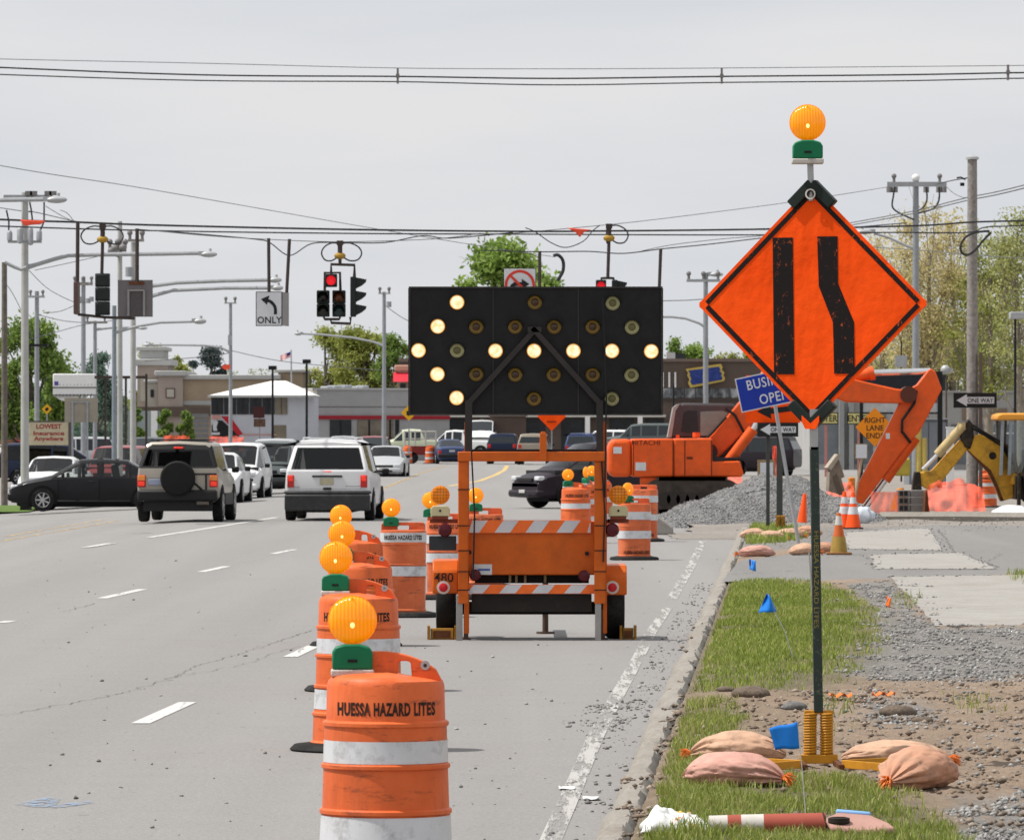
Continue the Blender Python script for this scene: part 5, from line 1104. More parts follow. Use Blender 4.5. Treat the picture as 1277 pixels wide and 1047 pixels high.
m=MB(); m.bx(lx(1074,D),lx(1171,D),D-.1,D+.1,lz(515,D),lz(490,D)); m.build('lower_panel',M('pale_grey_panel',(.45,.46,.46),.5),ms,world=True)
m=MB(); m.bx(lx(1076,D),lx(1168,D),D-.12,D-.105,lz(502,D),lz(489.5,D)); m.build('red_panel',M('dull_red_panel',(.32,.05,.04),.5),ms,world=True)
m=MB()
for a,b in((1072,1076),(1169,1175)): m.bx(lx(a,D),lx(b,D),D-.14,D+.14,0,lz(463,D))
m.bx(lx(1076,D),lx(1169,D),D-.13,D+.13,lz(516,D),lz(514,D)); m.build('frame',black,ms,world=True)
# ---------------------------------------------------------------- vehicles
def carpaint(name,c,metal=.0,dirt=.12):
    t=NT('paint_'+name); t.base(t.mix(t.ramp(t.noise(1.2,5,.6,t.pos()),[(.4,(0,0,0)),(.8,(dirt,dirt,dirt))]),c,tuple(.6*x+.05 for x in c[:3])+(1,))); t.rough(.38); t.b.inputs['Metallic'].default_value=metal; t.b.inputs['Specular IOR Level'].default_value=.3 if sum(c[:3])>.3 else .12
    t.b.inputs['Coat Weight'].default_value=.3 if sum(c[:3])>.3 else .1; t.b.inputs['Coat Roughness'].default_value=.06
    base=t.b.outputs[0]; g=t.n('ShaderNodeNewGeometry'); ib=t.n('ShaderNodeBsdfDiffuse'); ib.inputs[0].default_value=(.05,.05,.055,1); ms=t.n('ShaderNodeMixShader')
    t.l(g.outputs['Backfacing'],ms.inputs[0]); t.l(base,ms.inputs[1]); t.l(ib.outputs[0],ms.inputs[2]); t.l(ms.outputs[0],t.out.inputs[0]); return t.mat
def tint(name,k,refl=.0):
    t=NT(name); a=t.n('ShaderNodeBsdfTransparent'); a.inputs[0].default_value=(k,k*1.04,k*1.02,1); b=t.n('ShaderNodeBsdfGlossy'); b.inputs['Roughness'].default_value=.03
    f=t.n('ShaderNodeFresnel'); f.inputs[0].default_value=1.5; m=t.n('ShaderNodeMixShader'); t.l(t.math('ADD',f.outputs[0],refl),m.inputs[0]); t.l(a.outputs[0],m.inputs[1]); t.l(b.outputs[0],m.inputs[2]); t.l(m.outputs[0],t.out.inputs[0]); return t.mat
G_clear=tint('clear_car_glass',.7); G_dark=tint('privacy_car_glass',.08); G_mid=tint('light_tint_glass',.3); G_op=M('dark_car_glass',(.024,.029,.033),.1,spec=.3)
trim=M('black_trim',(.018,.018,.019),.55); interior=M('dark_interior',(.03,.03,.032),.8); tail=M('tail_lamp_red',(.5,.015,.012),.2,coat=.6); tail_on=M('lit_tail_lamp',(.8,.05,.03),.3,emit=.35); amberl=M('orange_lamp_lens',(.75,.25,.05),.25,coat=.5)
headl=M('headlamp_glass',(.62,.64,.66),.15,spec=.8); alloy=M('alloy_rim',(.42,.42,.43),.35,.6); plate_y=M('number_plate_tan',(.48,.44,.3),.5); plate_b=M('number_plate_blue',(.3,.34,.45),.5)
SED=dict(st=[(-2.3,.33,.80,.86,.66,.60,0),(-2.22,.24,.86,.95,.80,.66,0),(-1.55,.2,.89,1.0,.86,.66,0),(-.85,.2,.90,1.37,.87,.58,.0),(-.1,.2,.90,1.42,.875,.6,0),(.42,.2,.89,1.385,.87,.59,0),(1.2,.2,.87,.96,.86,.68,0),(1.95,.22,.74,.80,.82,.62,0),(2.25,.24,.62,.66,.72,.5,0),(2.32,.3,.54,.56,.6,.42,0)],
    side=[(2,3,'q'),(3,4,'d'),(4,5,'d'),(5,6,'a')],top=[(2,3,'rear'),(5,6,'front')],L=4.6,wb=(-1.35,1.4),r=.315,w=.875)
VAN=dict(st=[(-2.38,.42,1.08,1.71,.88,.69,.34),(-2.30,.36,1.08,1.76,.93,.71,.30),(-1.2,.26,1.0,1.78,.965,.73,0),(-.1,.26,.99,1.77,.965,.73,0),(.55,.26,.97,1.72,.955,.71,0),(1.55,.26,.93,1.08,.93,.72,0),(2.15,.28,.82,.88,.86,.62,0),(2.38,.3,.66,.7,.74,.5,0)],
    side=[(1,2,'q'),(2,3,'d'),(3,4,'d'),(4,5,'a')],top=[(4,5,'front')],cap=True,L=4.8,wb=(-1.45,1.5),r=.33,w=.96)
SUVD=dict(st=[(-2.05,.5,1.17,1.68,.85,.66,.22),(-1.98,.46,1.17,1.74,.88,.69,.2),(-1.0,.36,1.06,1.75,.90,.7,0),(-.1,.36,1.05,1.75,.90,.7,0),(.45,.36,1.03,1.70,.895,.69,0),(1.05,.36,1.0,1.12,.89,.7,0),(1.85,.38,.93,1.0,.86,.66,0),(2.1,.42,.78,.82,.8,.55,0)],
    side=[(1,2,'q'),(2,3,'d'),(3,4,'d'),(4,5,'a')],top=[(4,5,'front')],cap=True,L=4.2,wb=(-1.3,1.3),r=.37,w=.9)
PICK=dict(st=[(-2.5,.45,.95,1.0,.84,.8,0),(-2.45,.4,1.0,1.05,.92,.84,0),(-.55,.36,1.05,1.1,.93,.86,0),(-.35,.36,1.05,1.72,.93,.72,0),(.3,.36,1.04,1.76,.93,.73,0),(.75,.36,1.02,1.7,.92,.71,0),(1.35,.36,1.0,1.12,.92,.74,0),(2.4,.4,.92,.98,.88,.7,0),(2.6,.45,.75,.8,.8,.6,0)],
    side=[(3,4,'d'),(4,5,'d'),(5,6,'a')],top=[(2,3,'rear'),(5,6,'front')],L=5.1,wb=(-1.5,1.6),r=.37,w=.93)
def car(label,spec,paint,glass,cat='car',name='parked_car',group=None,detail=True,rim=alloy,wheels=True,side_glass=None,darktop=False):
    c=thing(name,label,cat,(0,0,0),0,group); st=spec['st']; side_glass=side_glass or glass
    def half(s):
        y,zb,zl,zt,w_,wr,dy=s
        k=(zt-zl)
        return [(0,y,zb),(w_*.88,y,zb),(w_*.985,y,zb+.1),(w_,y,zb+(zl-zb)*.55),(w_*.972,y,zl),(wr*1.03,y+dy*.92,zt-min(.07,k*.3)),(wr*.86,y+dy,zt-min(.012,k*.1)),(0,y+dy,zt+.012)]
    # refine the stations so that curves read smooth
    V=[];F_=[];mi=[]; N=8; K=15
    def ring(s):
        h=half(s); return h+[(-a,b,d) for a,b,d in h[-2:0:-1]]
    rings=[ring(s) for s in st]; n=len(rings[0])
    for r in rings: V+=r
    tops={(a):kk for a,b,kk in spec['top']}; sides={a:kk for a,b,kk in spec['side']}
    for i in range(len(rings)-1):
        for j in range(n):
            j2=(j+1)%n; F_.append((i*n+j,i*n+j2,(i+1)*n+j2,(i+1)*n+j))
            m=0
            row=j if j<7 else n-1-j
            if row in(5,6) and i in tops: m=2 if tops[i]=='front' else 3
            if row==4 and i in sides: m=1
            mi.append(m)
    for e,i in((0,0),(1,len(rings)-1)):
        for j in range(7):
            a,b=i*n+j,i*n+j+1; a2=i*n+((n-j)%n); b2=i*n+((n-j-1)%n)
            f=[a,b,b2,a2] if j<6 else [a,b,b2,a2]
            f=list(dict.fromkeys(f))
            if len(f)<3: continue
            F_.append(tuple(f)); mi.append(3 if(e==0 and spec.get('cap') and j in(4,)) else 0)
    bm=bmesh.new(); vs=[bm.verts.new(v) for v in V]
    for f,m in zip(F_,mi):
        try: q=bm.faces.new([vs[k] for k in f]); q.material_index=m
        except ValueError: pass
    bmesh.ops.recalc_face_normals(bm,faces=bm.faces)
    glassparts=[]
    for m,nm in((2,'windscreen'),(3,'rear_window')):
        fs=[f for f in bm.faces if f.material_index==m]
        if fs:
            bmesh.ops.inset_region(bm,faces=fs,thickness=.05,use_even_offset=True); glassparts.append((nm,[f for f in fs]))
    for f in [f for f in bm.faces if f.material_index==1]:
        bmesh.ops.inset_individual(bm,faces=[f],thickness=.045,use_even_offset=True); glassparts.append(('side_window',[f]))
    keep=set()
    for nm,fs in glassparts: keep.update(fs)
    for f in bm.faces:
        if f not in keep:
            f.material_index=0; q_=f.calc_center_median()
            if darktop and ((q_.y<st[1][0]+.16 and q_.z>st[0][2]+.01) or q_.z>st[2][3]-.03): f.material_index=1
    sub=[]
    for nm,fs in glassparts:
        m=MB(); nrm={}
        vv={}
        for f in fs:
            idx=[]
            for v in f.verts:
                if v not in vv: vv[v]=len(m.v); m.v.append(tuple(v.co+f.normal*.004))
                idx.append(vv[v])
            m.f.append(idx); m.mi.append(0)
        sub.append((nm,m))
    bmesh.ops.delete(bm,geom=list(keep),context='FACES')
    me=bpy.data.meshes.new('body'); bm.to_mesh(me); bm.free(); me.materials.append(paint); me.materials.append(trim); me.polygons.foreach_set('use_smooth',[True]*len(me.polygons)); me.set_sharp_from_angle(angle=R(50))
    b=bpy.data.objects.new('body',me); COL.objects.link(b); b.parent=c; md=b.modifiers.new('bev','BEVEL'); md.width=.045; md.segments=3; md.limit_method='ANGLE'; md.angle_limit=R(24)
    for nm,m in sub:
        m.build(nm,glass if nm!='side_window' else side_glass,c,fix=False,smooth=30)
    r,w_=spec['r'],spec['w']
    if wheels:
        for y in spec['wb']:
            for s in(-1,1):
                Mr=Matrix.Rotation(R(90)*s,4,'Y'); a=MB(); a.lathe([(r+.07,-.1),(r+.07,.0),(r*.3,.002)],n=30,c=(s*(w_-.0),y,r),M=Mr,cap=False)
                a.v=[(v[0],v[1],max(v[2],st[3][1]+.01)) for v in a.v]; a.build('wheel_arch',M('dark_arch',(.008,.008,.008),.9),c)
                t=MB(); t.lathe([(r*.6,-.2),(r*.94,-.2),(r,-.16),(r,-.03),(r*.95,.008),(r*.64,.012)],n=32,c=(s*(w_+.004),y,r),M=Mr); o=t.build('tyre',rubber,c)
                q=MB(); q.lathe([(r*.64,.0),(r*.62,.018),(r*.56,.006),(r*.2,.0),(r*.16,.014),(.001,.016)],n=32,c=(s*(w_+.004),y,r),M=Mr,cap=False)
                for k in range(7):
                    an=2*PI*k/7; q.box((s*(w_+.012),y+r*.38*math.cos(an),r+r*.38*math.sin(an)),(.012,r*.46,r*.13),rx=an)
                q.build('rim',rim,o)
    L=spec['L']/2
    m=MB(); m.bx(-.5,.5,-L*.8,L*.8,st[3][1]-.08,st[3][1]+.02); m.bx(-w_*.8,w_*.8,spec['wb'][0]-.1,spec['wb'][0]+.1,r-.06,r+.04); m.build('underbody',interior,c)
    m=MB(); zl=st[3][2]
    if detail:
        for sx_ in(-.36,.36):
            s_=MB(); s_.box((sx_,-.25,zl-.2),(.5,.5,.14)); s_.box((sx_,-.52,zl+.05),(.48,.14,.6),rx=R(-10)); s_.box((sx_,-.56,zl+.42),(.27,.1,.2),rx=R(-6)); s_.build('seat',interior,c,bev=.05)
        d=MB(); d.bx(-w_*.85,w_*.85,st[5][0] if spec is not SED else .75,st[5][0]+.35 if spec is not SED else 1.15,zl-.15,zl+.02); d.build('dashboard',interior,c)
        wy=.35; 
        rv=MB(); rv.box((0,st[5][0] if spec is SED else st[4][0]+.2,st[4][3]-.16),(.24,.03,.08)); rv.build('rear_view_mirror',trim,c)
    for s in(-1,1):
        y=st[6][0]-.35 if spec is SED else (st[5][0]-.45 if spec is not PICK else st[6][0]-.4)
        m=MB(); m.box((s*(w_+.09),y,zl+.07),(.16,.08,.13)); m.build('wing_mirror',trim if paint.name!='paint_white' else trim,c,bev=.03)
    return c
def part(c,name,mat,*boxes,bev=.01,par=None):
    m=MB()
    for b in boxes: m.bx(*b)
    return m.build(name,mat,par or c,bev=bev)
def put(c,px,D,heading,z=None,sc_=1):
    X=lx(px,D); c.location=(X,D,rz_(X) if z is None else z); c.rotation_euler=(0,0,heading)
    if sc_!=1: c.scale=(sc_,)*3
    return c
P_white=carpaint('white',(.68,.68,.69,1)); P_black=carpaint('black',(.012,.012,.014,1)); P_champ=carpaint('champagne',(.36,.33,.28,1),.3); P_silver=carpaint('silver',(.5,.51,.52,1),.4); P_grey=carpaint('dark_grey_green',(.085,.1,.1,1),.3)
P_navy=carpaint('navy',(.015,.022,.05,1)); P_red=carpaint('dark_red',(.25,.025,.03,1)); P_pale=carpaint('pale_green_white',(.52,.56,.4,1)); P_blue=carpaint('slate_blue',(.05,.07,.15,1),.3); P_pur=carpaint('dark_plum',(.022,.016,.022,1)); P_tan=carpaint('dull_tan',(.28,.24,.19,1))
# ---- white minivan, rear view
v=car('white minivan seen from behind in the through lane beside the near drums','VAN' and VAN,P_white,G_mid,'minivan','white_minivan',side_glass=G_dark); y0=-2.38
for o in v.children:
    if o.name.startswith('rear_window'): o.data.materials[0]=G_dark
part(v,'rear_bumper',M('grey_black_bumper',(.035,.036,.038),.5,dirt=.3,dcol=(.12,.11,.1)),(-.93,.93,y0-.1,y0+.25,.22,.58),(-.95,.95,y0-.06,y0+.3,.585,.66),bev=.04)
part(v,'bumper_strip',P_white,(-.96,-.55,y0-.02,y0+.3,.585,.6),bev=.003)
for s in(-1,1):
    part(v,'tail_light',tail,(s*.8-.075*1,s*.8+.075,y0-.03,y0+.12,.73,1.0),bev=.02); tl=v.children[-1]
    tb=[o for o in COL.objects if o.name.startswith('tail_light')][-1]
    part(v,'brake_glow',tail_on,(s*.8-.05,s*.8+.05,y0-.036,y0,.87,.985),bev=.01,par=tb)
part(v,'tailgate_handle',trim,(-.33,.33,y0-.03,y0,.955,.995)); part(v,'number_plate',plate_y,(-.16,.14,y0-.02,y0,.79,.93)); part(v,'gate_latch',trim,(-.09,.09,y0-.03,y0,.68,.73)); part(v,'high_brake_light',tail_on,(-.1,.1,y0+.0,y0+.08,1.055,1.09))
part(v,'badge_strip',M('grey_badge',(.35,.35,.36),.4),(.4,.72,y0-.006,y0,.755,.77),(-.72,-.6,y0-.006,y0,.73,.75),bev=None)
part(v,'tailgate_seam',M('seam_shadow_gap',(.15,.15,.155),.7),(-.83,.83,y0-.003,y0,.695,.7),(-.735,-.73,y0-.003,y0,.7,1.0),(.73,.735,y0-.003,y0,.7,1.0),bev=None)
m=MB(); m.tube([(-.55,-1.3,1.8),(.55,-1.3,1.8)],.014,8); m.tube([(-.55,-.2,1.8),(.55,-.2,1.8)],.014,8)
for s in(-1,1): m.tube([(s*.58,-1.7,1.78),(s*.58,-1.5,1.81),(s*.58,.2,1.81),(s*.58,.35,1.77)],.02,8)
m.build('roof_rack',P_silver,v)
put(v,418,137,-R(2.5))
# ---- champagne off-roader, rear view
u=car('tan off-road car with a spare wheel on its tail behind the black sedan','SUVD' and SUVD,P_champ,G_dark,'off-road car','offroad_car',darktop=True,side_glass=G_dark); y0=-2.05
part(u,'rear_bumper',M('black_bumper',(.016,.016,.017),.5),(-.86,.86,y0-.14,y0+.2,.46,.70),bev=.05)
for s in(-1,1):
    part(u,'tail_light',tail,(s*.78-.09,s*.78+.09,y0-.04,y0+.12,.76,1.02),bev=.02); tb=[o for o in COL.objects if o.name.startswith('tail_light')][-1]
    part(u,'indicator',amberl,(s*.78-.08,s*.78+.08,y0-.045,y0,.9,1.01),par=tb); part(u,'brake_glow',tail_on,(s*.78-.07,s*.78+.07,y0-.045,y0,.78,.88),par=tb)
m=MB(); Mr=Matrix.Translation((.02,y0-.17,.95))@Matrix.Rotation(R(90),4,'X'); m.lathe([(.2,-.1),(.34,-.11),(.375,-.06),(.375,.06),(.34,.11),(.25,.115)],n=36,M=Mr); sw=m.build('spare_wheel',M('black_spare_tyre',(.01,.01,.01),.75),u)
m=MB(); m.lathe([(.25,.108),(.22,.08),(.08,.07),(.07,.1),(.001,.1)],n=30,M=Mr,cap=False); m.build('rim',M('dark_rim',(.035,.035,.036),.5),sw)
part(u,'wheel_carrier',trim,(.25,.85,y0-.1,y0-.06,1.02,1.06),(.6,.64,y0-.1,y0-.05,.7,1.04),bev=.01); m=MB(); m.tube([(.22,y0-.07,.98),(.55,y0-.07,.68)],.025,8); m.build('carrier_strut',trim,u)
part(u,'number_plate',plate_b,(-.63,-.35,y0-.03,y0,.8,.93)); part(u,'high_brake_light',tail_on,(-.1,.1,y0+.16,y0+.24,1.585,1.625)); part(u,'tailgate_band',M('seam_shadow_gap',(.15,.15,.155)),(-.66,-.3,y0-.006,y0,.945,.955),bev=None)
m=MB(); m.cyl((.42,y0-.05,.42),(.68,y0-.05,.42),.05,n=12); m.build('exhaust',M('rusty_exhaust',(.15,.13,.11),.5,.5),u)
part(u,'roof_rail',trim,(-.62,.62,-1.75,-.2,1.762,1.79),bev=.01); part(u,'rear_valance',trim,(-.74,.74,y0+.02,y0+.2,.24,.5)); part(u,'side_cladding',trim,(.885,.915,-.85,.85,.36,.62),bev=.02); part(u,'side_cladding',trim,(-.915,-.885,-.85,.85,.36,.62),bev=.02); put(u,234,135,-R(3.0))
# ---- black sedan across the junction
b=car('black sedan seen from the side turning across the road with a driver','SED' and SED,P_black,G_clear,'car','black_sedan'); 
for s in(-1,1):
    part(b,'headlight',headl,(s*.55-.14,s*.55+.14,2.05,2.27,.6,.71),bev=.03); part(b,'tail_light',tail,(s*.6-.12,s*.6+.12,-2.31,-2.15,.7,.83),bev=.02)
    for y,nm in((-.12,0),(.98,1)): part(b,'door_seam',M('seam_black_gap',(.003,.003,.003),.8),(s*.876-.004,s*.876+.004,y-.006,y+.006,.3,.86),bev=None)
    part(b,'door_handle',trim,(s*.89-.015,s*.89+.015,-.0,.16,.79,.82)); part(b,'sill_trim',M('sill_grey',(.03,.03,.032),.5),(s*.88-.01,s*.88+.012,-.95,1.0,.27,.3))
part(b,'front_bumper',P_black,(-.7,.7,2.1,2.36,.28,.5),bev=.06); part(b,'grille',trim,(-.35,.35,2.28,2.34,.52,.6))
put(b,121,166.5,R(90),sc_=1.0)
# driver of the black sedan
def person(label,loc,rz,seated=True,shirt=(.03,.03,.035),par=None):
    p=thing('person',label,'person',loc,rz)
    me=bpy.data.meshes.new('body'); J=[((0,0,.0),.16,.12),((0,.02,.28),.17,.12),((0,.02,.5),.19,.12),((0,.03,.6),.06,.06),((0,.05,.68),.075,.09),((0,.05,.8),.085,.1),((0,.05,.86),.05,.06),
       ((-.19,.03,.5),.065,.065),((-.26,.1,.28),.05,.05),((-.16,.38,.34),.04,.04),((.19,.03,.5),.065,.065),((.26,.1,.28),.05,.05),((.16,.38,.34),.04,.04),((-.1,.3,.02),.1,.09),((-.11,.5,.02),.075,.075),((-.11,.56,-.34),.055,.055),((.1,.3,.02),.1,.09),((.11,.5,.02),.075,.075),((.11,.56,-.34),.055,.055)]
    Ed=[(0,1),(1,2),(2,3),(3,4),(4,5),(5,6),(2,7),(7,8),(8,9),(2,10),(10,11),(11,12),(0,13),(13,14),(14,15),(0,16),(16,17),(17,18)]
    me.from_pydata([j[0] for j in J],Ed,[]); o=bpy.data.objects.new('body',me); COL.objects.link(o); o.parent=p
    md=o.modifiers.new('skin','SKIN'); md.use_smooth_shade=True
    for i,j in enumerate(J): me.skin_vertices[0].data[i].radius=(j[1],j[2])
    me.skin_vertices[0].data[0].use_root=True; o.modifiers.new('sub','SUBSURF').levels=2; o.modifiers['sub'].render_levels=2
    t=NT('clothed_'+str(int(loc[0]*100))); sp_=t.n('ShaderNodeSeparateXYZ'); t.l(t.n('ShaderNodeTexCoord').outputs['Object'],sp_.inputs[0]); t.base(t.mix(t.math('GREATER_THAN',sp_.outputs[2],.585),(*shirt,1),(.3,.17,.11,1))); me.materials.append(t.mat)
    m=MB(); m.ball((0,.035,.82),.105,10,(.9,1,.75)); m.build('hair',M('dark_hair',(.02,.014,.01),.7),p); return p
person('driver in dark clothes seated at the wheel of the black sedan',(b.location.x+ -.0+.15,b.location.y-.36*-1*-1,b.location.z+.55),R(90))
# ---- oncoming cars in the left lanes
def front(c,spec,mat_grille=trim,bump=None):
    L=spec['st'][-1][0]; w_=spec['w']; zl=spec['st'][-2][2]
    for s in(-1,1): part(c,'headlight',headl,(s*w_*.68-.13,s*w_*.68+.13,L-.2,L+.0,zl-.08,zl+.04),bev=.03)
    part(c,'grille',mat_grille,(-.42,.42,L-.05,L+.015,zl-.1,zl-.01)); part(c,'front_bumper',bump or c.children[0].data.materials[0],(-w_*.86,w_*.86,L-.35,L+.08,.3,.5),bev=.07); part(c,'air_intake',trim,(-.4,.4,L+.0,L+.085,.32,.4)); part(c,'number_plate',M('number_plate_white',(.5,.5,.48),.5),(-.16,.16,L+.06,L+.095,.41,.5))
def rear(c,spec,lights=tail):
    y=spec['st'][0][0]; w_=spec['w']; zl=spec['st'][0][2]
    for s in(-1,1): part(c,'tail_light',lights,(s*w_*.8-.09,s*w_*.8+.09,y-.02,y+.15,zl-.25,zl-.03),bev=.02)
    part(c,'rear_bumper',trim,(-w_*.92,w_*.92,y-.1,y+.2,.36,.58),bev=.05); part(c,'number_plate',M('number_plate_white',(.5,.5,.48)),(-.16,.16,y-.03,y,.68,.8))
H1=R(180)-R(2.5)
c=car('white sedan with a cracked front wing facing us beside the tan off-road car'.replace('with a cracked front wing ',''),SED,P_white,G_mid,name='oncoming_car'); front(c,SED); put(c,269,172,H1)
c=car('white minivan facing us between the tan off-road car and the white minivan','VAN' and VAN,P_white,G_mid,'minivan','oncoming_minivan'); front(c,VAN); put(c,296,183,H1,sc_=.93)
c=car('dark grey green wagon facing us just left of the white minivan ahead',VAN,P_grey,G_mid,'wagon','oncoming_wagon'); front(c,VAN,bump=trim); put(c,337,194,H1,sc_=.93)
c=car('silver van roof farther back above the grey green wagon',VAN,P_silver,G_mid,'minivan','oncoming_minivan'); front(c,VAN); put(c,342,238,H1,sc_=.98)
c=car('white car showing between the wagon and the white minivan ahead',SED,P_white,G_op,name='oncoming_car',detail=False); put(c,368,226,H1)
c=car('silver car facing us right of the white minivan',SED,P_silver,G_mid,name='oncoming_car'); front(c,SED); put(c,482,262,H1,z=-.12)
c=car('white car with red roof behind the silver oncoming car',VAN,P_red,G_op,'wagon','oncoming_wagon',detail=False); front(c,VAN,bump=P_white); put(c,466,318,H1,sc_=.93)
c=car('silver grey car roof above the white minivan roof',SED,P_silver,G_op,name='oncoming_car',detail=False); put(c,428,300,H1,z=.25)
c=car('white sedan facing us at left behind the black sedan',SED,P_white,G_mid,name='oncoming_car'); front(c,SED); put(c,69,178,R(180)-R(4),z=-.2)
c=car('dark red wagon behind the black sedan roof',VAN,P_red,G_mid,'wagon','oncoming_wagon'); front(c,VAN); put(c,147,212,R(180)-R(8),z=-.25,sc_=.95)
c=car('dark navy minivan seen side on at the left edge behind the grey pole',VAN,P_navy,G_dark,'minivan','parked_minivan'); rear(c,VAN); put(c,68,255,R(-86),z=-.35)
# ---- cars on the right and far behind
c=car('dark plum car nosing out of the side street behind the drums',VAN,P_pur,G_mid,'minivan','turning_minivan'); front(c,VAN,bump=P_pur); put(c,752,157,R(118),z=0,sc_=.95)
c=car('dark blue car seen from behind right of the two far drums',SED,P_blue,G_op,name='far_car',detail=False); rear(c,SED); put(c,560,358,R(5),z=0)
for px,D,sp_,pa,cat,l in((629,356,SUVD,P_navy,'off-road car','dark off-road car seen below the arrow board, left of the orange pivot'),(667,350,SUVD,P_tan,'off-road car','dull brown car behind the orange pivot of the arrow board frame'),(727,352,VAN,P_blue,'minivan','slate blue minivan seen below the right half of the arrow board')):
    c=car(l,sp_,pa,G_op,cat,'far_car',detail=False); rear(c,sp_); put(c,px,D,R(-4),z=0)
for px,D,sp_,pa,h,cat,l,z in((517,372,PICK,P_pale,R(95),'pickup','pale green pickup behind the red flat trailer',.25),(573,385,PICK,P_white,R(80),'pickup','white pickup behind the dark blue car',.2),(601,392,VAN,P_white,R(178),'van','tall white van beside the brown shed below the arrow board',.8),(640,400,SED,P_silver,R(90),'car','silver car far behind the dark off-road car',.1),(755,395,SUVD,P_white,R(60),'off-road car','white car far behind the slate blue minivan',.2),
    (800,330,SUVD,P_grey,R(80),'off-road car','grey car roof showing above the excavator body',.55),(1030,338,SUVD,P_navy,R(92),'off-road car','dark navy off-road car seen side on behind the sign post',-.0),(935,258,SUVD,P_pur,R(75),'off-road car','dark car with bright wheels behind the excavator boom foot',-.05),(880,380,SED,P_silver,R(80),'car','silver car far behind the excavator cab',.1),(990,395,SED,P_silver,R(92),'car','silver car behind the navy off-road car',.2),
    (12,330,SED,P_silver,R(90),'car','silver car far at the left edge behind the brown pole',-.2),(90,340,VAN,P_silver,R(100),'van','pale van under the white marquee sign',-.2),(112,372,SED,P_white,R(90),'car','white car far behind between the poles',.0),(181,330,VAN,P_grey,R(170),'van','dark van parked before the beige shop',-.2),(250,345,SED,P_grey,R(95),'car','dark car parked by the hedge',-.15),(22,400,VAN,P_red,R(80),'van','dull red van far behind at the left edge',.3)):
    c=car(l,sp_,pa,G_op,cat,'far_car',detail=False); put(c,px,D,h,z=z)
    if sp_ is SED: front(c,SED)
ft=thing('flat_trailer','red flat trailer with pale wire sides below the pale green pickup','trailer',W0(527,362,0)); D=362
m=MB(); m.bx(lx(509,D),lx(544,D),D-1,D+1,lz(567,D),lz(556,D)); m.build('bed',M('dull_red_bed',(.22,.03,.025),.6),ft,world=True,bev=.03)
m=MB()
for px in(505,518,531,544): m.tube([W(px,556,D)+Vector((0,-1,0)),W(px,537,D)+Vector((0,-1,0))],.05,6)
for py in(538,547): m.tube([W(505,py,D)+Vector((0,-1,0)),W(544,py,D)+Vector((0,-1,0))],.04,6)
m.build('side_rail',M('pale_rail',(.45,.44,.4),.5),ft,world=True)
m=MB()
for px in(515,538): m.cyl(W0(px,D,.33)+Vector((0,-1,0)),W0(px,D,.33)+Vector((0,-.8,0)),.33,n=18)
m.build('wheel',rubber,ft,world=True)
def curve(pts,n=64):
    xs=[p[0] for p in pts]; out=[]
    P=[pts[0]]+list(pts)+[pts[-1]]
    for i in range(1,len(P)-2):
        p0,p1,p2,p3=P[i-1],P[i],P[i+1],P[i+2]; k=max(3,n//(len(pts)-1))
        for j in range(k):
            t=j/k; t2,t3=t*t,t*t*t
            out.append(tuple(.5*((2*p1[a])+(-p0[a]+p2[a])*t+(2*p0[a]-5*p1[a]+4*p2[a]-p3[a])*t2+(-p0[a]+3*p1[a]-3*p2[a]+p3[a])*t3) for a in(0,1)))
    out.append(pts[-1]); return out
# ---------------------------------------------------------------- poles and street lamps
def pole(label,px,D,ytop,wpx,mat,cat='utility pole',name='utility_pole',lean=0,z0=None,group=None):
    X=lx(px,D); z0=(rz_(X) if X<3 else 0) if z0 is None else z0
    p=thing(name,label,cat,(X,D,z0),0,group); r=wpx/2*D/F; H=lz(ytop,D)-z0
    m=MB(); m.tube([(0,0,-.2),(lean*.5,0,H*.5),(lean,0,H)],[r*1.15,r*1.02,r*.88],16); m.build('shaft',mat,p); return p
def addp(p,name,m,mat,**k): return m.build(name,mat,p,world=True,**k)
def lamp_arm(p,D,pts,head,mat=greymetal,r=.045,flip=1):
    m=MB(); m.tube([W(a,b,D) for a,b in pts],[r*1.3]+[r]*(len(pts)-1),8); addp(p,'lamp_arm',m,mat)
    hx,hy,hl=head; m=MB(); a=W(hx,hy,D); L=hl*D/F
    m.ball(a,1,8,(L*.5,.16,.09)); m.box(a+Vector((-flip*L*.42,0,.02)),(L*.3,.18,.12)); m.cyl(a+Vector((flip*.1*L,0,.07)),a+Vector((flip*.1*L,0,.16)),.04,n=8); h=addp(p,'lamp_head',m,M('grey_lamp_head',(.4,.41,.42),.5,.2)); return h
def crossarm(p,D,x0,x1,y,ins=4,mat=None,th=.07):
    m=MB(); m.bx(lx(x0,D),lx(x1,D),D-.2,D-.09,lz(y,D)-th,lz(y,D)+th); addp(p,'crossarm',m,mat or woodpole)
    m=MB()
    for i in range(ins):
        x=lx(x0+(x1-x0)*(i+.15)/(ins-.7),D); z=lz(y,D); m.cyl((x,D-.14,z+th),(x,D-.14,z+th+.28),.05,n=8); m.ball((x,D-.14,z+th+.2),.09,6)
    if ins: addp(p,'insulator',m,M('grey_insulator',(.2,.19,.19),.4))
pale=M('pale_concrete_pole',(.42,.415,.405),.8,var=.1,vs=3); steelp=M('grey_steel_pole',(.30,.315,.335),.5,.3); bluep=M('blue_grey_steel_pole',(.24,.27,.31),.5,.2); brownp=M('brown_wood_pole',(.16,.135,.12),.85,var=.3,vs=8)
P1=pole('thick weathered grey utility pole at right carrying a ONE WAY sign',1212.5,150,199,13.5,woodpole,z0=.05)
m=MB(); m.lathe([(.16,0),(.16,.06),(.02,.13)],n=14,c=W(1212.5,199,150)); addp(P1,'pole_cap',m,M('zinc_cap',(.5,.51,.52),.4,.5))
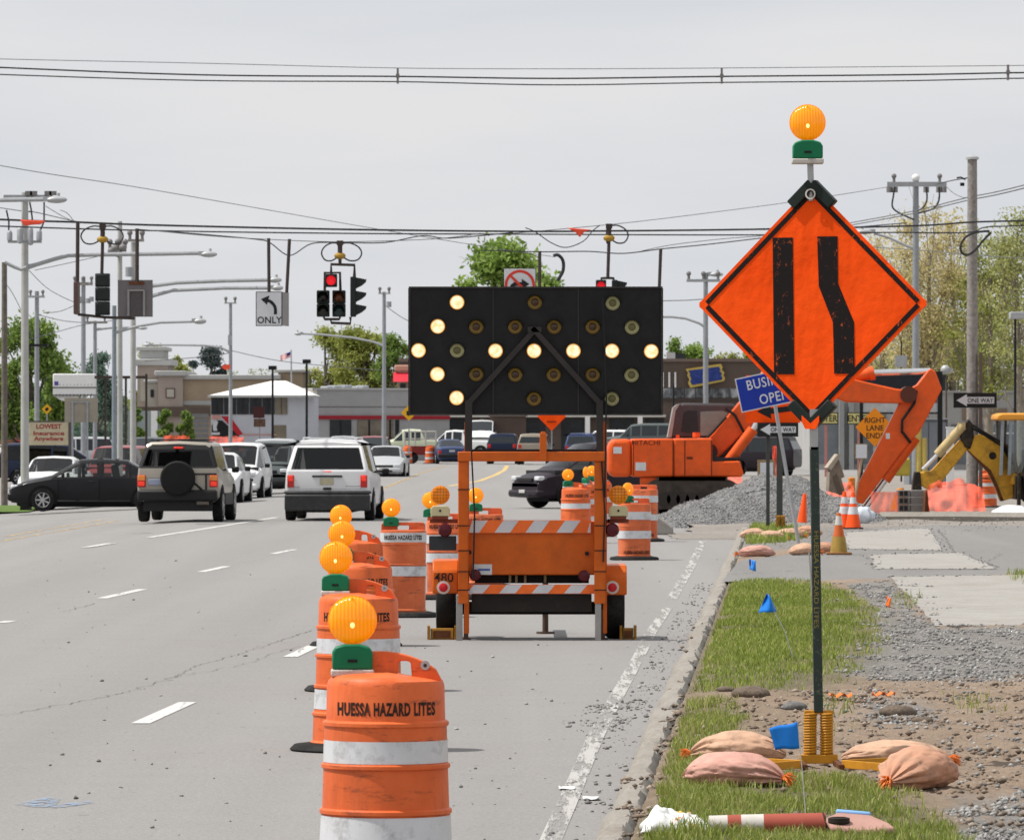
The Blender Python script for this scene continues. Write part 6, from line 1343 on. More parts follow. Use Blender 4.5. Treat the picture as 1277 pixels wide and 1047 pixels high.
m=MB(); m.tube([W(1204,224,149.7),W(1198,221,149.7),W(1193,222,149.7)],.02,6); m.box(W(1200,230,149.6),(.1,.1,.08)); addp(P1,'wire_bracket',m,black)
m=MB(); P=[W(1212+x,y,149.5) for x,y in curve([(22,288),(4,290),(-8,296),(-14,306),(-13,314),(-6,318),(4,312),(14,300),(24,290)])]; m.tube(P,.028,8); addp(P1,'cable_loop',m,wirem)
m=MB(); m.bx(lx(1220.5,150),lx(1224.5,150),149.8,149.95,.1,lz(440,150)); addp(P1,'conduit',m,M('rusty_conduit',(.14,.1,.085),.7))
m=MB(); m.bx(lx(1241,148.7),lx(1247,148.7),148.6,148.68,lz(505,148.7),lz(499,148.7)); addp(P1,'small_tag',m,greymetal)
P2=pole('slimmer grey pole with a crossarm and hanging cable loops right of the diamond sign',1142,212,224,8.5,steelp,z0=.05); crossarm(P2,212,1106,1180,230,2,greymetal,.08)
m=MB()
for pts in(((1116,233),(1114,245),(1113,258),(1122,266),(1140,274)),((1155,233),(1156,248),(1152,258),(1144,263)),((1171,233),(1171,249),(1164,260),(1145,266))): m=MB(); m.tube([W(a,b,211.5) for a,b in curve(pts,24)],.03,6); addp(P2,'jumper_cable',m,wirem)
for a,b in((1109,232),(1116,232),(1155,232),(1171,232),(1177,232)): m2=MB(); m2.cyl(W(a,b+1,211.6),W(a,b+8,211.6),.1,n=8); addp(P2,'hanging_insulator',m2,M('grey_insulator',(.2,.19,.19)))
m=MB(); m.ball(W(1142,222,212),.14,8); addp(P2,'pole_cap',m,white_paint); lamp_arm(P2,212,[(1140,310),(1125,304),(1108,296),(1090,291)],(1078,289,24),flip=-1)
P3=pole('thin grey lamp pole with a crossarm above the excavator cab',880,222,340,6.5,steelp,z0=.05); crossarm(P3,222,856,898,350,3,greymetal,.05); lamp_arm(P3,222,[(880,408),(872,403),(855,397),(838,395),(826,395)],(818,395,14),flip=-1); lamp_arm(P3,222,[(880,344),(886,342)],(893,342,18))
P4=pole('pale thick pole with transformers standing behind the navy minivan at left',31,176,240,9.5,pale); crossarm(P4,176,5,62,246,0,greymetal,.06)
m=MB()
for x in(36,42,60,66): m.box(W(x,241,175.8),(.2,.15,.12)); m.cyl(W(x-2,243,175.8),W(x-2,250,175.8),.04,n=6)
addp(P4,'insulator',m,M('grey_insulator',(.2,.19,.19)))
for x,w_,y0,y1 in((12,7,288,301),(25,8,284,304),(38,7,284,306),(49,7,287,301)):
    m=MB(); D=175.3; m.lathe([(.01,0),(w_/2*D/F,.03),(w_/2*D/F,lz(y0,D)-lz(y1,D)-.06),(w_/3*D/F,lz(y0,D)-lz(y1,D)),(.01,lz(y0,D)-lz(y1,D)+.03)],n=16,c=W(x,y1,D)); addp(P4,'transformer',m,M('grey_transformer_can',(.33,.34,.36),.5,.2))
m=MB(); m.bx(lx(10,175.6),lx(52,175.6),175.5,175.65,lz(303,175.6),lz(300,175.6)); addp(P4,'transformer_bracket',m,greymetal)
m=MB(); m.tube([W(37,252,175.5),W(39,262,175.5),W(41,280,175.5)],.025,6); addp(P4,'jumper_cable',m,wirem); m=MB(); m.tube([W(55,252,175.5),W(55,276,175.5),W(50,288,175.5)],.025,6); addp(P4,'jumper_cable',m,wirem); m=MB(); m.tube([W(8,262,175.5),W(11,276,175.5),W(11,290,175.5)],.025,6); addp(P4,'jumper_cable',m,wirem)
lamp_arm(P4,176,[(31,334),(45,330),(68,323),(85,318.5),(120,317.5),(200,316.5),(248,315.5)],(260,317,22),r=.06)
m=MB(); m.tube([W(33,333,175.8),W(26,336,175.8),W(18,333,175.8),W(6,327,175.8)],.05,8); addp(P4,'guy_strut',m,greymetal); m=MB(); m.bx(lx(25,175.6),lx(37,175.6),175.6,176.4,-.35,-.1); addp(P4,'black_base',m,black)
P5=pole('brown wooden pole at the very left edge',5.5,190,327,7.5,brownp)
P6=pole('grey wooden pole behind the white marquee sign with a wide black lamp bar',46,300,363,6,steelp); m=MB(); m.bx(lx(35,299),lx(60,299),298.7,299.3,lz(432,299),lz(429,299)); addp(P6,'lamp_bar',m,black); crossarm(P6,300,36,56,370,2,greymetal,.05)
P7=pole('distant pole between the big left tree and the bluish tree',104,285,345,6,steelp); crossarm(P7,285,92,116,354,3); m=MB(); 
for x,y in((101,373),(110,375),(114,373)): m.cyl(W(x,y+3,284.6),W(x,y-3,284.6),.11,n=10)
addp(P7,'transformer',m,M('grey_transformer_can',(.33,.34,.36)))
P8=pole('thin far pole in front of the bluish tree',118.5,335,400,5,steelp); crossarm(P8,335,106,134,402,2,None,.06); lamp_arm(P8,335,[(118,411),(135,409),(160,408),(175,408.8)],(178,409,12),r=.06)
P9=pole('tall pale pole just left of the blank sign back, with arm brackets',149.5,187,276,6.5,pale); crossarm(P9,187,136,158,312,3,None,.05)
m=MB()
for x,y in((139,313),(143,310),(153,309),(147,316)): m.ball(W(x,y,186.7),.12,6)
addp(P9,'insulator_cluster',m,M('grey_insulator',(.2,.19,.19))); lamp_arm(P9,187,[(150,366),(190,356.5),(220,352.5),(280,350),(334,349)],(343,349,17),r=.06)
P10=pole('tall pale pole seen behind the blank sign back',166,195,302,7,pale); crossarm(P10,195,160,180,300,2,None,.04); m=MB(); m.cyl(W(161,345,194.7),W(161,333,194.7),.12,n=10); addp(P10,'transformer',m,M('grey_transformer_can',(.33,.34,.36))); lamp_arm(P10,195,[(166,380),(190,369),(215,362),(280,359),(335,359)],(346,359,15),r=.06)
P11=pole('blue grey steel column beside the tall pale pole',142.5,183,381,6,bluep,'steel column','steel_column'); lamp_arm(P11,183,[(142,415),(170,407),(200,402),(243,400.8)],(249,400.5,17),r=.04) 
P12=pole('slim grey lamp pole in front of the mural building',287.5,300,377,4.5,steelp,'lamp pole','lamp_pole'); lamp_arm(P12,300,[(287,439),(275,433),(255,430.5),(215,430),(190,430)],(184,430,10),r=.05,flip=-1); m=MB(); m.box(W(287,424,299.7),(.2,.2,.5)); addp(P12,'control_box',m,greymetal); crossarm(P12,300,280,295,378,2,greymetal,.03)
P13=pole('slim grey lamp pole in front of the long grey restaurant',479,292,364,5,steelp,'lamp pole','lamp_pole'); lamp_arm(P13,292,[(478,431),(465,426),(440,421),(400,417),(377,416)],(372,416,10),r=.05,flip=-1); m=MB(); m.cyl(W(485,383,291.7),W(485,376,291.7),.12,n=10); addp(P13,'transformer',m,M('grey_transformer_can',(.33,.34,.36))); crossarm(P13,292,472,487,366,2,greymetal,.03)
pl=pole('lamp pole standing outside the left edge with a long arm reaching into view',-95,150,235,9,steelp,'lamp pole','lamp_pole'); lamp_arm(pl,150,[(-95,262),(-60,252),(0,249.5),(60,248.5)],(70,249,28),r=.055)
for px,yt,l in((340,458,'black parking lot lamp by the white hip roof'),(382.5,450,'taller black parking lot lamp before the grey restaurant')):
    q=pole(l,px,345,yt,3,black,'lamp post','lamp_post'); m=MB(); m.bx(lx(px-5,345),lx(px+5,345),344.6,345.4,lz(yt+3,345),lz(yt-2,345)); addp(q,'lamp_head',m,black,bev=.03)
q=pole('dark lamp post with a pale box head at the right edge among the trees',1266,235,398,3.4,black,'lamp post','lamp_post'); m=MB(); m.bx(lx(1259,235),lx(1277,235),234.6,235.4,lz(398,235),lz(389,235)); addp(q,'lamp_head',m,M('grey_lamp_head',(.4,.41,.42)),bev=.03)
q=pole('brown globe lamp post right of the excavator stick',1180,215,463,2.6,M('brown_post',(.1,.075,.06),.6),'lamp post','lamp_post'); m=MB(); m.ball(W(1179,461,215),.17,8); m.box(W(1185,462,215),(.2,.15,.15)); addp(q,'lamp_head',m,M('grey_lamp_head',(.4,.41,.42)))
q=pole('thin dark sign post under the trees left of the crossarm pole',1124,230,425,2,black,'lamp post','lamp_post'); m=MB(); m.bx(lx(1116,230),lx(1131,230),229.9,230,lz(458,230),lz(443,230)); addp(q,'blank_plate',m,greymetal)
q=pole('thin black post against the brown building',840,260,478,2.6,black,'lamp post','lamp_post')
q=thing('white_post','white square post at the grey doors behind the backhoe','post',W0(1185,190)); m=MB(); m.bx(-.11,.11,-.1,.1,0,lz(534,190)); m.build('shaft',white_paint,q); m=MB(); m.bx(-.13,.13,-.12,.12,lz(534,190),lz(532,190)); m.build('cap',white_paint,q)
# ---------------------------------------------------------------- overhead wires
def wire(label,pts,D,wpx,D2=None,mat=wirem,cat='overhead wire',clips=None,group=None):
    D2=D2 or D; x0_,x1_=pts[0][0],pts[-1][0]; pts=list(pts)
    if x0_<0: (a,b),(a2,b2)=pts[0],pts[1]; pts.insert(0,(a-520,b-520*(b2-b)/(a2-a)*1.2))
    if x1_>1290: (a,b),(a2,b2)=pts[-1],pts[-2]; pts.append((a+420,b+420*(b2-b)/(a2-a)*1.2))
    c=curve(pts); n=len(c); m=MB(); P=[W(a,b,D+(D2-D)*min(1,max(0,(a-x0_)/(x1_-x0_)))) for a,b in c]; m.tube(P,wpx/2*D/F,6)
    t=thing('overhead_wire',label,cat,P[0],0,group); m.build('cable',mat,t,world=True)
    if clips:
        for x in clips:
            q=min(P,key=lambda p:abs(p.x-lx(x,p.y))); m=MB(); s=D/F; m.bx(q.x-1.3*s,q.x+1.3*s,q.y-.06,q.y+.06,q.z-9*s,q.z+10*s); m.bx(q.x-2.2*s,q.x+2.2*s,q.y-.08,q.y+.08,q.z-1.5*s,q.z+3*s); m.build('spacer',M('grey_insulator',(.2,.19,.19)),t,world=True)
    return t
wire('thinnest and topmost wire crossing the whole sky',[(-30,73),(250,79),(496,85),(700,86),(900,85),(1310,81.5)],120,.9,mat=wiregrey)
wire('upper thick cable of the close pair high in the sky',[(-30,83),(250,93.5),(496,95.5),(690,98),(900,95.5),(1120,93.5),(1257,91),(1310,90)],120,2.0,clips=(496,901,1257))
wire('lower cable of the close pair high in the sky',[(-30,92),(250,100.5),(496,102),(690,106),(900,103),(1120,101),(1257,98),(1310,97)],120.3,1.6)
wire('lone thin wire sloping down from the left edge to the middle',[(-30,201),(180,235),(461,284),(620,310),(690,320)],165,1.1,240,mat=wiregrey)
wire('main thick traffic signal cable spanning the junction',[(-30,272.5),(95,277),(185,280.5),(425,286),(640,288.5),(760,288),(940,286),(1142,281.5),(1212,277),(1310,274)],130,2.7,149)
wire('second signal cable just below the main one',[(-30,281),(185,287.5),(425,291),(640,292),(940,293),(1100,290),(1205,290),(1232,283),(1310,280)],131,1.9,149)
wire('slack signal feed wire with a dip beside the left ONLY sign',[(170,286),(250,292),(320,298.5),(337,303),(361,318.5),(388,304),(422,302.4),(479,302.5),(527,294),(560,297),(640,290)],131.5,1.4)
wire('thin signal messenger wire through the tops of the hanger pipes',[(185,287),(260,294),(335,298.5),(425,301.5),(540,298),(600,291)],130.5,1.0,mat=wiregrey)
wire('dipping wire behind the arrow board at the middle signal',[(655,284),(667,289),(688,303),(706,308.5),(727,301),(739,288),(748,281)],132,1.3)
wire('low messenger wire carrying the pipes right of the arrow board',[(600,312),(673,314),(733,313.5),(777,316),(824,310.5),(880,305),(940,298),(1040,286),(1130,278)],132.5,1.5,160)
wire('pale strand just above the low messenger wire',[(800,313),(840,305),(900,298),(950,294),(1030,285)],132.6,.9,mat=wiregrey)
wire('thin wire rising to the crossarm pole with a bird like clip on it',[(640,291),(775,278.5),(895,264),(1000,250),(1109,233)],150,1.0,210,mat=wiregrey)
wire('upper wire of the pair rising to the right edge past the thick pole',[(1060,278),(1140,263),(1204,247),(1310,222)],190,1.2,150,mat=wiregrey)
wire('lower wire of the pair rising to the right edge past the thick pole',[(1060,281),(1140,266),(1204,250.5),(1310,226)],190.5,1.2,150.5,mat=wiregrey)
wire('short wire from the crossarm to the top of the thick pole',[(1169,229.5),(1188,225),(1206,222)],211,1.1,150)
wire('slack drop wire between the crossarm end and the thick pole',[(1178,230),(1188,240),(1200,246),(1208,246)],211,.8,150,mat=wiregrey)
wire('low wire crossing the trees at right',[(1040,305),(1147,312),(1212,318),(1310,325)],200,1.0,170,mat=wiregrey)
wire('low wire leaving the right side of the arrow board',[(600,377),(827,375),(880,373),(960,371)],225,1.1,mat=wiregrey)
for i,(pts,D,l) in enumerate([([(-20,256),(40,264),(95,276),(140,280)],176,'upper of two wires at the far left running to the signal cable'),([(57,257),(75,268),(95,278)],176,'short wire sloping from the left crossarm'),([(34,335),(60,360),(91,376),(104,377)],176,'sagging wire from the pale left pole to the distant pole'),([(2,350),(12,360),(25,384),(40,420)],180,'steep wire beside the brown pole at left'),([(43,337),(90,327),(133,317),(149,311)],178,'wire just below the long lamp arm at left'),([(54,390),(75,388),(98,378),(104,372)],285,'lower sagging wire reaching the distant pole'),([(30,425),(70,414),(104,405),(149,398),(166,390)],250,'low wire between the poles above the white marquee'),([(46,392),(80,400),(118,403)],300,'low far wire over the big left tree'),([(75,262),(84,266),(93,277)],176,'short steep wire near the left lamp head'),([(479,380),(500,395),(520,405)],292,'wire running down to the right from the lamp pole by the arrow board'),([(288,440),(240,446),(180,450)],300,'far wire left of the slim lamp pole'),([(288,437),(350,450),(430,458),(479,462)],296,'far sagging wire over the white hip roof')]): wire(l,pts,D,.9 if i not in(0,) else 1.1,mat=wiregrey)
for pts,D,l in(([(25,274),(57,275.5),(50,280),(44,280),(30,281.5)],129.7,'orange cloth pennant hanging on the signal cable at left'),([(707,284),(737,286.5),(729,289),(723,296),(718,290)],131,'orange cloth pennant hanging on the signal cable above the arrow board')):
    o=pt(MB(),pts,-.06,.06,D).build('cloth_pennant',M('red_orange_cloth',(.85,.1,.05),.6),bev=.02); tag(o,l,'pennant')
# ---------------------------------------------------------------- signals and hanging signs
sigblk=M('black_green_signal_housing',(.016,.021,.02),.5,dirt=.2); pipe=M('rusty_dark_pipe',(.055,.042,.038),.6); ylw=M('tarnished_yellow_clamp',(.42,.25,.04),.55,dirt=.4)
DT_=130.0; fx=lambda p:lx(p,DT_); fz_=lambda p:lz(p,DT_)
def hpipe(t,pts,r=.028,mat=None,name='pipe'): m=MB(); m.tube([W(a,b,DT_) for a,b in pts],r,8); return m.build(name,mat or pipe,t,world=True)
def clamp(t,x,y,top):
    m=MB(); m.ball(W(x,y,DT_),1,8,(.12,.07,.075)); m.bx(fx(x-7),fx(x+7),DT_-.03,DT_+.03,fz_(y+1),fz_(y-1)); m.build('clamp',ylw,t,world=True); m=MB(); m.bx(fx(x-4),fx(x+4),DT_-.05,DT_+.05,fz_(top+4),fz_(top-2)); m.cyl(W(x,top,DT_),W(x,y,DT_),.05,n=8); m.build('hanger',pipe,t,world=True)
def loops(t,x,y,l=1,r=1):
    m=MB()
    for s,k in((-1,l),(1,r)):
        if k: m.tube([W(x+s*a*k,y+b,DT_) for a,b in curve([(0,-16),(12,-17),(23,-12),(27,-4),(22,4),(12,5),(3,0)],24)],.016,6)
    m.build('cable_loop',wirem,t,world=True)
def section(t,x0,x1,y0,y1,lens,on=False,yf=0):
    m=MB(); m.bx(fx(x0),fx(x1),DT_-.1,DT_+.1,fz_(y1),fz_(y0)); b=m.build('signal_section',sigblk,t,world=True,bev=.02)
    r=(fx(x1)-fx(x0))*.4; m=MB(); Mr=Matrix.Translation(((fx(x0)+fx(x1))/2,DT_-.1,(fz_(y0)+fz_(y1))/2))@Matrix.Rotation(R(90),4,'X'); m.lathe([(r,0),(r*.85,.03),(r*.5,.05),(.001,.06)],n=22,M=Mr,cap=False); o=m.build('lens',lens,b); o.location=-t.location
    m=MB(); c=((fx(x0)+fx(x1))/2,(fz_(y0)+fz_(y1))/2); vs=[];fs=[]
    for i in range(15):
        a=R(-20+220*i/14); 
        for rr,yy in((r*1.08,0),(r*1.08,-.24+.1*(1-math.sin(max(0,min(PI,a))))),(r*1.13,-.24+.1*(1-math.sin(max(0,min(PI,a))))),(r*1.13,0)): vs.append((c[0]+rr*math.cos(a),DT_-.1+yy,c[1]+rr*math.sin(a)))
    for i in range(14):
        for j in range(4): fs.append((i*4+j,i*4+(j+1)%4,i*4+4+(j+1)%4,i*4+4+j))
    m.add(vs,fs); o=m.build('visor',sigblk,b,smooth=None); o.location=-t.location; return b
redon=M('lit_red_signal',(.8,.02,.03),.3,emit=.75); ambo=M('unlit_amber_lens',(.12,.035,.012),.2,coat=.4); gro=M('unlit_green_lens',(.012,.03,.032),.2,coat=.4); dko=M('unlit_dark_lens',(.012,.012,.012),.2,coat=.4)
def side_head(t,x0,x1,y0,y1,vis):
    m=MB(); m.bx(fx(x0),fx(x1),DT_-.17,DT_+.17,fz_(y1),fz_(y0)); m.build('signal_section',sigblk,t,world=True,bev=.02); h=(y1-y0)/3
    for k in range(3):
        ya=y0+h*k+1; m=MB(); P=[(fx(x1),fz_(ya)),(fx(vis),fz_(ya+2.5)),(fx(vis-1),fz_(ya+6)),(fx(x1+(vis-x1)*.55),fz_(ya+10)),(fx(x1),fz_(ya+h-3))]
        m.prism(P,DT_-.14,DT_+.14); m.build('visor',sigblk,t,world=True)
sL=thing('traffic_signal','dark three section signal head seen from behind, leftmost of the hanging signals','traffic signal',W(128,281,DT_)); clamp(sL,128,298.5,281); loops(sL,128,299,1,.95); hpipe(sL,[(128,299),(127,341)],.035)
for k in range(3):
    m=MB(); y0=341+17.5*k; m.bx(fx(119),fx(137),DT_-.12,DT_+.12,fz_(y0+17),fz_(y0)); m.bx(fx(120),fx(136.5),DT_-.15,DT_-.119,fz_(y0+15.5),fz_(y0+1.5)); m.build('signal_section',sigblk,sL,world=True,bev=.025)
sB=thing('hanging_sign','grey back of a hung sign with a box frame, between two pipes at left','sign',W(170,283,DT_)); hpipe(sB,[(171,285),(171,352)],.04); hpipe(sB,[(97,276),(96.5,354)],.04); hpipe(sB,[(97,392),(130,395.5),(168,397)],.03)
m=MB(); m.bx(fx(93),fx(98.5),DT_-.35,DT_+.35,fz_(392),fz_(352)); m.build('edge_on_panel',M('brown_sign_edge',(.11,.07,.06),.6),sB,world=True,bev=.015)
m=MB(); m.bx(fx(147),fx(190.5),DT_-.0,DT_+.02,fz_(395),fz_(349)); m.build('panel',M('mauve_grey_sign_back',(.16,.145,.15),.5,dirt=.2),sB,world=True,bev=.02)
m=MB(); m.bx(fx(159),fx(161.5),DT_-.06,DT_-.0,fz_(394),fz_(361)); m.bx(fx(161.5),fx(180),DT_-.06,DT_,fz_(363),fz_(361)); m.bx(fx(178.5),fx(181),DT_-.05,DT_-.0,fz_(394),fz_(361)); m.build('box_frame',M('pale_grey_frame',(.26,.25,.25),.5),sB,world=True)
m=MB(); m.bx(fx(161.5),fx(178.5),DT_-.02,DT_-.005,fz_(394),fz_(363)); m.build('box_panel',M('dark_grey_panel',(.09,.08,.082),.6),sB,world=True); m=MB(); m.bx(fx(161),fx(180),DT_-.03,DT_-.022,fz_(355),fz_(351)); m.build('rust_stain_plate',rust,sB,world=True)
sO=thing('hanging_sign','white left turn arrow ONLY sign hung from two pipes','sign',W(347,298,DT_)); hpipe(sO,[(335,297),(335.5,364)],.035); hpipe(sO,[(361,298),(357.5,365)],.035)
m=MB(); m.bx(fx(319),fx(352),DT_-.03,DT_-.01,fz_(406.5),fz_(363.5)); m.build('border_panel',ls,sO,world=True,bev=.01); m=MB(); m.bx(fx(320),fx(351),DT_-.034,DT_-.0301,fz_(405.5),fz_(364.5)); m.build('sign_face',wl_,sO,world=True,smooth=None)
a=MB(); q=[W(x,y,DT_-.04) for x,y in curve([(343.5,392),(343,383),(338,376.5),(331,373.5)],12)]; vs=[];fs=[]
for i,p in enumerate(q):
    t_=(q[min(i+1,len(q)-1)]-q[max(0,i-1)]).normalized(); nn_=Vector((-t_.z,0,t_.x))*.032; vs+=[tuple(p+nn_),tuple(p-nn_)]
fs=[(2*i,2*i+1,2*i+3,2*i+2) for i in range(len(q)-1)]; a.add(vs,fs); a.prism([(fx(325.5),fz_(373)),(fx(336),fz_(368.5)),(fx(333),fz_(380))],DT_-.042,DT_-.038); a.build('arrow',ls,sO,world=True,smooth=None)
t_=text_mb('ONLY',.135,bold=.02,sx=.95,space=1.05); t_.v=[(v[0]+fx(336),v[1]+DT_-.038,v[2]+fz_(399)) for v in t_.v]; t_.build('lettering',ls,sO,world=True,smooth=None,fix=False)
m=MB(); m.box((fx(355),DT_+.36,(fz_(364)+fz_(406))/2),(.02,.76,fz_(364)-fz_(406)),rz=R(-8)); m.build('side_panel',M('pale_grey_frame',(.26,.25,.25)),sO,world=True)
sC=thing('traffic_signal','five section signal lit red with a side facing signal, in the middle of the span','traffic signal',W(424,300,DT_)); clamp(sC,424,319,302); loops(sC,424,320,.85,1); hpipe(sC,[(424,320),(424,329)],.035); hpipe(sC,[(413,345),(413,329.5),(442,330.5),(442,346)],.035); hpipe(sC,[(405,362),(405,340),(424,340),(424.5,362)],.03); hpipe(sC,[(404,395),(405,398),(423,398),(424,395)],.03); hpipe(sC,[(413,398),(413,402.5),(437,403.5),(437,395)],.03)
section(sC,405.5,420.5,341.5,358,redon); section(sC,395,411,362,378.5,dko); section(sC,395,411,378.7,395,dko); section(sC,414.5,431,362,378.5,ambo); section(sC,414.5,431,378.7,395,gro); side_head(sC,437,444,345,395,457)
sR=thing('traffic_signal','signal lit red peeping over the top right of the arrow board','traffic signal',W(759,282,DT_)); clamp(sR,759.5,297,281); loops(sR,759,298,.1,.9); hpipe(sR,[(759.5,298),(758,346)],.035); hpipe(sR,[(750,352),(750,347),(758,346.5),(765,347),(766,352)],.03)
section(sR,743,756,349,364,redon); section(sR,743,756,364.2,380,ambo); section(sR,743,756,380.2,396,gro); side_head(sR,763,770,349,397,782)
sN=thing('hanging_sign','white no right turn sign peeping over the arrow board','sign',W(650,335,DT_)); m=MB(); m.bx(fx(628.5),fx(668),DT_-.03,DT_-.01,fz_(376),fz_(335)); m.build('sign_face',wl_,sN,world=True,bev=.01)
hpipe(sN,[(673,313),(673,362)],.035); c=(fx(648.3),fz_(355.5)); m=MB(); Mr=Matrix.Translation((c[0],DT_-.034,c[1]))@Matrix.Rotation(R(90),4,'X'); r=19*DT_/F; m.lathe([(r*.82,0),(r*.82,.004),(r,.004),(r,0)],n=36,M=Mr,cap=False); m.box((c[0],DT_-.041,c[1]),(r*1.8,.003,r*.17),ry=R(45)); m.build('prohibition_ring',M('red_sign_ink',(.6,.05,.03),.45),sN,world=True,smooth=None)
m=MB(); m.prism([(c[0]-.2,c[1]-.2),(c[0]-.2,c[1]-.0),(c[0]-.12,c[1]+.06),(c[0]+.04,c[1]+.06),(c[0]+.04,c[1]+.13),(c[0]+.2,c[1]+.02),(c[0]+.04,c[1]-.09),(c[0]+.04,c[1]-.02),(c[0]-.1,c[1]-.02),(c[0]-.12,c[1]-.2)],DT_-.038,DT_-.0345); m.build('arrow',ls,sN,world=True,smooth=None); m=MB(); m.bx(fx(628),fx(668.5),DT_-.028,DT_-.012,fz_(376.5),fz_(334.3)); m.build('sign_border',ls,sN,world=True)
m=MB(); m.tube([W(a,b,DT_+.2) for a,b in curve([(690,319),(696,318),(702,325),(702,338),(695,350)],20)],.035,8); m.build('cable_loop',wirem,sN,world=True)
sM=thing('hanging_sign','dark pipe dropping to a sign hidden behind the right end of the arrow board','sign',W(823,310,DT_)); hpipe(sM,[(824,310),(822,365)],.035); m=MB(); m.bx(fx(806),fx(822),DT_-.02,DT_,fz_(400),fz_(364)); m.build('panel',wl_,sM,world=True)
# ---------------------------------------------------------------- small far signs
D=272; mq=thing('marquee_sign','white roadside marquee sign board with black letter rows','sign',W0(92,D,-.3)); m=MB(); m.bx(lx(66.5,D),lx(119.5,D),D-.3,D+.3,lz(483,D),lz(466,D)); m.build('upper_panel',white_paint,mq,world=True,bev=.04); m=MB(); m.bx(lx(66.5,D),lx(119,D),D-.29,D+.29,lz(492,D),lz(483.5,D)); m.build('letter_panel',white_paint,mq,world=True)
m=MB(); m.prism(xz(D)([(67,493),(80,493),(98,493),(98,501),(88,501.5),(76,499)]),D-.15,D+.15); m.build('lower_fin',white_paint,mq,world=True)
m=MB(); m.bx(lx(66,D),lx(120,D),D-.32,D+.32,lz(483.7,D),lz(482.8,D)); m.bx(lx(66,D),lx(120,D),D-.32,D+.32,lz(493,D),lz(492,D)); m.build('frame_rail',M('dark_grey_panel',(.09,.08,.082)),mq,world=True)
m=MB(); 
for i in range(11): x=70+i*4.4; m.bx(lx(x,D),lx(x+1.2,D),D-.31,D-.3,lz(493.8,D),lz(491.5,D)); m.bx(lx(x+.5,D),lx(x+1.3,D),D-.305,D-.3,lz(480,D),lz(479,D))
m.build('letter_clip',black,mq,world=True,smooth=None); m=MB(); m.bx(lx(68.5,D),lx(73.5,D),D-.306,D-.301,lz(480.5,D),lz(475.5,D)); m.build('logo_patch',M('violet_print',(.1,.07,.3),.5),mq,world=True)
m=MB(); m.tube([W(84,500,D),W(88,530,D),W(90,575,D)],.09,8); m.build('post',steelp,mq,world=True)
D=226; rb_=thing('road_sign','large blank tan sign back on two grey posts','sign',W0(101,D,-.3)); m=MB(); m.bx(lx(80.5,D),lx(122,D),D,D+.03,lz(526.5,D),lz(496,D)); m.build('panel',M('tan_grey_sign_back',(.3,.27,.22),.6,dirt=.4,dcol=(.2,.13,.07)),rb_,world=True)
m=MB()
for x in(90.5,109): m.bx(lx(x-1.2,D),lx(x+1.2,D),D-.07,D-.01,-.3,lz(500,D))
m.build('post',steelp,rb_,world=True); m=MB(); m.bx(lx(88,D),lx(112,D),D-.05,D-.012,lz(502,D),lz(500.5,D)); m.build('brace_rail',steelp,rb_,world=True)
D=330; q=thing('street_sign','small blue road sign beside the pole with the black lamp bar','sign',W0(45,D,-.3)); m=MB(); m.bx(lx(36,D),lx(54,D),D-.03,D,lz(506,D),lz(494,D)); m.build('sign_face',M('teal_blue_sign',(.03,.16,.25),.5),q,world=True); m=MB(); m.bx(lx(40,D),lx(41.5,D),D,D+.1,-.3,lz(494,D)); m.build('post',steelp,q,world=True)
def dsign(label,px,py,h,D,mat,sym=True,hh=None):
    q=thing('warning_sign',label,'sign',W0(px,D,0)); m=MB(); m.prism(xz(D)([(px,py-h),(px+h,py),(px,py+h),(px-h,py)]),D-.03,D); m.build('sign_face',mat,q,world=True,smooth=None)
    if sym: m=MB(); m.prism(xz(D)([(px-h*.3,py+h*.3),(px-h*.3,py-h*.2),(px+h*.2,py-h*.35),(px+h*.4,py),(px,py+h*.4)]),D-.04,D-.031); m.build('symbol',ls,q,world=True,smooth=None)
    m=MB(); m.bx(lx(px-.8,D),lx(px+.8,D),D+.01,D+.08,-.3,lz(py,D)); m.build('post',steelp,q,world=True); return q
ysm=M('yellow_warning_sheet',(.75,.4,.02),.5); dsign('small yellow diamond warning sign below the white marquee',58.5,510,6.5,300,ysm); dsign('small yellow diamond sign tucked under the left end of the arrow board',510,514.5,10,330,ysm); q=dsign('orange diamond sign whose lower tip shows beneath the arrow board',688,519,18,210,fl_or,False)
m=MB(); m.bx(lx(682,210),lx(694,210),209.9,209.96,lz(526,210),lz(525,210)); m.build('legend_line',M('dark_seam',(.12,.025,.01)),q,world=True)
D=252; lo=thing('shop_sign','cream sign board with LOWEST in red letters behind the navy minivan','sign',W0(61,D,-.35)); m=MB(); m.bx(lx(36,D),lx(86,D),D-.1,D+.1,lz(555,D),lz(526,D)); m.build('sign_face',M('cream_sign_board',(.5,.44,.3),.5),lo,world=True,bev=.02)
rdm=M('dark_red_letters',(.28,.02,.02),.5); s=D/F
for tx_,y,h,w_ in(('LOWEST',531.5,5.5,32),('Insurance',540,5,39),('Anywhere',547.5,5,37)):
    t_=text_mb(tx_,h*s,bold=.04); xm=max(abs(v[0]) for v in t_.v); k=w_/2*s/xm; t_.v=[(v[0]*k+lx(61,D),v[1]+D-.105,v[2]+lz(y,D)) for v in t_.v]; t_.build('lettering',rdm,lo,world=True,smooth=None,fix=False)
m=MB(); m.bx(lx(85.5,D),lx(89,D),D-.12,D+.12,-.4,lz(524,D)); m.bx(lx(35,D),lx(87,D),D-.12,D+.12,lz(526,D),lz(524.6,D)); m.build('frame',M('dark_grey_panel',(.09,.08,.082)),lo,world=True)
D=240; bf=thing('sign_frame','empty brown rectangular frame of posts between the pale poles','sign frame',W0(157,D,-.35)); bm_=M('dark_brown_steel',(.055,.04,.035),.6)
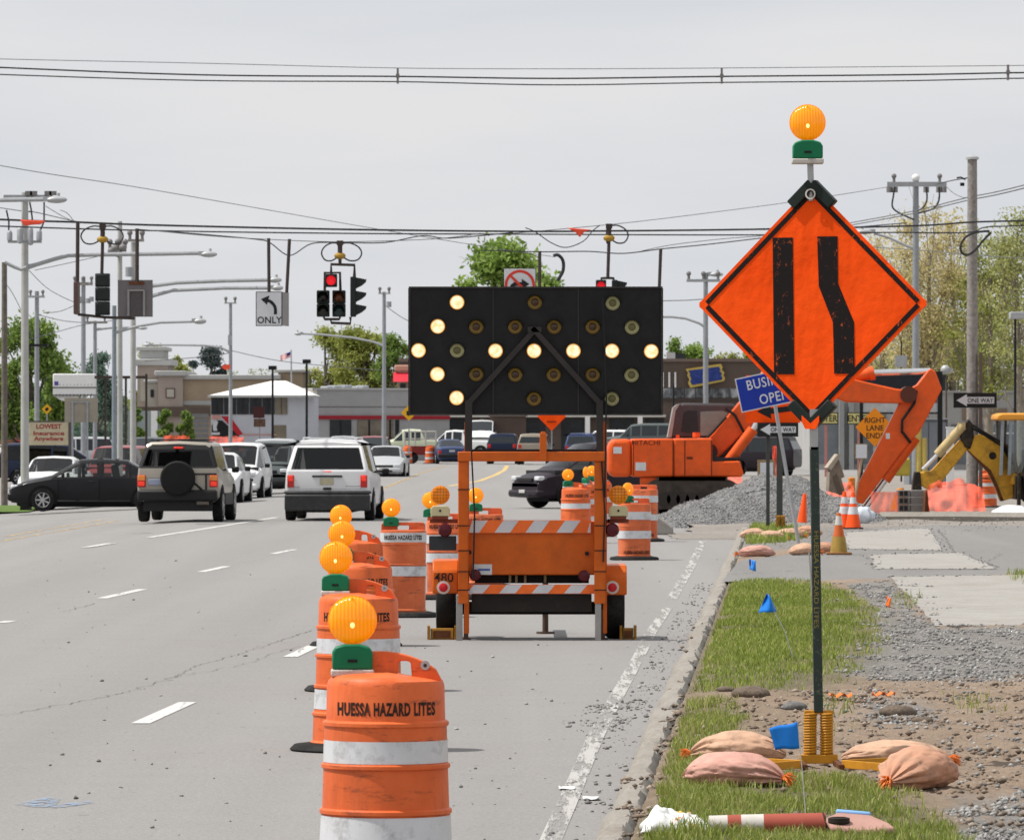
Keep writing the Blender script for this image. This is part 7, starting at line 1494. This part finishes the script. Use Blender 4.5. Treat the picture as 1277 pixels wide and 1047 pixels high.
for x,y0 in((131.5,470),(157,470),(182.5,466)): m=MB(); m.bx(lx(x-1.3,D),lx(x+1.3,D),D-.08,D+.08,-.35,lz(y0,D)); m.build('post',bm_,bf,world=True)
m=MB(); m.bx(lx(118,D),lx(184,D),D-.1,D+.1,lz(472,D),lz(468.5,D)); m.build('top_rail',bm_,bf,world=True)
D=340; q=thing('shop_sign','maroon sign board on a post in front of the mural wall','sign',W0(324,D)); m=MB(); m.bx(lx(316,D),lx(330,D),D-.1,D,lz(521,D),lz(507,D)); m.build('upper_panel',M('maroon_board',(.06,.018,.018),.6),q,world=True); m=MB(); m.bx(lx(316.5,D),lx(331,D),D-.1,D,lz(532,D),lz(522,D)); m.build('lower_panel',M('brown_board',(.11,.06,.04),.6,var=.5,vs=8),q,world=True); m=MB(); m.bx(lx(323,D),lx(324.5,D),D,D+.1,0,lz(507,D)); m.build('post',steelp,q,world=True)
D=380; q=thing('flagpole','tall flagpole flying a striped flag above the white hip roof','flagpole',W0(364,D)); m=MB(); m.tube([W(364.5,560,D),W(363,436,D)],[.07,.04],8); m.build('pole',steelp,q,world=True)
m=MB();vs=[];fs=[]
for i in range(11):
    for j in range(8): vs.append((lx(363-i*1.35,D),D+.12*math.sin(i*.9),lz(438+j*.95+i*.55,D)))
for i in range(10):
    for j in range(7): m.m(1 if(i<4 and j<4) else(0 if j%2 else 2)); m.add([vs[i*8+j],vs[i*8+j+1],vs[i*8+8+j+1],vs[i*8+8+j]],[(0,1,2,3)])
m.build('flag',[white_paint,M('flag_blue',(.03,.04,.2),.6),M('flag_red',(.5,.05,.06),.6)],q,world=True,smooth=None,fix=False)
D=299; m=MB(); m.prism(xz(D)([(277,455),(287,454),(287,460),(281,461),(277,459)]),D-.05,D+.05); o=m.build('cloth_pennant',M('red_orange_cloth',(.85,.1,.05))); tag(o,'small red cloth tied to the slim lamp pole by the conifers','pennant')
# ---------------------------------------------------------------- buildings
def bldg(name,label,px,D,rz=0,cat='building',z=-.3): return thing(name,label,cat,W0(px,D,z),rz)
def wallm(name,c,var=.08): return M(name,c,.85,var=var,vs=.8,dirt=.12,dcol=tuple(x*.7 for x in c),ds=.6)
cream=wallm('cream_stucco',(.44,.415,.36)); greyst=wallm('grey_stucco',(.33,.325,.325)); beige=wallm('beige_stucco',(.36,.28,.2)); pinkb=wallm('pinkish_beige_stucco',(.36,.3,.26)); capst=wallm('pale_cornice',(.42,.42,.41)); brownb=wallm('brown_brick',(.115,.085,.07)); offw=wallm('off_white_wall',(.4,.395,.385)); redst=M('red_stripe_paint',(.3,.015,.025),.5); dkgl=M('dark_shop_glass',(.02,.022,.025),.15,var=.5,vs=.8,spec=.3); tang=M('warm_shop_glass',(.14,.115,.08),.15,var=.5,vs=.9,spec=.6); roofg=M('grey_roof_plant',(.33,.345,.37),.5,.1)
def Zb(py,D): return lz(py,D)+.3
# long grey restaurant
D=390; s=F/D; b=bldg('restaurant','long grey flat roofed restaurant with a red stripe and left side painted pale as sunlit',391,D,R(20)); k=1/(s*math.cos(R(20)))
def X(px): return (px-391)*k
T4,ST0,ST1=Zb(486,D),Zb(522.5,D),Zb(518,D)
m=MB(); m.bx(0,X(560),0,5.4,0,T4); 
w1=m.build('wall',greyst,b); m=MB(); m.bx(-.06,-.005,-.03,5.4,0,T4+.01); m.bx(-.058,.22,-.032,-.004,0,T4); m.build('side_wall',wallm('sunlit_stucco',(.62,.59,.53)),b)  # left side and annex coloured paler than the front for sun on them
m=MB(); m.bx(-.1,X(560)+.1,-.1,5.5,T4,T4+.12); m.build('parapet_cap',capst,b)
m=MB(); m.bx(-.12,X(560),-.12,-.035,ST0,ST1); m.bx(-.12,-.065,-.12,5.4,ST0,ST1); m.build('red_stripe',redst,b); m=MB(); m.bx(.25,X(560),-.03,-.003,Zb(507.5,D),Zb(506.8,D)); m.build('wall_seam',M('dark_grey_panel',(.09,.08,.082)),b)
for x0,x1,g in((411,437.5,dkgl),(445,474,tang),(481,490,tang),(492,497,dkgl)):
    m=MB(); m.bx(X(x0),X(x1),-.05,-.003,.6,Zb(523.5,D)); w_=m.build('window',g,b); m=MB(); m.bx(X((x0+x1)/2)-.06,X((x0+x1)/2)+.06,-.07,-.051,.6,Zb(523.5,D)); m.build('mullion',black,w_)
m=MB(); m.bx(-2.2,-.07,.2,4.6,0,Zb(504,D)); m.bx(-1.3,-.07,.1,5,0,Zb(488,D)); m.build('annex_wall',wallm('sunlit_stucco',(.62,.59,.53)),b)
m=MB(); m.bx(-2.25,-.065,.08,.19,ST0-.02,ST1); m.build('annex_stripe',redst,b); m=MB(); m.bx(-1.9,-.3,.05,.095,.5,ST0-.1); m.build('annex_window',dkgl,b)
for x0,x1,y0 in((415,424,481),(424,436,480),(436,449,479.5),(452,457,481),(459,470,480)): m=MB(); m.bx(X(x0),X(x1)-.15,1.2,2.6,T4,Zb(y0,D)); m.build('roof_unit',roofg,b,bev=.06)
# hip roofed building with mural
D=372; s=F/D; b=bldg('mural_building','building with a white hip roof, dark upper windows and a red and black mural',325,D); X=lambda px:(px-325)/s
m=MB(); m.bx(X(263),X(392),0,8,0,Zb(492,D)); m.build('wall',wallm('mural_white_wall',(.45,.46,.5)),b)
m=MB(); e0,e1,a=X(259.5),X(394),X(345); ze,za=Zb(493,D),Zb(474,D); m.add([(e0,-.5,ze),(e1,-.5,ze),(e1,8.5,ze),(e0,8.5,ze),(a-.4,3.5,za),(a+.4,4.5,za)],[(0,1,5,4),(1,2,5),(2,3,4,5),(3,0,4),(0,3,2,1)]); m.build('roof',wallm('white_membrane_roof',(.78,.77,.76),.03),b,smooth=None)
m=MB(); m.bx(e0,e1,-.55,-.45,ze-.12,ze+.02); m.build('fascia',capst,b)
for i in range(6):
    x0=263.5+i*16; m=MB(); m.bx(X(x0),X(x0+15),-.06,-.004,Zb(516.5,D),Zb(495.5,D)); w_=m.build('window',dkgl if i<5 else tang,b); 
    m=MB(); m.bx(X(x0+7.2),X(x0+7.9),-.09,-.061,Zb(516.5,D),Zb(495.5,D)); m.build('mullion',black,w_)
m=MB(); m.m(0).prism([(X(a_),Zb(c_,D)) for a_,c_ in[(276,519),(287,519),(303,541),(297,543)]],-.03,-.004); m.m(1).prism([(X(a_),Zb(c_,D)) for a_,c_ in[(264,545),(264,530),(271,524),(277,524),(299,544)]],-.028,-.003); m.m(2).prism([(X(a_),Zb(c_,D)) for a_,c_ in[(266,537),(265,527),(269,523),(272,526),(270,532),(271,537)]],-.04,-.031); m.m(2).bx(X(264),X(274),-.04,-.031,Zb(542,D),Zb(539,D)); m.m(3).bx(X(264),X(274.5),-.035,-.004,Zb(522.5,D),Zb(517.5,D)); m.m(3).bx(X(303),X(345),-.035,-.004,Zb(542.5,D),Zb(541,D)); m.m(4).bx(X(340),X(357),-.03,-.004,.4,Zb(530,D))
m.build('mural',[M('mural_red',(.42,.02,.03),.6),black,M('mural_pale',(.5,.5,.52),.6),M('mural_faded_red',(.5,.25,.22),.6),tang],b,smooth=None)
# beige retail block
D=432; s=F/D; b=bldg('retail_building','beige shop building with stepped parapets and pale cornices at left',215,D); X=lambda px:(px-215)/s
def blk(x0,x1,yt,y0,dep,mat,cap=True,nm='wall',cy=5):
    m=MB(); m.bx(X(x0),X(x1),y0,dep,0,Zb(yt,D)); o=m.build(nm,mat,b)
    if cap: m=MB(); m.bx(X(x0)-.25,X(x1)+.25,y0-.25,dep+.2,Zb(yt+cy,D),Zb(yt,D)+.05); m.build('cornice',capst,b,bev=.05)
blk(228,345,468,.6,14,beige); blk(197,228,463,.2,13.5,pinkb,cy=5.5); blk(183,196.5,474,.9,13,cream,cy=3); blk(168,206,448,3,12,pinkb,cy=7); blk(170,199,432,4,11,capst,cy=4); blk(345.5,376,461,2,13,beige,cy=3)
m=MB(); m.bx(X(228.2),X(345),.5,.59,Zb(505,D),Zb(499.5,D)); m.build('belt_course',capst,b); m=MB(); m.bx(X(165),X(262),.0,.18,Zb(519,D),Zb(507,D)); m.build('brown_band',brownb,b); m=MB(); m.bx(X(160),X(200),-.4,-.1,0,Zb(512,D)); m.build('low_wall',wallm('blue_grey_wall',(.25,.29,.29)),b); m=MB(); m.bx(X(189),X(197),-.7,-.45,0,Zb(512,D)); m.build('white_column',white_paint,b)
m=MB(); m.bx(X(206.5),X(218),.12,.19,Zb(496,D),Zb(484,D)); w_=m.build('window',M('window_trim_brown',(.12,.07,.06),.6),b); m=MB(); m.bx(X(207.8),X(216.8),.08,.115,Zb(495,D),Zb(485.2,D)); m.build('pane',cream,w_)
m=MB(); m.bx(X(187),X(191),.82,.89,Zb(495,D),Zb(485.5,D)); m.build('arch_window',dkgl,b); m=MB(); m.bx(X(172),X(180),2.93,2.99,Zb(500,D),Zb(470,D)); m.build('tower_pilaster',cream,b)
m=MB()
for i in range(9): m.bx(X(241),X(262),-2.2,-2.1,.35*i+.3,.35*i+.58)
o=thing('slat_fence','grey slatted fence beside the shop hedge','fence',W0(251,D-2,-.3)); q=m.build('slats',M('grey_slats',(.17,.17,.175),.7),None); q.parent=o; q.location=b.location-o.location
# brown building
D=420; s=F/D; b=bldg('brick_store','long low brown brick store behind the arrow board and excavator',720,D); X=lambda px:(px-720)/s
m=MB(); m.bx(X(498),X(1000),0,14,0,Zb(448,D)); m.build('wall',brownb,b); m=MB(); m.bx(X(497),X(1001),-.15,14.1,Zb(451,D),Zb(447,D)); m.build('roof_edge',M('brown_fascia',(.16,.12,.1),.6),b)
m=MB(); m.bx(X(500),X(830),-.9,-.01,Zb(520,D),Zb(517,D)); m.build('canopy',wallm('pale_canopy',(.5,.48,.44)),b); m=MB(); m.bx(X(822),X(1000),-.12,-.004,Zb(500,D),Zb(496.5,D)); m.build('belt_course',M('dark_brown_band',(.06,.045,.04),.7),b)
for x in(825.5,833.5,841): m=MB(); m.bx(X(x),X(x+2.2),-.1,-.004,Zb(483,D),Zb(464,D)); m.build('pale_fin',white_paint,b)
rr_=NT('painted_reflection_glass'); p=rr_.pos((1,1,.55)); rr_.base(rr_.ramp(rr_.noise(.55,5,.8,p),[(.38,(.03,.03,.035)),(.5,(.13,.14,.15)),(.6,(.42,.43,.44)),(.7,(.2,.17,.17))])); rr_.rough(.15)  # reflections in the store glass painted as pale and dark blotches
for i in range(8):
    x0=826+i*14; m=MB(); m.bx(X(x0),X(x0+13),-.06,-.004,Zb(496,D),Zb(484,D)); m.build('window',rr_.mat,b)
for x0,x1,g in((512,534,greyst),(556,586,dkgl),(655,680,dkgl),(760,790,dkgl),(700,728,dkgl),(806,828,dkgl)): m=MB(); m.bx(X(x0),X(x1),-.06,-.004,.2,Zb(522,D)); m.build('shop_window',g,b)
for x in(729.5,795): m=MB(); m.bx(X(x),X(x+6),-.95,-.5,0,Zb(520,D)); m.build('column',white_paint,b)
m=MB(); m.bx(X(832),X(843),2,4,Zb(448,D),Zb(439,D)); o=m.build('roof_unit',wallm('white_plant_box',(.55,.55,.56)),b); m=MB(); m.bx(X(843.1),X(856),2,4,Zb(448,D),Zb(440,D)); m.build('roof_unit',M('dark_slate_plate',(.035,.04,.045)),b)
tk=thing('ticket_sign','blue torn ticket shaped sign with a yellow border on the brown store','sign',W0(880,D-.4)); P=[(855,460),(899,453.5),(901,458),(900,461),(903.5,464.5),(902,468),(904,471),(903,475),(861,483.5),(858,478),(859.5,473),(857,468),(858,465)]
m=MB(); m.prism(xz(D-.3)(P),D-.5,D-.3); m.build('border',M('golden_yellow',(.5,.36,.08),.5),tk,world=True); cxx,cyy=879,468.5; m=MB(); m.prism(xz(D-.3)([(cxx+(a_-cxx)*.87,cyy+(c_-cyy)*.76) for a_,c_ in P]),D-.53,D-.501); m.build('sign_face',M('deep_blue_face',(.025,.045,.2),.5,var=.4,vs=3),tk,world=True)
for q,(pt_,l) in enumerate([((611,656,519,562,392),'plain brown brick shed below the arrow board')]):
    x0,x1,y0,y1,Dq=pt_; sh=thing('brick_shed',l,'shed',W0((x0+x1)/2,Dq)); m=MB(); m.bx(lx(x0,Dq),lx(x1,Dq),Dq,Dq+4,0,lz(y0,Dq)); m.build('wall',wallm('dark_brick',(.1,.07,.058)),sh,world=True); m=MB(); m.bx(lx(x0,Dq)-.1,lx(x1,Dq)+.1,Dq-.1,Dq+4.1,lz(y0,Dq),lz(y0-1.5,Dq)); m.build('roof_edge',M('brown_fascia',(.16,.12,.1)),sh,world=True)
# little tower with awning
D=398; s=F/D; b=bldg('corner_tower','narrow cream tower with a red awning beside the arrow board','x' and 503,D); X=lambda px:(px-503)/s
m=MB(); m.bx(X(495),X(520),0,1.5,0,Zb(463,D)); m.build('wall',wallm('cream_tower',(.42,.36,.29)),b); m=MB(); m.bx(X(492),X(523),-.2,1.7,Zb(462.5,D),Zb(455,D)); m.build('cap',wallm('salmon_cap',(.45,.24,.18)),b,bev=.08)
m=MB(); m.prism([(-.9,Zb(476,D)),(-.02,Zb(464,D)),(-.02,Zb(476,D))],X(490.5),X(520),'x'); m.build('awning',M('red_awning',(.55,.03,.05),.6),b); m=MB(); m.bx(X(499),X(506),-.06,-.004,Zb(500,D),Zb(478,D)); m.build('window',dkgl,b); m=MB(); m.bx(X(497),X(507),-.06,-.004,Zb(516,D),Zb(504,D)); m.build('brick_panel',wallm('salmon_brick',(.32,.15,.1)),b); m=MB(); m.bx(X(494),X(521),-.12,-.003,Zb(502.5,D),Zb(500.5,D)); m.build('sill_band',capst,b)
# off white building at right, grey doors shed
D=305; s=F/D; b=bldg('white_warehouse','long off white warehouse behind the backhoe at right',1170,D,z=0); X=lambda px:(px-1170)/s; Z0=lambda py:lz(py,D)
m=MB(); m.bx(X(1010),X(1360),0,14,0,Z0(489)); m.build('wall',offw,b); m=MB(); m.bx(X(1009),X(1361),-.1,14.1,Z0(489.5),Z0(487)); m.build('roof_edge',capst,b)
for x0,x1 in((1200,1214),(1229,1256),(1262,1290)): m=MB(); m.bx(X(x0),X(x1),-.05,-.004,Z0(524),Z0(509)); m.build('brown_panel',wallm('tan_panel',(.26,.19,.14)),b)
for x0,x1 in((1186,1226),(1240,1320)): m=MB(); m.bx(X(x0),X(x1),-.07,-.003,.3,Z0(529)); m.build('window',M('grey_blue_glass',(.16,.175,.19),.2,var=.3,vs=.7),b)
m=MB(); m.bx(X(1190),X(1330),-.12,-.075,Z0(541),Z0(539)); m.build('white_rail',white_paint,b); m=MB(); m.bx(X(1228),X(1246),3,5,Z0(488),Z0(470)); m.build('roof_unit',M('blue_grey_unit',(.12,.15,.17),.5),b); m=MB(); m.bx(X(1163),X(1186),2,5,Z0(488),Z0(466)); m.build('roof_box',M('dark_slate_plate',(.035,.04,.045)),b)
for x in(1046,1058): m=MB(); m.bx(X(x),X(x+6),-.6,-.1,0,Z0(497)); m.build('column',wallm('grey_column',(.3,.31,.31)),b)
for x0,x1 in((1012,1028),(1030,1044),(1064,1100),(1104,1130)): m=MB(); m.bx(X(x0),X(x1),-.05,-.004,.3,Z0(528)); m.build('shop_window',M('grey_blue_glass',(.16,.175,.19)),b)
D=215; sh=thing('storage_shed','blue grey steel shed with double doors behind the excavator stick','shed',W0(1158,D)); bgs=M('blue_grey_steel_sheet',(.2,.215,.24),.55,var=.1,vs=1.5); m=MB(); m.bx(lx(1134,D),lx(1182,D),D,D+3,0,lz(523,D)); m.build('wall',bgs,sh,world=True)
for x0,x1 in((1136,1157.5),(1158.5,1180)): m=MB(); m.bx(lx(x0,D),lx(x1,D),D-.05,D-.003,.1,lz(526,D)); m.build('door',bgs,sh,world=True,bev=.02)
m=MB(); m.bx(lx(1133,D),lx(1183,D),D-.1,D+3.1,lz(523,D),lz(521,D)); m.build('roof',greymetal,sh,world=True)
# ---------------------------------------------------------------- trees
def tree(label,px,D,top,wpx,pal,seed,base=575,trunk=.22,n=9000,ls=.17,crown0=.3,sparse=False,nb=26,bark=None,name='tree',depth=.8,shape=1.0,zb=-.3):
    if not sparse and ls in(.17,.2): ls*=.72; n=int(n*1.7)
    g=np.random.default_rng(seed); X=lx(px,D); H=lz(top,D)-zb; rw=wpx/2*D/F
    t=thing(name,label,'tree',(X,D,zb)); m=MB()
    czl=H*crown0; cz=(H+czl)/2; rz=(H-czl)/2
    lean=g.uniform(-.03,.03)*H; tp_=[(0,0,0),(lean*.4,0,H*.25),(lean*.8,g.uniform(-.3,.3),H*.5),(lean,g.uniform(-.3,.3),H*.8)]
    m.tube(tp_,[trunk*1.3,trunk,trunk*.7,trunk*.2],8)
    C=[]; 
    for i in range(nb):
        while True:
            u=g.uniform(-1,1,3); q=np.linalg.norm(u)
            if .3<q<1: break
        u=u/q*(q**.5); 
        sh=1-(.45*shape)*max(0,u[2])**1.5
        c=np.array((u[0]*rw*.86*sh,u[1]*rw*depth*.86*sh,cz+u[2]*rz*.9)); C.append(c)
        zt=min(H*.75,max(H*.16,c[2]-abs(g.normal(.3,.12))*H*.5-np.hypot(c[0],c[1])*.45)); k=zt/(H*.8); p0=Vector((lean*k,0,zt)); p2=Vector(c); p1=(p0+p2)/2+Vector((0,0,-.06*H*g.random())) if not sparse else (p0+p2)/2+Vector((c[0]*.1,0,-.03*H)); 
        r0=trunk*(.36 if not sparse else .24); m.tube([p0,p1,p2],[r0,r0*.6,r0*.15],6)
        if sparse:
            for _ in range(5):
                e=p2+Vector((g.normal(0,.13)*rw*1.3,g.normal(0,.12)*rw,abs(g.normal(.5,.3))*rw*.35)); s0=p1.lerp(p2,g.uniform(.2,.9)); m.tube([s0,(s0+e)/2+Vector((0,0,-.05)),e],[r0*.35,r0*.22,.012],4)
    m.build('trunk',bark or M('bark',(.15,.13,.105),.9,var=.3),t,smooth=60)
    C=np.array(C); sz=g.uniform(.6,1.3,nb); w_=sz**2/np.sum(sz**2); idx=g.choice(nb,n,p=w_); sg_=(.205 if not sparse else .3)*min(rw,rz)*(9/nb**.65 if nb>9 else 1.5)
    dirs=g.normal(0,1,(n,3)); dirs/=np.linalg.norm(dirs,axis=1)[:,None]; rad=np.abs(g.normal(.75,.42,n))[:,None]
    P=C[idx]+dirs*rad*sg_*sz[idx][:,None]*np.array((1,1,.8))*1.5
    P[:,2]=np.clip(P[:,2],.4,H*1.01)
    a=g.normal(0,1,(n,3)); a/=np.linalg.norm(a,axis=1)[:,None]; b_=np.cross(a,g.normal(0,1,(n,3))); b_/=np.linalg.norm(b_,axis=1)[:,None]
    L=(g.uniform(.6,1.35,n)*ls)[:,None]; V=np.stack([P-a*L,P+b_*L*.5,P+a*L,P-b_*L*.5],1).reshape(-1,3); Fc=np.arange(n*4).reshape(n,4)
    tint_=np.clip(.45+.5*(g.random(nb)[idx]-.5)+g.normal(0,.17,n),0,1)
    npmesh('crown',V,Fc,pal,tint_,t); return t
Lg=leafmat('mid_green_leaf',(.1,.165,.04),(.2,.3,.065),(.33,.43,.11),.48); Ly=leafmat('spring_yellow_green_leaf',(.19,.22,.045),(.34,.375,.085),(.5,.52,.17),.5); Lb=leafmat('bluish_green_leaf',(.07,.12,.095),(.12,.19,.145),(.22,.29,.21),.38); Lc=leafmat('conifer_needle',(.045,.065,.065),(.08,.105,.105),(.13,.165,.155),.22); Lo=leafmat('ochre_bud_leaf',(.42,.36,.17),(.62,.54,.27),(.78,.7,.4),.5); Lbr=leafmat('bright_green_leaf',(.15,.24,.05),(.28,.4,.085),(.44,.55,.165),.5); Lp=leafmat('pale_grey_green_leaf',(.28,.31,.21),(.42,.45,.33),(.58,.6,.47),.42); Lo2=leafmat('olive_bud_leaf',(.26,.28,.09),(.43,.45,.17),(.62,.6,.27),.48)
tree('big mid green tree rising at the left edge behind the poles',36,315,388,110,Lg,1,n=14000,crown0=.12,nb=34,trunk=.3)
tree('rounded green tree just right of the big left tree, behind the marquee',80,345,455,60,Lg,2,n=5500,crown0=.1)
tree('bluish dark tree between the far pole and the pale columns',121,420,430,52,Lb,3,n=5500,crown0=.1,nb=20)
tree('yellow green tree behind the stepped shop parapet, left one',190,470,427,52,Ly,4,n=6000,crown0=.15)
tree('yellow green tree behind the shop roof, right one',222,480,441,40,Ly,5,n=4000,crown0=.15)
for px,tp_,w_,sd in((240,440,18,6),(263,433,42,7),(279,448,18,8)):
    tree({240:'slim pale conifer behind the shop roof',263:'dark spreading conifer behind the shop roof',279:'small dark conifer at the red pennant'}[px],px,500,tp_,w_,Lc,sd,n=8000 if px==263 else 3500,crown0=.1,shape=1.8,name='conifer',nb=22,ls=.2)
tree('low green tree right of the conifers',300,500,454,44,Lg,9,n=3500,crown0=.05); tree('pale grey tree above the white hip roof',322,520,462,50,Lp,10,n=3000,crown0=.05,sparse=True,nb=16); tree('pale grey tree left of the hip roof ridge',285,530,460,30,Lp,11,n=1500,crown0=.05,sparse=True,nb=14)
tree('tall yellow green tree behind the grey restaurant, left one',408,440,398,74,Ly,12,n=9000,crown0=.1,nb=30); tree('tall yellow green tree behind the grey restaurant, highest one',452,430,389,84,Ly,13,n=12000,crown0=.12,nb=36,trunk=.3); tree('darker green tree between the lamp pole and the arrow board',492,425,402,60,Lg,14,n=8000,crown0=.1); tree('low olive tree behind the black lamp post',385,470,438,40,Lo2,15,n=3500,crown0=.05)
tree('bright green tree rising above the arrow board',628,445,293,150,Lbr,16,n=20000,crown0=.3,nb=46,trunk=.35,ls=.24)
tree('small bright green tree top at the left of the tree above the board',565,450,343,34,Lbr,17,n=2500,crown0=.3,ls=.22)
for i,(px,tp_,w_,pal) in enumerate([(842,418,46,Lg),(868,408,50,Lbr),(905,412,52,Lo2),(940,420,50,Ly),(975,425,60,Lo2),(1020,430,60,Ly)]):
    tree(['dark green tree just right of the arrow board','bright green tree behind the thin lamp pole','olive tree above the blue ticket sign','yellow green tree behind the left corner of the diamond sign','olive tree behind the lower left edge of the diamond sign','yellow green tree behind the lower tip of the diamond sign'][i],px,460,tp_,w_,pal,20+i,n=5500,crown0=.05)
bk2=M('grey_brown_bark',(.28,.24,.19),.9,var=.3)
for i,(px,tp_,w_,pal,n,nb,D) in enumerate([(1098,280,95,Lo,5200,34,305),(1150,245,120,Lo,8500,44,300),(1185,262,110,Lo,6500,40,310),(1232,285,110,Ly,6500,38,298),(1275,262,110,Lo2,8000,42,295),(1130,330,110,Lo2,6500,34,320),(1200,340,110,Ly,7000,34,318),(1255,350,110,Lo2,7000,34,322),(1085,390,80,Ly,6000,26,330),(1168,400,90,Ly,6000,26,335),(1235,400,100,Lg,6000,26,335)]):
    n=int(n*1.15)
    tree(['thin ochre budding tree at the right edge of the diamond sign','tallest ochre budding tree behind the crossarm pole','ochre budding tree between the crossarm pole and the thick pole','yellow green tree just right of the thick grey pole','olive tree at the right edge of the view','lower olive tree behind the crossarm pole','lower yellow green tree behind the thick pole','lower olive tree at the right under the edge tree','low yellow green tree near the diamond sign tip side','low yellow green tree right behind the excavator stick','low mid green tree behind the white warehouse'][i],px,D,tp_,w_,pal,40+i,n=n,crown0=.3 if i<5 else .12,sparse=True,nb=nb,bark=bk2,trunk=.2 if i<5 else .14,ls=.085,shape=.5)
for px,w_,l,sd in((206,20,'clipped green hedge shrub left of the slat fence',61),(231,20,'clipped green hedge shrub right of the white column',62),(170,16,'low dark shrub between the pale poles',63),(378,14,'small green shrub at the left corner of the grey restaurant',64)):
    tree(l,px,395 if px!=378 else 380,508 if px<300 else 540,w_,Lg,sd,n=5500,crown0=.0,nb=26,name='shrub',trunk=.06)

# a low far wood beyond the shops: one mass
g=np.random.default_rng(77); n=26000; xs=g.uniform(-75,80,n); ds=g.uniform(640,690,n); hh=np.array([4.2+2.2*fbm(float(x)*.09,3)+1.2*fbm(float(x)*.4,8) for x in xs]); zz=-.5+hh*g.random(n)**.6
P=np.stack([xs,ds,zz],1); a=g.normal(0,1,(n,3)); a/=np.linalg.norm(a,axis=1)[:,None]; b_=np.cross(a,g.normal(0,1,(n,3))); b_/=np.linalg.norm(b_,axis=1)[:,None]; L=(g.uniform(.6,1.3,n)*.55)[:,None]
V=np.stack([P-a*L,P+b_*L*.6,P+a*L,P-b_*L*.6],1).reshape(-1,3); struct(npmesh('distant_wood',V,np.arange(n*4).reshape(n,4),Lb,np.clip(.5+g.normal(0,.2,n),0,1)),'stuff')
